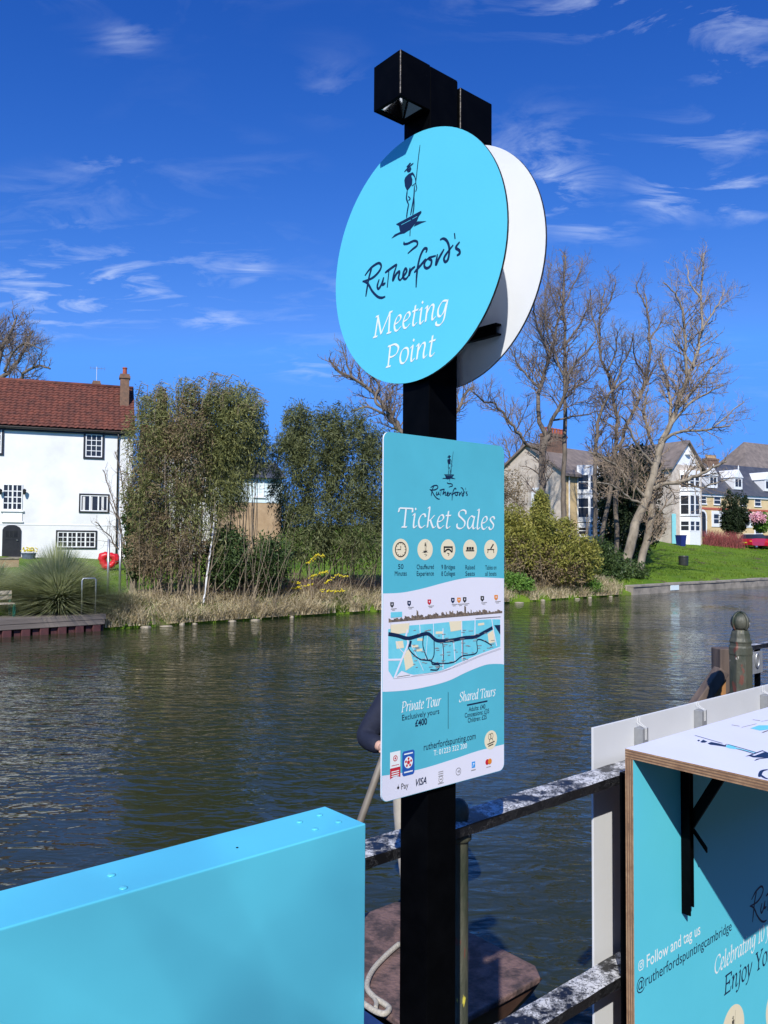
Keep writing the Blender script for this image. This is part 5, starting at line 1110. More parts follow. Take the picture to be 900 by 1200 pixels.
def build_right_houses():
    # --- A: grey gable to us, cream front with bays, red pots
    c0 = ony(661, 600, 62.0); fu = Facade(49.4, c0)      # front facing the river (n side)
    a0 = fu.loc(661, 600)[0]; ze = fu.loc(661, 553)[1]; base = gxy(c0)-.3
    side_w = 7.2; a1 = a0+9.5
    root = thing('gabled_house', c0 - Zv*(c0.z-base), 'grey brick gabled house with cream front, white bays and a row of red chimney pots', 'house')
    b = MB(); fu.box(b, a0, a1, base, ze, -side_w, 0); b.build('wall', M['brick_grey'], root)
    f = MB(); fu.box(f, a0+.01, a1, base, ze, 0.0, .03); f.build('front_wall', M['brick_cream'], root)
    zr = ze+2.6
    MB().prism([fu.pt(a0, ze, 0), fu.pt(a0, ze, -side_w), fu.pt(a0, zr-.1, -side_w/2)], fu.e*.3).build('gable', M['brick_grey'], root)
    r = MB(); v = [fu.pt(a, z, o) for a in (a0-.25, a1+.3) for z, o in ((ze-.15, .4), (zr, -side_w/2), (ze-.15, -side_w-.4), (ze-.35, .4), (zr-.2, -side_w/2), (ze-.35, -side_w-.4))]
    r.add(v, [(0, 6, 7, 1), (1, 7, 8, 2), (3, 4, 10, 9), (4, 5, 11, 10), (0, 1, 4, 3), (1, 2, 5, 4), (6, 9, 10, 7), (7, 10, 11, 8), (0, 3, 9, 6), (2, 8, 11, 5)]); r.build('roof', M['brown_roof'], root)
    bb = fu.loc(676, 545)[0]; z = lambda y, px=684: fu.loc(px, y)[1]
    bay(fu, root, bb, bb+3.2, [(z(612), z(580), z(608), z(583)), (z(579), z(546), z(576), z(556)), (base, z(613), z(628), z(617))], .8)
    cc = fu.pt(fu.loc(679, 540)[0]+.6, 0, -side_w/2+.6); chimney(root, cc, fu.e, fu.f, 2.6, .8, ze+.8, on(680, 519, fu.f, fu.val-side_w/2).z, 'brick_brown', [(t, .5) for t in (-1.05, -.62, -.2, .22, .64, 1.05)])
    sf = Facade(49.4-90+180, c0)                        # unused facing kept simple: gable windows
    # small gable window
    g = MB(); p = fu.pt(a0-.02, ze-2.6, -side_w*.3); g.box(p, fu.f*-1.0, fu.e*-.05, Zv*1.5); g.build('window', M['white_paint'], root)
    # downpipe
    d = MB(); d.tube([fu.pt(a0+.5, base+.3, .12), fu.pt(a0+.5, ze-.2, .12)], .06, 6); d.build('downpipe', M['white_paint'], root)
    # --- B: steep gable with double bay, white painted
    c0 = ony(804, 600, 78.0); fb = Facade(58, c0); aL, aR = fb.loc(788, 600)[0], fb.loc(822.5, 600)[0]
    z = lambda y, px=805: fb.loc(px, y)[1]
    base = gxy(c0)-.3; ze = z(545); zr = z(519)
    root = thing('white_gabled_house', fb.pt((aL+aR)/2, base, -4), 'narrow pale house with a steep front gable and tall white bay windows', 'house')
    m = MB(); fb.box(m, aL, aR, base, ze, -8, 0); m.build('wall', M['brick_grey'], root)
    MB().prism([fb.pt(aL, ze, 0), fb.pt(aR, ze, 0), fb.pt((aL+aR)/2, zr, 0)], fb.f*-.3).build('gable', M['white_paint'], root)
    r = MB(); am = (aL+aR)/2
    for s in (-1, 1):
        ea = aL-.35 if s < 0 else aR+.35
        r.prism([fb.pt(ea, ze-.35, .35), fb.pt(am, zr+.25, .35), fb.pt(am, zr+.05, .35), fb.pt(ea, ze-.55, .35)], fb.f*-8.6)
    r.build('roof', M['brown_roof'], root)
    d = MB(); d.lathe(fb.pt(am, zr-1.2, .05), [(.02, 0), (.35, .02), (.35, .3), (.02, .34)], 10); d.build('roundel', M['white_paint'], root)
    bay(fb, root, am-1.15, am+1.5, [(z(605), z(577), z(604), z(580)), (z(576), z(552), z(573), z(556)), (base, z(606), z(623), z(610))], .75)
    q = fb.pt(aL+.7, 0, 0); dd = MB(); x0, x1, z0, z1 = pxrect(fb, 787, 602, 791.5, 613); fb.box(dd, x0, x1, base+.3, z1, .02, .07); dd.build('door', M['teal_door'], root)
    cc = fb.pt(aR+.4, 0, -5); chimney(root, cc, fb.e, fb.f, 1.5, .9, ze-1, on(828, 541, fb.f, fb.val-5).z, 'brick_brown', [(t, .45) for t in (-.5, -.1, .3, .6)], potm='brick_tan')
    # --- C: cream terrace, slate roof, dormers
    c0 = ony(860, 600, 96.0); ft = Facade(60, c0); aL, aR = ft.loc(821, 600)[0], ft.loc(935, 600)[0]
    z = lambda y, px=860: ft.loc(px, y)[1]
    ze = z(580); base = gxy(c0)-.4; zr = z(551)+1.2; dep = 8
    root = thing('cream_terrace', ft.pt((aL+aR)/2, base, -4), 'cream brick terrace with dark slate roof, white dormers and a red brick band', 'house')
    m = MB(); ft.box(m, aL, aR, base, ze, -dep, 0); m.build('wall', M['brick_cream'], root)
    r = MB(); r.prism([ft.pt(aL-.1, ze-.05, .35), ft.pt(aL-.1, zr, -dep/2), ft.pt(aL-.1, ze-.05, -dep-.35)], ft.e*(aR-aL+.2)); r.build('roof', M['slate'], root)
    s = MB(); ft.box(s, aL, aR, z(598.5), z(596), 0, .05); s.build('string_course', M['stringred'], root)
    s = MB(); ft.box(s, aL, aR, ze-.35, ze-.05, 0, .16); s.build('eaves_board', M['white_paint'], root)
    slope = lambda zz_: .35 + (-dep/2-.35)*(zz_-ze)/(zr-ze)
    for x in (838, 867.3, 903):
        a, zb = ft.loc(x, 570)[0], z(573); o = slope(zb)+.15; wv = .78; h = z(559)-zb
        g = MB(); g.box(ft.pt(a-wv, zb, o), ft.e*2*wv, ft.f*-2.6, Zv*h); g.prism([ft.pt(a-wv-.12, zb+h, o+.1), ft.pt(a+wv+.12, zb+h, o+.1), ft.pt(a, zb+h+1.0, o+.1)], ft.f*-2.8)
        dm = g.build('dormer', M['white_paint'], root)
        g = MB(); g.lathe(ft.pt(a, zb+h+.95, o+.05), [(.05, 0), (.09, .2), (.02, .55)], 6); g.build('finial', M['white_paint'], dm)
        g = MB()
        for sgn in (-1, 1):
            x0 = a+sgn*.3-.24; g.box(ft.pt(x0, zb+.35, o+.002), ft.e*.48, ft.f*.02, Zv*(h*.62))
        g.build('dormer_pane', M['pane'], dm)
    for x in (823.5, 840.3, 870.5, 887.8, 906):
        a = ft.loc(x, 590)[0]; window(ft, root, a-.62, a+.62, z(592), z(582.3), 1, 2, bar=.07)
    for x in (839.5, 848, 875.5): a = ft.loc(x, 610)[0]; window(ft, root, a-.55, a+.55, z(614.5), z(603), 1, 2, bar=.07, surround='white_paint', sur=.35)
    for x in (823, 888.5):
        a = ft.loc(x, 612)[0]; g = MB(); q = [(a-.55, base), (a+.55, base), (a+.55, z(606))]+[(a+.55*math.cos(R(t)), z(606)+.55*math.sin(R(t))) for t in (30, 60, 90, 120, 150)]+[(a-.55, z(606))]
        g.prism([ft.pt(u_, v_, .0) for u_, v_ in [(a-.8, base), (a+.8, base), (a+.8, z(606))]+[(a+.8*math.cos(R(t)), z(606)+.8*math.sin(R(t))) for t in (30, 60, 90, 120, 150)]+[(a-.8, z(606))]], ft.f*.04); dr = g.build('door_surround', M['white_paint'], root)
        MB().prism([ft.pt(u_, v_, .045) for u_, v_ in q], ft.f*.02).build('door', M['black_paint'], dr)
    for x, n_ in ((830, 4), (866, 6)):
        cc = ft.pt(ft.loc(x, 560)[0], 0, -dep/2); chimney(root, cc, ft.e, ft.f, 2.0, .9, zr-.7, on(x, 541, ft.f, ft.val-dep/2).z-.2, 'brick_brown', [(-.8+1.6*k/(n_-1), .45) for k in range(n_)], potm='brick_tan')
    # --- D: brown hipped roof beyond
    fd = Facade(60, ony(905, 600, 118.0)); aL, aR = fd.loc(876, 600)[0], fd.loc(985, 600)[0]; ze = fd.loc(890, 566)[1]; zr = fd.loc(900, 531)[1]+2.2; base = 3.5
    root = thing('hipped_house', fd.pt((aL+aR)/2, base, -4), 'large plain brown hipped roof rising behind the cream terrace', 'house')
    m = MB(); fd.box(m, aL, aR, base, ze, -9, 0); m.build('wall', M['brick_tan'], root)
    m = MB(); v = [fd.pt(aL-.4, ze, .4), fd.pt(aR+.4, ze, .4), fd.pt(aR+.4, ze, -9.4), fd.pt(aL-.4, ze, -9.4), fd.pt(aL+5.6, zr, -4.5), fd.pt(aR-5.6, zr, -4.5)]
    m.add(v, [(0, 1, 5, 4), (1, 2, 5), (2, 3, 4, 5), (3, 0, 4), (3, 2, 1, 0)]); m.build('roof', M['brown_roof'], root)
build_right_houses()

# ------------------------------------------------------------------ cars, bins, river wall, jetty, bench
def build_car(px, y, label, half=False):
    p = gp(px, y); e = Vector((math.sin(R(58)), math.cos(R(58)), 0)); f = Vector((math.cos(R(58)), -math.sin(R(58)), 0))
    root = thing('parked_car', p, label, 'car', 'red cars parked by the terrace')
    # lofted body: rows across the car, seen from behind (length along e)
    prof = [(-1.9, .35, .72, .80), (-1.85, .28, .95, .84), (-1.2, .25, 1.0, .86), (0, .25, 1.0, .87), (1.3, .25, .95, .86), (1.95, .3, .72, .78)]
    m = MB(); vs = []
    for x, zb, zt, hw in prof:
        for s, z in ((-1, zb), (-1, (zb+zt)/2), (-.92, zt), (.92, zt), (1, (zb+zt)/2), (1, zb)): vs.append(p+e*x+f*(s*hw)+Zv*z)
    n = 6; fs = [(i*n+j, i*n+(j+1) % n, (i+1)*n+(j+1) % n, (i+1)*n+j) for i in range(len(prof)-1) for j in range(n)]
    m.add(vs, fs+[tuple(range(n))[::-1], tuple(range(len(vs)-n, len(vs)))]); m.build('body', M['red_car'], root, bevel=.04)
    g = MB(); q = [(-1.75, .94, .70), (-1.35, 1.42, .58), (.3, 1.45, .58), (1.05, .97, .70)]; vs = []
    for x, z, hw in q: vs += [p+e*x+f*-hw+Zv*z, p+e*x+f*hw+Zv*z]
    g.add(vs, [(0, 2, 4, 6), (1, 7, 5, 3), (0, 1, 3, 2), (2, 3, 5, 4), (4, 5, 7, 6), (0, 6, 7, 1)]); g.build('cabin_glass', M['pane'], root)
    MB().add([p+e*x+f*(s*.57)+Zv*z for x, z in ((-1.33, 1.44), (.28, 1.47)) for s in (-1, 1)] + [p+e*x+f*(s*.52)+Zv*(z+.04) for x, z in ((-1.2, 1.44), (.2, 1.47)) for s in (-1, 1)], [(4, 5, 7, 6), (0, 1, 5, 4), (1, 3, 7, 5), (3, 2, 6, 7), (2, 0, 4, 6)]).build('roof', M['white_paint'] if half else M['red_car'], root)
    for x in (-1.2, 1.25):
        for s in (-1, 1):
            c = p+e*x+f*(s*.84)+Zv*.31; wh = MB(); wh.tube([c-f*(s*.16), c], .31, 16); wo = wh.build('wheel', M['tyre'], root)
            MB().tube([c+f*(s*.002), c+f*(s*.01)], .19, 12).build('rim', M['steel'], wo)
    for s in (-1, 1): MB().box(p-e*1.93+f*(s*.66-.1)+Zv*.66, e*.05, f*.2, Zv*.12).build('tail_light', M['plate'], root)
    MB().box(p-e*1.94-f*.26+Zv*.52, e*.03, f*.52, Zv*.11).build('number_plate', M['yellow_flower'], root)
build_car(886, 82, 'red car with a white roof parked in front of the cream terrace', True)
build_car(907, 83, 'all-red car parked beside the red car with a white roof')

def build_small_things():
    p = ground_at(801, 663); p.z = gxy(p)
    t = thing('litter_bin', p, 'squat black barrel on the lawn slope by the river', 'bin')
    MB().lathe(p, [(.28, -.05), (.32, .05), (.34, .45), (.34, .62), (.30, .72)], 16).build('body', M['bin'], t, smooth=False)
    MB().lathe(p, [(.345, .60), (.36, .62), (.36, .66), (.345, .68)], 16).build('rim', M['bin'], t)
    p = gp(798, 75); zt = p.z+1
    t = thing('wheelie_bin', p, 'dark blue wheeled bin before the white gabled house', 'bin')
    e = Vector((.9, .4, 0)).normalized(); f = Vector((.4, -.9, 0)).normalized(); h = 1.05
    b = MB(); v = [p+e*a*.26+f*b_*.3+Zv*-.05 for a, b_ in ((-1, -1), (1, -1), (1, 1), (-1, 1))]+[p+e*a*.32+f*b_*.38+Zv*h*.9 for a, b_ in ((-1, -1), (1, -1), (1, 1), (-1, 1))]
    b.add(v, [(3, 2, 1, 0), (4, 5, 6, 7), (0, 1, 5, 4), (1, 2, 6, 5), (2, 3, 7, 6), (3, 0, 4, 7)]); b.build('body', M['blue_plastic'], t)
    MB().box(p-e*.34-f*.4+Zv*(h*.9+.003), e*.68, f*.8, Zv*.07).build('lid', M['blue_plastic'], t)
    # river wall on the right: a low wall of coping slabs
    u0 = on(737, 697, Zv, 0).dot(U) if False else onz(737, 697, 0).dot(U); rw = thing('river_wall', w(u0+20, BANK_N+.1, -.4), 'low stained concrete river wall edging the lawn', 'wall')
    MB().unz(u0, u0+70, BANK_N-.35, BANK_N+.12, -.8, .40).build('wall', M['stone_cope'], rw)
    rng = random.Random(8); u = u0
    proto = []
    while u < u0+70:
        L = 1.9+rng.random()*.25; m = MB(); m.unz(u+.012, u+L-.012, BANK_N-.40, BANK_N+.17+rng.uniform(-.015, .015), .403, .52+rng.uniform(-.02, .02)); m.build('coping_slab', M['stone_cope'], rw, bevel=.015); u += L
    pl = onz(806, 689, .28); MB().unz(pl.dot(U)-.45, pl.dot(U)+.45, BANK_N+.122, BANK_N+.15, .12, .42).build('plaque', M['lime_board'], rw)
    # jetty on the left: two fascia beams over red piles
    uR = onz(117, 738, 0).dot(U); uL = uR-12; nF = BANK_N+.24
    j = thing('jetty', w(uR-3, nF, 0), 'grey timber faced jetty over dark red sheet piling', 'jetty')
    zt = on(60, 723, N, nF).z; zm = on(60, 735.5, N, nF).z
    MB().unz(uL, uR, nF-.08, nF, zm+.004, zm+(zt-zm)*.48).build('fascia_beam', M['jetty_timber'], j, bevel=.01)
    MB().unz(uL, uR+.03, nF-.09, nF+.012, zm+(zt-zm)*.5, zt-.045).build('fascia_beam', M['jetty_timber'], j, bevel=.01)
    for k in range(9):
        MB().unz(uL, uR+.02, nF-1.6+k*.18, nF-1.6+k*.18+.17, zt-.042, zt).build('deck_board', M['jetty_timber'], j)
    k = uR-.05
    while k > uL:
        MB().unz(k-.30, k-.06, nF-.12, nF-.015, -.8, zm).build('pile', M['jetty_pile'], j, bevel=.02); MB().unz(k-.48, k-.31, nF-.22, nF-.10, -.8, zm-.02).build('pile', M['jetty_pile'], j); k -= .5
    MB().unz(uL, uR-.07, nF-.235, nF-.225, -.8, zm).build('back_sheet', M['jetty_pile'], j)
    MB().unz(uR-.06, uR, nF-1.6, nF-.12, -.8, zm).build('end_wall', M['jetty_pile'], j)
    # grab rail hoop at the jetty end
    a, b = on(95.5, 720, N, nF-.2), on(111.5, 720, N, nF-.2); za = on(96, 678, N, nF-.2).z
    h = MB(); h.tube([Vector((a.x, a.y, zt-.02)), Vector((a.x, a.y, za-.05)), Vector((a.x, a.y, za)).lerp(b.xy.to_3d()+Zv*za, .07), Vector((a.x, a.y, za)).lerp(b.xy.to_3d()+Zv*za, .93), Vector((b.x, b.y, za-.05)), Vector((b.x, b.y, zt-.02))], .022, 8)
    tag(h.build('grab_rail', M['steel'], smooth=True), 'square galvanised hoop rail standing on the jetty end', 'handrail')
    # bench
    q = on(18, 722, N, nF-.75); q.z = zt; e = U*-1; L = 1.5
    t = thing('garden_bench', q+e*.7, 'small green wooden bench with bare slats on the jetty', 'bench')
    sc = .84
    for s in (0, L-.06):
        o = q+e*s
        MB().box(o+N*.0, e*.06, N*-.06, Zv*.42*sc).build('leg', M['bench_green'], t); MB().box(o+N*-.42, e*.06, N*-.06, Zv*.85*sc).build('leg', M['bench_green'], t)
        MB().box(o+N*-.06+Zv*.36*sc, e*.06, N*-.36, Zv*.06).build('rail', M['bench_green'], t)
    for k in range(3): MB().box(q+N*(-.0-k*.14)+Zv*(.42*sc+.002), e*L, N*-.12, Zv*.03).build('seat_slat', M['bench_slat'], t)
    for k in range(2): MB().box(q+N*-.405+Zv*((.56+k*.17)*sc), e*L, N*-.014, Zv*.11).build('back_slat', M['bench_slat'], t)
    # two steel posts on the lawn edge, red inflatable beside
    for px, yt, lb in ((126.3, 632, 'pale steel post in front of the red inflatable'), (140.2, 626, 'darker steel post beside the red inflatable')):
        p = ground_at(px, 696); zt2 = on(px, yt, N, p.dot(N)).z
        tag(MB().tube([Vector((p.x, p.y, p.z-.2)), Vector((p.x, p.y, zt2))], .045, 8).build('steel_post', M['steel'], smooth=True), lb, 'post')
    g = ground_at(127, 668); c = on(127.5, 653, N, g.dot(N)); rx = .50*abs((on(142, 653, N, g.dot(N))-on(113, 653, N, g.dot(N))).length); 
    m = MB(); vs = []; K, J = 36, 14; e1 = (Vector((1, .25, 0))).normalized(); e2 = Zv; rng = random.Random(1)
    R0, r0 = rx*.56*.9, rx*.36*.9
    for i in range(K):
        t_ = 2*math.pi*i/K; lump = 1+.12*math.sin(3*t_+.6)+.05*math.sin(11*t_)
        for jn in range(J):
            s_ = 2*math.pi*jn/J; rr_ = R0*lump+r0*lump*math.cos(s_)
            vs.append(c+e1*rr_*math.cos(t_)+e2*rr_*math.sin(t_)*.86+e1.cross(e2)*r0*1.2*math.sin(s_))
    m.add(vs, [(i*J+j_, i*J+(j_+1) % J, ((i+1) % K)*J+(j_+1) % J, ((i+1) % K)*J+j_) for i in range(K) for j_ in range(J)])
    zmin = min(v.z for v in vs); 
    o = m.build('inflatable_ring', M['red_fabric'], smooth=True); o.location.z = g.z-.03
    tag(o, 'puffy red inflatable ring propped upright on the lawn', 'inflatable')
    # pale leaning pole in the shrubs
    a, b = ony(237.5, 684, 27.2), ony(251, 612, 27.6); a.z = gxy(a)-.1
    tag(MB().tube([a, b], [.035, .025], 6).build('leaning_pole', M['white_paint']), 'thin white pole leaning in the bamboo thicket', 'pole')
    # stones along the water under the rough bank
    st = thing('bank_edging', w(onz(240, 728, 0).dot(U), BANK_N+.05, -.2), 'row of pale stones and stakes along the foot of the rough bank', 'edging')
    rng = random.Random(12)
    for x in list(np.arange(121, 446, 6.5))+list(np.arange(592, 732, 8.0)):
        if rng.random() < .8: continue
        u = onz(x+rng.uniform(-2, 2), 738-(x-115)*.062, 0).dot(U); hw = rng.uniform(.08, .24); z1 = rng.uniform(.02, .09); m = MB()
        prof = [(hw*.9, -.3), (hw, .0), (hw*.9, z1*.7), (hw*.5, z1)]
        m.lathe(w(u, BANK_N+.06+rng.uniform(-.05, .1), 0), prof, 7); m.build('stone', M['pale_stone'], st)
build_small_things()
# ------------------------------------------------------------------ vegetation
NR = np.random.default_rng(11)
def leaves(name, C, D, L, Wd, m, parent, rng):
    """one folded diamond per leaf: centres C, directions D (n,3), length and width"""
    n = len(C); D = D/np.linalg.norm(D, axis=1, keepdims=True)
    r = rng.standard_normal((n, 3)); S = np.cross(D, r); S /= np.linalg.norm(S, axis=1, keepdims=True)+1e-9; Up = np.cross(S, D)
    L = np.broadcast_to(L, (n,))[:, None]; Wd = np.broadcast_to(Wd, (n,))[:, None]
    v = np.stack([C-D*L*.5, C-S*Wd*.5+Up*Wd*.12, C+D*L*.5, C+S*Wd*.5+Up*Wd*.12], 1).reshape(-1, 3)
    return np_mesh(name, v, 4, [(0, 1, 2), (0, 2, 3)], m, parent)
def blob_cloud(blobs, n, rng, ncl, sig, shell=0.55, droop=.4, out=.5):
    """sprays of leaves inside ellipsoids [(centre Vector, rx, ry, rz, weight)]: each spray has its own direction"""
    wts = np.array([b[4] for b in blobs], float); wts /= wts.sum()
    ci = rng.choice(len(blobs), ncl, p=wts)
    d = rng.standard_normal((ncl, 3)); d /= np.linalg.norm(d, axis=1, keepdims=True); rad = rng.random(ncl)**(1/3); rad = shell+(1-shell)*rad if shell else rad
    rad = rad*np.where(rng.random(ncl) < .12, rng.uniform(1.0, 1.10, ncl), 1.0)      # some stray sprays break the outline
    cb = np.array([tuple(blobs[i][0]) for i in ci]); cen = cb + d*rad[:, None]*np.array([blobs[i][1:4] for i in ci])
    ax = d*out + rng.standard_normal((ncl, 3))*.45 + np.array((0, 0, -droop)); ax /= np.linalg.norm(ax, axis=1, keepdims=True)
    size = rng.uniform(.55, 1.5, ncl)
    k = rng.integers(0, ncl, n); off = rng.standard_normal((n, 3))*sig*size[k][:, None]*.62 + ax[k]*(rng.standard_normal(n)*sig*size[k]*1.5)[:, None]
    P = cen[k]+off; rr = np.array([blobs[i][1:4] for i in ci])[k]; ok = np.linalg.norm((P-cb[k])/(rr+.12), axis=1) < 1.12      # no leaves adrift from the bush
    return P[ok], (ax[k] + rng.standard_normal((n, 3))*.42)[ok]
def B(px, py, y, rpx, rpy, ry, wt=1.0):
    c = ony(px, py, y); s = y/F; return (c, rpx*s, ry, rpy*s, wt)
def foliage(name, label, cat, base, blobs, n, L, Wd, m, ncl=160, sig=.22, droop=.5, stems=None, stem_m='cane', group=None, extra=(), part='foliage', seed=1, shell=.5, out=.5):
    rng = np.random.default_rng(seed); root = thing(name, base, label, cat, group)
    P, D = blob_cloud(blobs, n, rng, ncl, sig, shell, droop, out)
    keep = P[:, 2] > base.z+.02; P, D = P[keep], D[keep]
    leaves(part, P, D, L*rng.uniform(.6, 1.3, len(P)), Wd*rng.uniform(.7, 1.3, len(P)), M[m], root, rng)
    for (bl, n2, m2, nm, ncl2, sig2, dr2, L2, W2) in extra:
        P, D = blob_cloud(bl, n2, rng, ncl2, sig2, shell, dr2, out); keep = P[:, 2] > base.z+.02; P, D = P[keep], D[keep]
        leaves(nm, P, D, L2*rng.uniform(.6, 1.3, len(P)), W2*rng.uniform(.7, 1.3, len(P)), M[m2], root, rng)
    if stems:
        mb = MB()
        for pts, r in stems: mb.tube(pts, [r*(1-.6*i/(len(pts)-1)) for i in range(len(pts))], 5)
        o = mb.build('stems', M[stem_m], root); o['kind'] = 'stuff'
    return root
def canes(px0, px1, y0, y1, ytop0, ytop1, n, r, seed, lean=6, yv=.8, ypix=None):
    """upright stems rising from the ground between two picture columns"""
    rg = random.Random(seed); out = []
    for k in range(n):
        x = rg.uniform(px0, px1); y = rg.uniform(y0, y1); g = gp(x, y); g.z -= .1
        top = ony(x+rg.uniform(-lean, lean)+rg.choice((0, lean*.6)), rg.uniform(ytop0, ytop1), y+rg.uniform(-yv, yv)); mid = g.lerp(top, .5)+Vector((rg.gauss(0, .09), rg.gauss(0, .09), 0)); q = g.lerp(top, .25)+Vector((rg.gauss(0, .04), 0, 0))
        out.append(([g, q, mid, g.lerp(top, .78)+Vector((rg.gauss(0, .06), 0, 0)), top], r*rg.uniform(.6, 1.3)))
    return out
def shoots(px0, px1, ytop, ybase, y, n, seed, leanpx=14):
    """feathery leading shoots: arching stems with narrow leaves"""
    rg = random.Random(seed); st = []; P = []; D = []
    for k in range(n):
        x = rg.uniform(px0, px1); yy = y+rg.uniform(-.9, .9); a = ony(x, ybase, yy); b = ony(x+rg.uniform(.2, 1)*leanpx, ytop+rg.uniform(0, 26), yy); c = b+Vector((.25, 0, -.1))
        pts = [a, a.lerp(b, .6)+Vector((-.08, 0, .12)), b, c]; st.append((pts, .014))
        for q in range(70):
            t = rg.random()**.7; p = a.lerp(b, t)+Vector((rg.gauss(0, .09), rg.gauss(0, .09), rg.gauss(0, .06))); P.append(tuple(p)); D.append((rg.gauss(.5, .5), rg.gauss(0, .6), rg.gauss(.1, .5)))
    return st, np.array(P), np.array(D)

# bamboo on the left bank
def build_shrubs():
    b = gp(205, 27.6)
    t = foliage('bamboo_thicket', 'brownish bamboo thicket with bare canes beside the white house', 'bamboo', b,
            [B(178, 520, 27.6, 27, 50, 1.1, 1.0), B(205, 500, 27.8, 24, 44, 1.1, .9), B(228, 520, 27.8, 24, 60, 1.1, 1.0), B(170, 580, 27.2, 20, 50, .9, .7), B(200, 600, 27.2, 40, 55, .9, .9)],
            22000, .19, .026, 'leaf_bamboo', ncl=520, sig=.22, droop=.75, seed=2, shell=.2,
            extra=(([B(185, 570, 27.6, 34, 80, 1.2, 1), B(222, 530, 27.6, 24, 70, 1.2, .8), B(195, 640, 27.4, 44, 40, 1.0, 1.0)], 30000, 'leaf_brown', 'dry_foliage', 420, .22, .2, .16, .026),),
            stems=canes(165, 250, 28.0, 28.9, 450, 540, 34, .022, 5)+canes(160, 250, 26.8, 28.0, 590, 660, 54, .014, 6, lean=34)+canes(180, 245, 27.0, 27.8, 520, 600, 12, .035, 61, lean=5), stem_m='cane')
    b = gp(280, 28.8)
    t2 = foliage('bamboo_thicket', 'green leafy bamboo thicket with feathery arching tops', 'bamboo', b,
            [B(252, 510, 28.6, 26, 50, 1.2, 1), B(282, 500, 28.8, 26, 46, 1.2, 1), B(265, 560, 28.5, 26, 48, 1.1, .8), B(300, 530, 29.2, 14, 34, 1.1, .35), B(246, 600, 28, 22, 60, .9, .35)],
            36000, .20, .026, 'leaf_bamboo', ncl=700, sig=.23, droop=.75, seed=3, shell=.2,
            extra=(([B(268, 655, 28.6, 26, 34, 1, 1), B(312, 660, 29.4, 26, 32, 1, 1)], 16000, 'leaf_ivy', 'undergrowth', 260, .22, .2, .15, .05),),
            stems=canes(238, 306, 28.8, 29.6, 470, 570, 26, .020, 7)+canes(262, 330, 27.4, 28.8, 590, 675, 36, .012, 8, lean=28))
    for tt, args, sd in ((t, (158, 190, 446, 492, 27.8), 3), (t, (206, 236, 440, 478, 27.8), 4), (t2, (240, 262, 434, 480, 28.6), 5), (t2, (268, 300, 452, 490, 28.8), 6)):
        st, P, D = shoots(args[0], args[1], args[2], args[3], args[4], 18, sd)
        rng = np.random.default_rng(sd); leaves('tip_leaves', P, D, rng.uniform(.1, .22, len(P)), .024, M['leaf_bamboo'], tt, rng)
        mb = MB()
        for pts, r in st: mb.tube(pts, r, 4)
        o = mb.build('tip_stems', M['cane'], tt); o['kind'] = 'stuff'
    b = gp(385, 32.4)
    t3 = foliage('evergreen_thicket', 'dense dark evergreen thicket behind the ticket board on the far bank', 'shrub', b,
            [B(340, 560, 32, 24, 66, 1.4, 1), B(348, 505, 32.2, 14, 36, 1.1, .5), B(375, 540, 32.4, 30, 60, 1.5, 1.2), B(410, 545, 32.6, 34, 62, 1.5, 1.3), B(445, 560, 32.8, 26, 66, 1.5, 1), B(365, 620, 31.8, 34, 44, 1.3, 1), B(420, 625, 32, 40, 44, 1.3, 1), B(475, 590, 33, 30, 80, 1.5, .7)],
            72000, .20, .032, 'leaf_dark', ncl=1100, sig=.24, droop=.6, seed=4, shell=.25, stems=canes(325, 470, 32.6, 33.4, 560, 640, 24, .03, 9)+canes(325, 450, 30.6, 31.6, 630, 690, 44, .012, 10, lean=34))
    st, P, D = shoots(335, 420, 468, 520, 32.2, 34, 12, 10); rng = np.random.default_rng(9)
    leaves('tip_leaves', P, D, rng.uniform(.1, .24, len(P)), .03, M['leaf_dark'], t3, rng)
    b = gp(156, 29.5)
    foliage('ivy_stump', 'ivy-clad tree stump at the corner of the white house', 'tree', b, [B(155, 600, 29.5, 8, 26, .35, .6), B(157, 640, 29.5, 9, 36, .4, 1), B(168, 655, 29.2, 14, 18, .5, .5)], 9000, .10, .07, 'leaf_ivy', ncl=200, sig=.10, droop=.4, seed=5, shell=.5,
            stems=[([gp(157, 29.5)-Zv*.1, ony(157, 620, 29.5), ony(155, 585, 29.5)], .16)], stem_m='bark', part='crown')
    # yellow-flowering shrub at the water
    b = gp(372, 31.0); root = thing('forsythia', b, 'small shrub of bright yellow flowering sprays below the dark evergreens', 'shrub')
    rg = random.Random(3); mb = MB(); fl = MB()
    for pts in ([(370, 700), (366, 685), (350, 688), (336, 690)], [(368, 698), (362, 678), (374, 672), (384, 670)], [(372, 700), (380, 684), (395, 674), (408, 676)], [(374, 700), (376, 692), (392, 694), (402, 692)], [(366, 698), (362, 660), (372, 650), (380, 652)], [(366, 700), (352, 684), (342, 682)]):
        P = [ony(x, y, 30.0+rg.uniform(-.3, .3)) for x, y in pts]; P[0].z = gxy(P[0])-.05; mb.tube(P, [.016, .012, .008, .004], 5)
        for k in range(46):
            t = rg.random(); i = 1 if t < .5 else 2
            i = min(i, len(P)-2); q = P[i].lerp(P[i+1], rg.random())+Vector((rg.gauss(0, .03), rg.gauss(0, .05), rg.gauss(0, .025))); fl.lathe(q, [(.008, -.022), (.036, 0), (.008, .022)], 5)
    mb.build('stems', M['cane'], root)['kind'] = 'stuff'; fl.build('blossom', M['yellow_flower'], root)['kind'] = 'stuff'
    # right bank
    b = gp(640, 40.5)
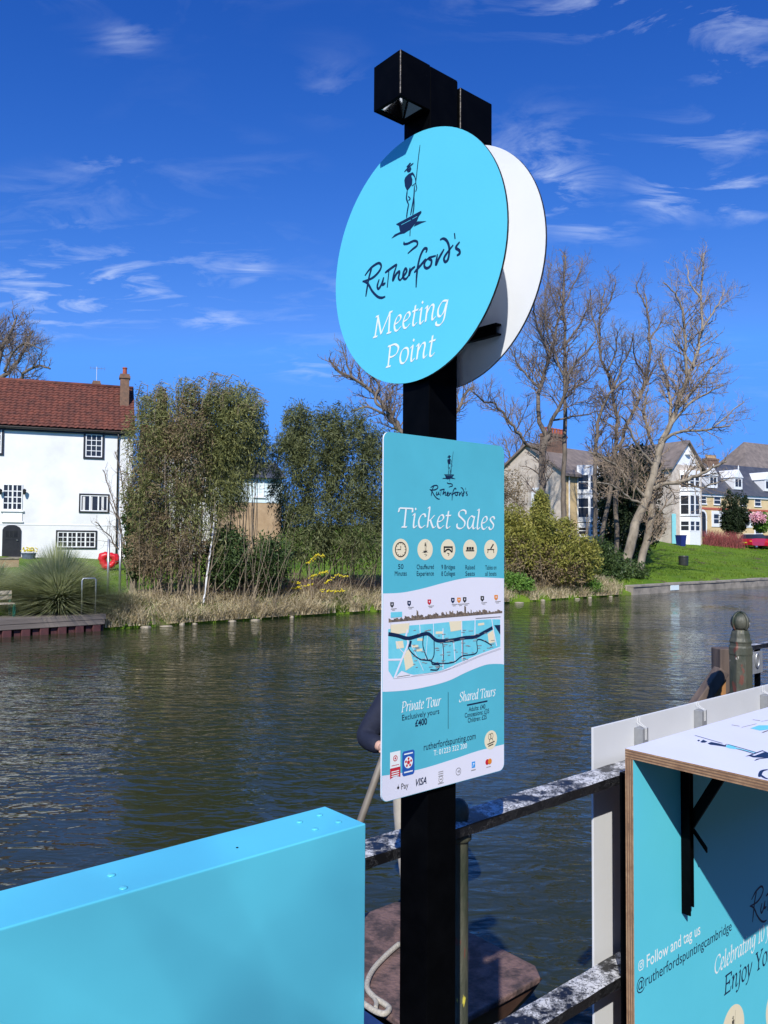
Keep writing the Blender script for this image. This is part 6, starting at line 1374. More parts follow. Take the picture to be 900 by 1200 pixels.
    foliage('laurel_bush', 'rounded yellow-green evergreen bush on the far bank right of the ticket board', 'shrub', b,
            [B(610, 648, 40, 24, 34, 1.6, 1), B(634, 628, 40.5, 18, 32, 1.5, .9), B(655, 652, 40.2, 30, 30, 1.6, 1.1), B(682, 655, 40.8, 18, 24, 1.4, .7), B(634, 594, 40.6, 7, 16, .6, .2), B(602, 616, 40.8, 13, 22, 1, .35), B(664, 622, 40.6, 10, 12, .8, .2)],
            36000, .20, .06, 'leaf_yellow', ncl=420, sig=.32, droop=.1, seed=6, shell=.35,
            extra=(([B(612, 660, 39.6, 26, 30, 1.4, 1), B(640, 665, 39.6, 24, 24, 1.2, .7), B(665, 668, 40, 22, 20, 1.2, .6)], 9000, 'leaf_brown', 'dry_foliage', 160, .25, .2, .18, .05),), stems=canes(604, 690, 40, 41, 600, 650, 20, .03, 21)+canes(590, 640, 38.6, 39.6, 640, 684, 60, .014, 22, lean=14))
    b = gp(735, 57)
    foliage('yew_tree', 'broad dark yew behind the leaning pale tree', 'tree', b, [B(722, 575, 57, 20, 40, 3, 1), B(748, 565, 57.5, 24, 42, 3, 1), B(735, 615, 57, 34, 34, 3, 1.2)], 17000, .34, .13, 'leaf_blackgreen', ncl=420, sig=.42, droop=.2, seed=7, shell=.4,
            stems=[([gp(735, 57.2)-Zv*.2, ony(735, 590, 57.2), ony(738, 540, 57.2)], .3)], stem_m='bark', part='crown')
    b = gp(596, 46)
    foliage('hedge_shrub', 'brown half-bare shrub beside the grey gabled house', 'shrub', b, [B(590, 590, 46, 24, 40, 1.5, 1), B(560, 600, 46, 30, 40, 1.5, 1), B(530, 610, 46, 30, 40, 1.5, 1)], 16000, .2, .05, 'leaf_brown', ncl=260, sig=.3, seed=8, shell=.3, stems=canes(520, 612, 45, 47, 540, 600, 50, .03, 23))
    b = gp(741, 47)
    foliage('ivy_patch', 'dark ivy and brambles round the foot of the leaning tree', 'shrub', b, [B(735, 672, 47, 22, 14, 1, 1), B(718, 668, 46, 18, 22, 1, 1), B(705, 655, 46.5, 12, 24, 1, .7)], 9000, .16, .09, 'leaf_ivy', ncl=200, sig=.2, seed=9)
    b = gp(608, 38.2)
    foliage('waterside_shrub', 'bright fresh green leafy plant at the water below the yellow-green bush', 'shrub', b, [B(604, 690, 38, 20, 16, .8, 1), B(590, 690, 38, 18, 18, .8, 1)], 9000, .13, .07, 'leaf_fresh', ncl=200, sig=.15, seed=10)
    b = gp(690, 41.0)
    foliage('waterside_shrub', 'small green plant on the bank beside the leaning tree', 'shrub', b, [B(690, 690, 41, 13, 11, .6, 1)], 3500, .13, .06, 'leaf_fresh', ncl=90, sig=.14, seed=13)
    b = gp(862, 88)
    foliage('dark_conifer', 'small dark upright conifer in front of the cream terrace', 'tree', b, [B(855, 600, 88, 9, 24, 1.2, 1), B(866, 600, 88, 10, 24, 1.2, 1), B(861, 612, 88, 13, 15, 1.4, 1)], 12000, .30, .10, 'leaf_blackgreen', ncl=200, sig=.22, droop=-.6, seed=14, stems=[([gp(861, 88)-Zv*.2, ony(861, 600, 88), ony(861, 582, 88)], .15)], stem_m='bark', part='crown')
    b = gp(838, 80)
    for px, yy, sd, lb in ((836, 80, 1, 'low red-stemmed shrub below the arched door of the cream terrace'), (858, 80, 2, 'low red-stemmed shrub below the dark conifer')):
        b = gp(px, yy); root = thing('dogwood_shrub', b, lb, 'shrub', 'red-stemmed shrubs'); mb = MB(); rg = random.Random(sd)
        for k in range(420):
            x = px+rg.gauss(0, 6.5); y = yy+rg.uniform(-1.2, 1.2); g = gp(x, y); g.z -= .1; tp = g+Vector((rg.gauss(0, .35), rg.gauss(0, .3), rg.uniform(.8, 1.7))); mb.tube([g, g.lerp(tp, .5)+Vector((rg.gauss(0, .06), 0, 0)), tp], [.022, .016, .008], 3, caps=False)
        mb.build('stems', M['red_twig'], root)['kind'] = 'stuff'
    b = gp(893, 86)
    foliage('blossom_bush', 'pink blossoming bush behind the red cars', 'shrub', b, [B(893, 612, 86, 9, 10, 1.2, 1)], 5000, .22, .12, 'leaf_fresh', ncl=90, sig=.2, seed=15, extra=(([B(888, 607, 85.4, 7, 6, 1, 1)], 1800, 'pink_flower', 'blossom', 60, .2, 0, .14, .12),))
build_shrubs()

# ------------------------------------------------------------------ bare winter trees
def bare_tree(name, label, depth, limbs, bark, twig, seed, dens=.42, L0=2.6, group='bare trees on the far bank', twig_r=.0095, levels=3, base=None):
    """limbs: [(picture polyline, px width start, end, depth offset at the tip)]; twigs grow from them in all directions"""
    rg = random.Random(seed); s = depth/F
    b = base or limbs[0][0][0]; root_p = ony(b[0], b[1], depth); root_p.z = gxy(root_p)
    root = thing(name, root_p, label, 'tree', group)
    mb = MB(); tw = MB(); lp = []
    for k, (pts, w0, w1, dz) in enumerate(limbs):
        n = len(pts); P = []
        for i, (x, y) in enumerate(pts):
            P.append(ony(x, y, depth+dz*(i/(n-1))**1.3))
        if k == 0: P[0] = Vector((P[0].x, P[0].y, min(P[0].z, root_p.z-.15)))
        q = [np.array(tuple(p)) for p in P]; q = smooth_pts(q, 4); P = [Vector(tuple(p))+Vector((rg.gauss(0, .035), rg.gauss(0, .05), rg.gauss(0, .03))) for p in q]
        rad = [max(.02, .5*s*(w0+(w1-w0)*i/(len(P)-1))) for i in range(len(P))]
        mb.tube(P, rad, 7); lp.append((P, rad))
    mb.build('trunk', M[bark], root, smooth=True)
    def sprout(p, d, L, r, lvl):
        n = 4 if lvl < 2 else 3; pts = [p]; q = p; dd = d.copy()
        for i in range(n):
            dd = (dd+Vector((rg.gauss(0, .22), rg.gauss(0, .22), rg.gauss(.15, .18)))).normalized(); q = q+dd*(L/n); pts.append(q)
        tw.tube(pts, [r*(1-.62*i/n) for i in range(n+1)], 4 if lvl == 0 else 3, caps=False)
        if lvl+1 < levels:
            m = max(3, int(L/(.20 if lvl == 0 else .15)))
            for j in range(m):
                t = .18+.82*(j+rg.random())/m; f = t*n; i = min(int(f), n-1); pp = pts[i].lerp(pts[i+1], f-i); ax = (pts[i+1]-pts[i]).normalized()
                sd_ = ax.cross(Vector((rg.gauss(0, 1), rg.gauss(0, 1), rg.gauss(0, 1)))).normalized(); sprout(pp, (ax*.62+sd_*.78).normalized(), L*rg.uniform(.34, .60)*(1.15-.4*t), max(twig_r*.55, r*.5), lvl+1)
    for k, (P, rad) in enumerate(lp):
        tot = 0; nxt = 0
        ln = sum((P[i+1]-P[i]).length for i in range(len(P)-1)); acc = 0; start = (.55 if k == 0 else .22)*ln
        nxt = start
        for i in range(len(P)-1):
            seg = (P[i+1]-P[i]); sl_ = seg.length
            while nxt < acc+sl_:
                t = (nxt-acc)/sl_; p = P[i].lerp(P[i+1], t); fr = nxt/ln; ax = seg.normalized()
                sd_ = ax.cross(Vector((rg.gauss(0, 1), rg.gauss(0, 1), rg.gauss(0, 1)))).normalized()
                L = 1.15*L0*(1.25-.85*fr)*rg.uniform(.5, 1.15); sprout(p, (ax*.55+sd_*.8+Zv*.15).normalized(), L, max(twig_r*1.4, min(rad[i]*.45, .05)), 0); nxt += dens*.70*rg.uniform(.6, 1.4)
            acc += sl_
    tw.build('crown', M[twig], root)
    return root
def build_trees():
    bare_tree('bare_tree', 'bare spreading tree behind the ridge of the white house', 66, [([(-14, 640), (-12, 470), (-4, 430)], 12, 9, 0), ([(-8, 450), (10, 436), (20, 425), (30, 405), (38, 388)], 6, 2, 2), ([(-10, 470), (22, 446), (30, 436), (46, 428), (58, 432)], 5, 2, -2), ([(-6, 440), (2, 410), (14, 385), (20, 370)], 6, 2, 1), ([(5, 436), (14, 416), (30, 402), (48, 410)], 3, 1.4, -2), ([(-10, 460), (-30, 420), (-40, 390)], 7, 2, 2), ([(-6, 430), (-12, 400), (-8, 372)], 5, 2, 0)],
              'bark', 'twig', 31, dens=.5, L0=2.4, twig_r=.014)
    bare_tree('bare_tree', 'bare tree rising behind the evergreen thicket and the black post', 50, [([(500, 645), (498, 560), (490, 525)], 13, 10, 0), ([(490, 530), (472, 507), (456, 483), (429, 453), (397, 435), (386, 420)], 7, 2, 1), ([(486, 520), (467, 504), (453, 488), (429, 477), (411, 482)], 5, 1.6, -1), ([(456, 483), (440, 470), (444, 452), (434, 432), (424, 405), (416, 396)], 4, 1.2, 1), ([(492, 528), (500, 480), (505, 440), (496, 400)], 8, 2, 1), ([(429, 453), (412, 440), (404, 418), (400, 404)], 3, 1.2, 0), ([(494, 520), (530, 490), (545, 462), (556, 452)], 6, 1.6, 1)],
              'bark', 'twig', 32, dens=.36, L0=1.7)
    bare_tree('bare_tree', 'tall forked bare tree in front of the grey gabled house', 46, [([(632, 655), (634, 600), (635.5, 567), (636.5, 527), (642, 510)], 9, 8, 0), ([(641, 512), (631, 487), (633, 454), (646, 415), (653, 383), (661, 351), (660, 300)], 6, 1.6, 2), ([(643, 509), (646, 497), (656, 475), (663, 458), (667, 436), (682, 418), (698, 400)], 5.5, 1.6, -2), ([(635, 528), (617, 521), (611, 512), (598, 494), (580, 474), (567, 470), (553, 458)], 4.5, 1.4, -2), ([(633, 456), (618, 440), (605, 424), (598, 408)], 3.5, 1.2, 1), ([(646, 415), (632, 390), (626, 365), (628, 345)], 3, 1.2, -2), ([(660, 440), (640, 380), (640, 340), (646, 310)], 2.6, 1, 3), ([(648, 492), (672, 488), (690, 486), (706, 480)], 2.6, 1, 2)],
              'bark', 'twig', 33, dens=.36, L0=2.1)
    bare_tree('bare_tree', 'straight single-trunked bare tree against the gabled house', 47.5, [([(661, 650), (661, 602), (661, 546), (662, 490), (661.5, 458), (662, 404), (661, 351), (663, 300)], 7, 2, 0), ([(661.5, 470), (672, 455), (690, 444), (700, 430)], 2.6, 1.2, 2), ([(661.6, 440), (650, 420), (640, 395)], 2.4, 1, -2), ([(662, 404), (680, 380), (690, 355), (692, 338)], 2.6, 1, -1), ([(661, 360), (672, 335), (680, 318), (682, 304)], 2, .9, 1), ([(661, 380), (648, 350), (642, 325)], 2, .9, 1)],
              'bark', 'twig', 34, dens=.36, L0=1.9)
    bare_tree('bare_tree', 'slender bare tree with crooked stems between the two houses', 50, [([(700, 660), (698, 600), (697, 560), (699, 518), (704, 483), (720, 455), (737, 443)], 6, 2.4, 0), ([(703, 640), (716, 570), (722, 515), (719, 468), (711, 436), (704, 415), (703, 369), (709, 338)], 5.5, 1.6, 2), ([(720, 455), (728, 430), (738, 410), (742, 390)], 3, 1.2, -1), ([(712, 436), (722, 410), (722, 385)], 2.6, 1, -1), ([(704, 400), (694, 370), (692, 350)], 2.4, 1, 1), ([(703, 372), (716, 350), (722, 330)], 2.2, 1, 1)],
              'bark', 'twig', 35, dens=.38, L0=1.9)
    bare_tree('bare_tree', 'slim bare tree leaning right behind the pale leaning trunks', 51, [([(722, 660), (722, 600), (726, 540), (731, 508), (750, 465), (761, 422), (761, 387), (756, 344)], 6, 1.8, 0), ([(745, 475), (762, 440), (772, 420)], 3, 1.2, 2), ([(761, 400), (774, 380), (780, 365)], 2.4, 1, 2), ([(758, 360), (748, 342), (746, 330)], 2, 1, 0), ([(756, 440), (744, 420), (742, 395)], 2.4, 1, -2)],
              'bark', 'twig', 36, dens=.38, L0=1.8)
    bare_tree('leaning_willow', 'big pale two-trunked bare willow leaning right over the lawn', 48.5, [([(732, 676), (735, 660), (742, 624), (755, 590), (761, 574), (768, 547), (776, 515)], 13, 8, 0), ([(749, 668), (755, 643), (762.5, 605), (766, 574), (772, 550)], 9, 7, 1), ([(761, 574), (780, 567), (801, 564), (822, 554), (838, 547), (852, 540)], 6, 1.8, -2), ([(776, 515), (786, 486), (780, 440), (772, 412)], 5, 1.6, 2), ([(774, 525), (793, 479), (806, 440), (813, 425), (822, 387), (822, 344), (825, 297)], 6, 1.6, 1), ([(806, 442), (802, 401), (799, 365), (790, 344), (779, 332)], 4, 1.2, -1), ([(774, 520), (793, 507), (829, 504), (857, 498)], 4.5, 1.4, -3), ([(768, 548), (748, 524), (736, 500), (728, 488)], 4, 1.4, -2), ([(758, 584), (740, 566), (724, 548), (706, 536), (692, 530)], 4, 1.4, -3), ([(755, 592), (735, 582), (716, 568), (700, 566)], 3.4, 1.2, -3), ([(776, 515), (800, 480), (826, 462), (846, 452)], 4, 1.4, -1), ([(793, 479), (812, 460), (836, 430), (848, 418)], 3.4, 1.2, 2), ([(771, 535), (758, 500), (756, 470), (760, 455)], 4, 1.4, 1), ([(822, 387), (836, 365), (846, 350), (850, 338)], 2.6, 1, 1), ([(822, 350), (808, 330), (804, 310)], 2.2, 1, 1), ([(812, 430), (795, 400), (788, 380)], 2.6, 1, 2), ([(801, 564), (820, 572), (838, 566), (860, 560)], 2.6, 1, -1), ([(838, 500), (860, 480), (872, 470)], 2, 1, 0)],
              'bark_pale', 'twig_warm', 37, dens=.40, L0=1.9, group=None)
    bare_tree('bare_tree', 'distant bare tree between the gabled house and the bank shrubs', 70, [([(606, 640), (604, 580), (603, 545)], 4, 3, 0), ([(603, 548), (596, 530), (592, 515)], 2.4, 1.2, 1), ([(603, 548), (610, 530), (614, 512)], 2.4, 1.2, -1), ([(604, 560), (590, 545), (580, 538)], 2.2, 1, 1)], 'bark', 'twig', 38, dens=.4, L0=2.0, twig_r=.016)
    # twiggy bare shrub in front of the white house
    b = gp(150, 33)
    bare_tree('bare_shrub', 'fine bare shrub spreading across the white house wall', 31, [([(150, 672), (146, 640), (138, 610), (128, 580)], 2.4, 1, 0), ([(150, 668), (142, 620), (130, 580), (122, 552)], 2, .9, 1), ([(152, 668), (148, 600), (142, 560), (134, 530)], 2, .9, -1), ([(150, 670), (136, 640), (122, 622), (112, 612)], 2, .9, -1), ([(152, 660), (152, 590), (148, 545)], 2, .9, 0)], 'bark', 'twig', 39, dens=.3, L0=.9, group=None, twig_r=.006, levels=2)
build_trees()

# ------------------------------------------------------------------ grasses
def blades(name, base, dirs, H, bend, Wd, m, parent, rng, seg=3, twist=math.pi):
    n = len(base); d = np.column_stack([dirs, np.zeros(n)]); side = np.column_stack([-dirs[:, 1], dirs[:, 0], np.zeros(n)])
    a = rng.uniform(-twist/2, twist/2, n); side = side*np.cos(a)[:, None]+d*np.sin(a)[:, None]*.6
    vs = []
    for i in range(seg+1):
        t = i/seg; c = base + d*(bend*t*t)[:, None]; c[:, 2] += H*t*(1-.25*t*(bend/np.maximum(H, .01)))
        wv = (Wd*(1-t)**.7*.5)[:, None] if i < seg else 0
        if i < seg: vs += [c-side*wv, c+side*wv]
        else: vs.append(c)
    v = np.stack(vs, 1).reshape(-1, 3); k = 2*seg+1
    f = [(2*i, 2*i+1, 2*i+3) for i in range(seg-1)]+[(2*i, 2*i+3, 2*i+2) for i in range(seg-1)]+[(2*seg-2, 2*seg-1, 2*seg)]
    return np_mesh(name, v, k, f, m, parent)
def strip_points(n, u0, u1, s0, s1, rng, clump=None):
    u = rng.uniform(u0, u1, n); s = s0+(s1-s0)*rng.random(n)
    if clump:
        cu = rng.uniform(u0, u1, clump); cs = rng.uniform(s0, s1, clump); k = rng.integers(0, clump, n); u = cu[k]+rng.normal(0, .22, n); s = np.clip(cs[k]+rng.normal(0, .2, n), s0, None)
    P = np.array([tuple(w(a, BANK_N-b, gz(a, BANK_N-b)-.04)) for a, b in zip(u, s)]); return P
def udir(n, rng): a = rng.uniform(0, 2*math.pi, n); return np.column_stack([np.cos(a), np.sin(a)])
def build_grass():
    rng = np.random.default_rng(21); uu = lambda px, py=730: onz(px, py, 0).dot(U)
    a, b_, c, d = uu(119, 738), uu(520, 711), uu(520, 711), uu(737, 697)
    for nm, lb, u0, u1, n, m, s0, s1, hh, cl in (('dry_bank_grass', 'long straw-coloured dead grass along the rough left bank', a, b_, 20000, 'dry_grass', -.12, 2.6, (.22, .70), 300),
                                      ('dry_bank_grass', 'long straw-coloured dead grass below the evergreen bush', c, d, 11000, 'dry_grass', -.12, 2.2, (.22, .65), 150),
                                      ('willowherb', 'pinkish brown dead stems among the bank grass', a+4, b_, 2600, 'dry_grass_pink', 1.2, 3.2, (.6, 1.3), 90),
                                      ('bank_grass', 'green grass tufts growing through the dead bank grass', a, b_, 9000, 'grass', .0, 3.2, (.15, .45), 110), ('bank_grass', 'green grass tufts on the right bank', c, d, 6000, 'grass', .0, 2.6, (.2, .5), 90)):
        P = strip_points(n, u0, u1, s0, s1, rng, cl); H = rng.uniform(hh[0], hh[1], n); o = blades(nm, P, udir(n, rng), H, H*rng.uniform(.3, 1.5, n), rng.uniform(.024, .05, n), M[m], None, rng); tag(o, lb, 'grass', kind='stuff')
    # lawns: rough tufts all over
    n = 42000; P = strip_points(n, uu(737, 697)+.2, uu(737, 697)+62, .45, 16, rng); H = rng.uniform(.06, .22, n)
    tag(blades('lawn_grass', P, udir(n, rng), H, H*.6, rng.uniform(.03, .06, n), M['grass'], None, rng, seg=2), 'sloping green lawn behind the river wall', 'grass', kind='stuff')
    n = 26000; P = strip_points(n, uu(117, 738)-13, uu(330, 722), 1.6, 15, rng); H = rng.uniform(.05, .14, n)
    tag(blades('lawn_grass', P, udir(n, rng), H, H*.6, rng.uniform(.02, .04, n), M['grass'], None, rng, seg=2), 'short garden lawn before the white house', 'grass', kind='stuff')
    # pampas clumps behind the jetty
    for px, y, n, hgt, sp, lb in ((70, 24.9, 6000, 1.95, 1.9, 'big arching green pampas clump behind the jetty'), (-8, 25.8, 3600, 1.35, 1.6, 'smaller pampas clump beside the green bench')):
        b0 = gp(px, y); root = thing('pampas_grass', b0, lb, 'grass clump', 'pampas clumps')
        dr = udir(n, rng); k = rng.random(n)**.6; base = np.array(tuple(b0))[None]+np.column_stack([dr*(k*.35)[:, None], np.full(n, -.05)])
        H = hgt*rng.uniform(.7, 1.12, n)*(1.12-.35*k); blades('leaves', base, dr, H, sp*k*rng.uniform(.6, 1.2, n)+.1, np.full(n, .036), M['pampas'], root, rng, seg=5, twist=1.2)
        n2 = n//2; dr = udir(n2, rng); k = rng.random(n2)**.5; base = np.array(tuple(b0))[None]+np.column_stack([dr*(k*.4)[:, None], np.full(n2, -.05)])
        H = hgt*.62*rng.uniform(.7, 1.1, n2); blades('outer_leaves', base, dr, H, sp*1.25*rng.uniform(.6, 1.15, n2), np.full(n2, .04), M['pampas'], root, rng, seg=5, twist=1.2)
        n3 = n//3; dr = udir(n3, rng); base = np.array(tuple(b0))[None]+np.column_stack([dr*.45, np.full(n3, -.05)])
        H = hgt*.34*rng.uniform(.6, 1.2, n3); blades('skirt_leaves', base, dr, H, sp*1.0*rng.uniform(.6, 1.15, n3), np.full(n3, .04), M['pampas'], root, rng, seg=5, twist=1.2)
build_grass()

# ------------------------------------------------------------------ on our side, behind the camera: a hedge, added unseen to cut sky light, and a bare tree
def build_behind():
    rng = random.Random(6); m = MB(); nu, nz = 90, 12; u0, u1 = -30, 36; n0 = 7.5; H = 5.2; vs = []
    for i in range(nu+1):
        u = u0+(u1-u0)*i/nu
        for j in range(nz+1): vs.append(w(u+rng.gauss(0, .12), n0+rng.gauss(0, .16)+.5*(j/nz)**3, 1.08+H*j/nz+(rng.gauss(0, .18) if j == nz else 0)))
        vs.append(w(u, n0+1.6, 1.08+H+rng.gauss(0, .15))); vs.append(w(u, n0+1.9, 1.08))
    k = nz+3
    m.add(vs, [(i*k+j, (i+1)*k+j, (i+1)*k+j+1, i*k+j+1) for i in range(nu) for j in range(k-1)])
    tag(m.build('sky_blocker', M['leaf_ivy'], smooth=False), 'unseen evergreen form added as a hedge along the back of the quay', 'sky_blocker')
    rg = random.Random(44); c = Vector((-3.3, -10.4, 1.1)); root = thing('quay_tree', c, 'bare tree standing before the added hedge', 'tree')
    tr = MB(); tw = MB()
    top = c+Zv*9.4; tr.tube([c, c+Zv*3+Vector((.1, 0, 0)), c+Zv*6, top], [.2, .17, .13, .05], 8)
    for k in range(22):
        t = rg.uniform(.62, 1); p = c.lerp(top, t); a = rg.uniform(0, 6.28); d = Vector((math.cos(a), math.sin(a), rg.uniform(.1, .5))).normalized(); L = rg.uniform(.7, 1.7); q = p+d*L
        tr.tube([p, p.lerp(q, .5)+Zv*.1, q], [.055, .04, .015], 6)
        for j in range(20):
            s_ = p.lerp(q, rg.uniform(.25, 1)); e = s_+(d*.5+Vector((rg.gauss(0, .6), rg.gauss(0, .6), rg.gauss(.1, .4)))).normalized()*rg.uniform(.3, .8); tw.tube([s_, s_.lerp(e, .5)+Zv*.03, e], [.011, .008, .004], 4, caps=False)
            for x in range(3):
                f = s_.lerp(e, rg.uniform(.3, 1)); g = f+Vector((rg.gauss(0, .2), rg.gauss(0, .2), rg.gauss(.05, .15))); tw.tube([f, g], [.009, .004], 3, caps=False)
    tr.build('trunk', M['bark'], root, smooth=True); tw.build('crown', M['twig'], root)
build_behind()
# ------------------------------------------------------------------ the punt, its rope, the punter
DECK_Z = 0.36
def build_punt():
    p1 = onz(635, 1140, DECK_Z); p0 = onz(480, 1052, DECK_Z)
    ue = (p1.dot(U)+p0.dot(U))/2; nA, nB = p0.dot(N), p1.dot(N)       # far and near edge
    ud = onz(445, 1182, DECK_Z).dot(U); nm = (nA+nB)/2; hw = (nB-nA)/2; Lh = 7.2; uS = ue-Lh
    root = thing('punt', w((ue+uS)/2, nm, 0), 'flat punt with a worn brown end deck and blue inside moored below the railing', 'punt')
    # hull: flat bottom, sides flare, ends swim up
    st = [(uS, .22, .34, .80), (uS+.9, -.05, .33, .95), (uS+2, -.12, .32, 1.0), (ue-2, -.12, .32, 1.0), (ue-.9, -.05, .32, 1.0), (ue-.02, .20, .32, .985)]
    vs = []
    for u, zb, zt, k in st: vs += [w(u, nm-hw*k, zt), w(u, nm-hw*k*.86, zb), w(u, nm+hw*k*.86, zb), w(u, nm+hw*k, zt)]
    fs = [(i*4+j, i*4+j+1, (i+1)*4+j+1, (i+1)*4+j) for i in range(5) for j in range(3)]+[(0, 3, 2, 1), (20, 21, 22, 23)]
    MB().add(vs, fs).build('hull', M['punt_hull'], root)
    iv = []
    for u, zb, zt, k in ((uS+.7, .06, .318, .93), (uS+2, .0, .318, .965), (ue-2, .0, .318, .965), (ud-.02, .04, .318, .965)): iv += [w(u, nm-hw*k, zt), w(u, nm-hw*k*.84, zb), w(u, nm+hw*k*.84, zb), w(u, nm+hw*k, zt)]
    MB().add(iv, [(i*4+j, i*4+j+1, (i+1)*4+j+1, (i+1)*4+j) for i in range(3) for j in range(3)]+[(0, 3, 2, 1), (12, 13, 14, 15)]).build('inside_lining', M['punt_blue'], root)
    d = MB(); c = .07
    poly = [(ud, nm-hw-.02), (ue-c, nm-hw-.02), (ue, nm-hw+c), (ue, nm+hw-c), (ue-c, nm+hw+.02), (ud, nm+hw+.02)]
    d.prism([w(u, n, DECK_Z-.035) for u, n in poly], Zv*.035); d.build('end_deck', M['deck'], root, bevel=.008)
    d = MB(); d.prism([w(u, n, DECK_Z-.03) for u, n in ((uS, nm-hw*.8), (uS+.75, nm-hw*.95), (uS+.75, nm+hw*.95), (uS, nm+hw*.8))], Zv*.03); d.build('end_deck', M['deck'], root, bevel=.008)
    for s in (-1, 1):
        m = MB(); m.unz(uS+.75, ud-.002, nm+s*hw-(.05 if s > 0 else -.005), nm+s*hw+(.005 if s > 0 else .05)*1, DECK_Z-.04, DECK_Z-.005); m.build('gunwale', M['punt_blue'], root, bevel=.006)
    for k in range(3):
        m = MB(); u = uS+1.9+k*1.25; m.unz(u, u+.42, nm-hw*.8, nm+hw*.8, .05, .20); m.build('seat_cushion', M['red_fabric'], root, bevel=.03)
        m = MB(); m.unz(u-.05, u-.01, nm-hw*.8, nm+hw*.8, .05, .55); m.build('seat_back', M['punt_hull'], root, bevel=.01)
    # rope: one stiff loop and a curl on the deck
    pts = [(468, 1106), (452, 1120), (436, 1138), (430, 1156), (438, 1168), (450, 1176), (456, 1182), (450, 1188), (438, 1184), (426, 1176), (414, 1170)]
    P = [np.array(tuple(onz(x, y, DECK_Z+.016))) for x, y in pts]; P = [Vector(tuple(q)) for q in smooth_pts(P, 6)]
    rp = MB(); rp.tube(P, .0145, 8)
    P2 = [Vector(tuple(q)) for q in smooth_pts([np.array(tuple(onz(x, y, DECK_Z+.017))) for x, y in ((437, 1167), (441, 1174), (440, 1182))], 4)]; rp.tube(P2, .012, 8)
    tag(rp.build('mooring_rope', M['rope'], smooth=True), 'stiff pale rope looped on the brown punt deck', 'rope')
    return nm
build_punt()

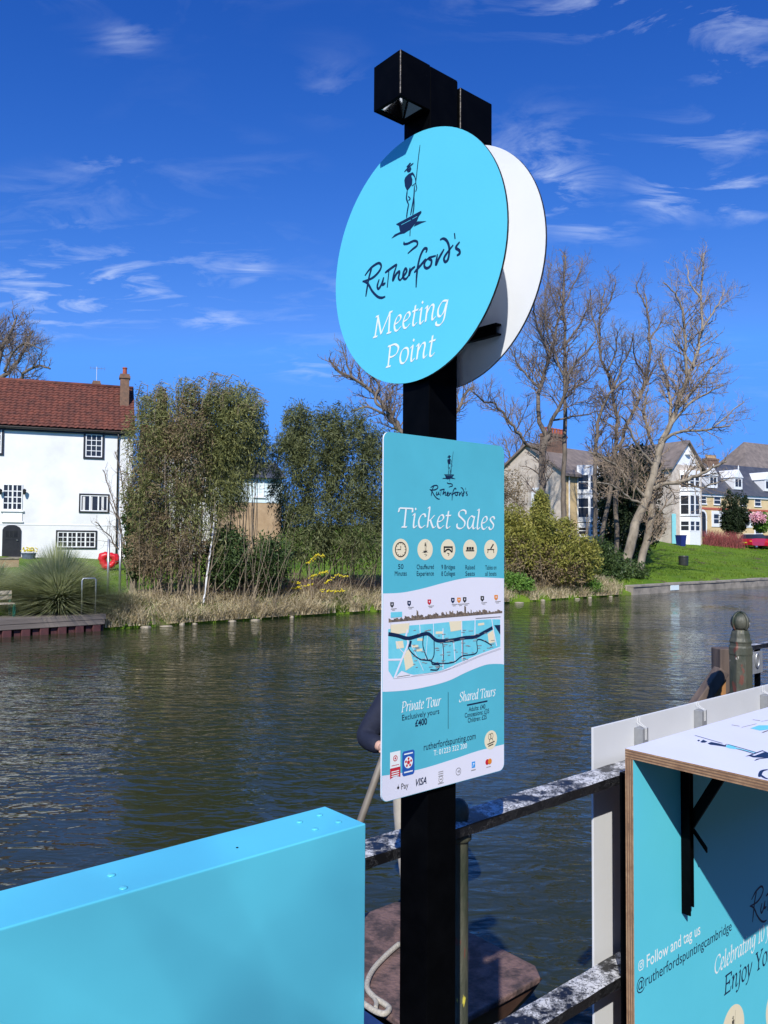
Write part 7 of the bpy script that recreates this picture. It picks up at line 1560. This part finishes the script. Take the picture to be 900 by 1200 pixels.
def skin(name, verts, edges, radii, mat_, parent, root_i=0, sub=2):
    me = bpy.data.meshes.new('tmp'); me.from_pydata([tuple(v) for v in verts], edges, [])
    ob = bpy.data.objects.new('tmp', me); COL.objects.link(ob)
    sk = ob.modifiers.new('s', 'SKIN'); sk.use_smooth_shade = True; sb = ob.modifiers.new('b', 'SUBSURF'); sb.levels = sub; sb.render_levels = sub
    for i, r in enumerate(radii):
        me.skin_vertices[0].data[i].radius = (r, r) if not isinstance(r, tuple) else r
        me.skin_vertices[0].data[i].use_root = (i == root_i)
    bpy.context.view_layer.update()
    out = bpy.data.meshes.new_from_object(ob.evaluated_get(bpy.context.evaluated_depsgraph_get())); bpy.data.objects.remove(ob); out.name = name
    return link(name, out, mat_, parent, smooth=True)
def build_person():
    c = onz(493, 1084, DECK_Z)                                 # where the feet stand
    fwd = Vector((-.35, -.94, 0)).normalized(); rt = Vector((-fwd.y, fwd.x, 0))*-1   # rt: the person's right hand side
    if rt.x > 0: rt = -rt                                      # faces the camera: own right is on the picture's left
    X = lambda r, f, z: c + rt*r + fwd*f + Zv*z
    root = thing('person', c, 'person in a navy coat and pale khaki trousers holding a punt pole behind the sign', 'person')
    yy = c.y
    # picture anchors for the visible arm
    sh = X(.17, 0, 1.40); el = ony(427, 866, yy-.04); ha = ony(449, 876, yy-.24)
    sl_ = X(-.17, 0, 1.40); ell = X(-.30, .08, 1.12); hal = X(-.05, .27, 1.03)
    hip = X(0, 0, .92)
    body = [hip, X(0, 0, 1.12), X(0, 0, 1.34), X(0, .0, 1.47), X(0, .02, 1.53), X(0, .03, 1.60), X(0, .02, 1.70),   # 0-6 pelvis..head
            sh, el, ha, sl_, ell, hal,                                                                             # 7-12 arms
            X(.09, 0, .88), X(.07, .02, .48), X(.03, 0, .08), X(-.09, 0, .88), X(-.11, .02, .48), X(-.12, 0, .08)]  # 13-18 legs
    ed = [(0, 1), (1, 2), (2, 3), (3, 4), (4, 5), (5, 6), (2, 7), (7, 8), (8, 9), (2, 10), (10, 11), (11, 12), (0, 13), (13, 14), (14, 15), (0, 16), (16, 17), (17, 18)]
    rad = [.11, .105, .12, .055, .062, .092, .085, .055, .042, .03, .055, .042, .03, .075, .05, .038, .075, .05, .038]
    skin('body', body, ed, rad, M['skin'], root)
    coat = [X(0, 0, .84), X(0, 0, 1.00), X(0, 0, 1.16), X(0, 0, 1.36), X(0, 0, 1.46), sh, sh.lerp(el, .5), el, el.lerp(ha, .5), el.lerp(ha, .86), sl_, sl_.lerp(ell, .5), ell, ell.lerp(hal, .5), ell.lerp(hal, .86)]
    skin('coat', coat, [(0, 1), (1, 2), (2, 3), (3, 4), (3, 5), (5, 6), (6, 7), (7, 8), (8, 9), (3, 10), (10, 11), (11, 12), (12, 13), (13, 14)],
         [(.16, .13), (.16, .13), (.155, .125), (.15, .12), (.075, .075), .085, .080, .075, .062, .052, .085, .078, .07, .06, .05], M['coat'], root)
    tr = [X(0, 0, .92), X(.10, 0, .86), X(.08, .02, .48), X(.04, .0, .10), X(-.10, 0, .86), X(-.12, .02, .48), X(-.125, 0, .10)]
    skin('trousers', tr, [(0, 1), (1, 2), (2, 3), (0, 4), (4, 5), (5, 6)], [(.13, .11), .098, .076, .068, .098, .076, .068], M['chino'], root)
    for s in (1, -1):
        q = .04 if s > 0 else -.115; a = X(q, -.04, .045); skin('shoe', [a, X(q, .08, .045), X(q, .19, .035)], [(0, 1), (1, 2)], [.045, .048, .038], M['black_paint'], root, sub=2)
    # hands closed round the pole
    pole_d = (ony(417, 965, yy-.42)-ha); pole_d.normalize(); up = -pole_d
    for h0, sgn in ((ha, 1), (ha+up*.42, -1)):
        pass
    for h0, wrist in ((ha, el.lerp(ha, .93)), (hal, ell.lerp(hal, .93))):
        v = [wrist, h0]; e = [(0, 1)]; r = [.028, .034]; ax = (h0-wrist).normalized(); s = pole_d.cross(ax).normalized()
        for k in range(4):
            o = len(v); b = h0+up*(.03-.02*k)+ax*.03; L = (.030, .034, .032, .026)[k]
            v += [b, b+ax*L*.6+s*.018, b+ax*.004+s*.042]; e += [(1, o), (o, o+1), (o+1, o+2)]; r += [.0095, .009, .008]
        o = len(v); v += [h0+up*.02-ax*.005-s*.012, h0+up*.045+ax*.02-s*.02, h0+up*.05+ax*.045-s*.006]; e += [(1, o), (o, o+1), (o+1, o+2)]; r += [.011, .0095, .0085]
        skin('hand', v, e, r, M['skin'], root, root_i=1, sub=1)
    hc = X(0, .025, 1.655)
    m = MB(); prof = [(.050, -.05), (.084, -.01), (.096, .04), (.091, .09), (.062, .125), (.01, .138)]; m.lathe(hc-fwd*.020, prof, 18); m.build('hair', M['hair'], root, smooth=True)
    f = MB(); f.tube([hc+fwd*.088-Zv*.005, hc+fwd*.118-Zv*.04, hc+fwd*.092-Zv*.052], [.010, .016, .008], 8); f.build('nose', M['skin'], root, smooth=True)
    for s in (1, -1):
        f = MB(); f.lathe(hc+fwd*.090+rt*s*.034-Zv*.012, [(.002, -.009), (.012, -.004), (.012, .004), (.002, .009)], 8); f.build('eye', M['black_paint'], root)
        f = MB(); f.tube([hc+rt*s*.094-Zv*.05, hc+rt*s*.104-Zv*.02, hc+rt*s*.096+Zv*.005], [.012, .018, .010], 8); f.build('ear', M['skin'], root, smooth=True)
    f = MB(); f.tube([hc+fwd*.092+rt*.024-Zv*.078, hc+fwd*.102-Zv*.080, hc+fwd*.092-rt*.024-Zv*.078], [.003, .006, .003], 6); f.build('mouth', M['red_fabric'], root)
    # the pole: runs up behind the sign and down-left into the river
    grip = ha+(ha-el).normalized()*.035; q0 = grip+up*1.3; L = (grip.z+.7)/abs(pole_d.z); q1 = grip+pole_d*L
    pl = thing('punt_pole', q1, 'long thin wooden punt pole slanting down into the river', 'pole')
    MB().tube([q0, grip, q1], .021, 10).build('shaft', M['pole'], pl, smooth=True)
    MB().tube([q1-pole_d*.15, q1], .026, 10).build('metal_shoe', M['steel'], pl)
build_person()
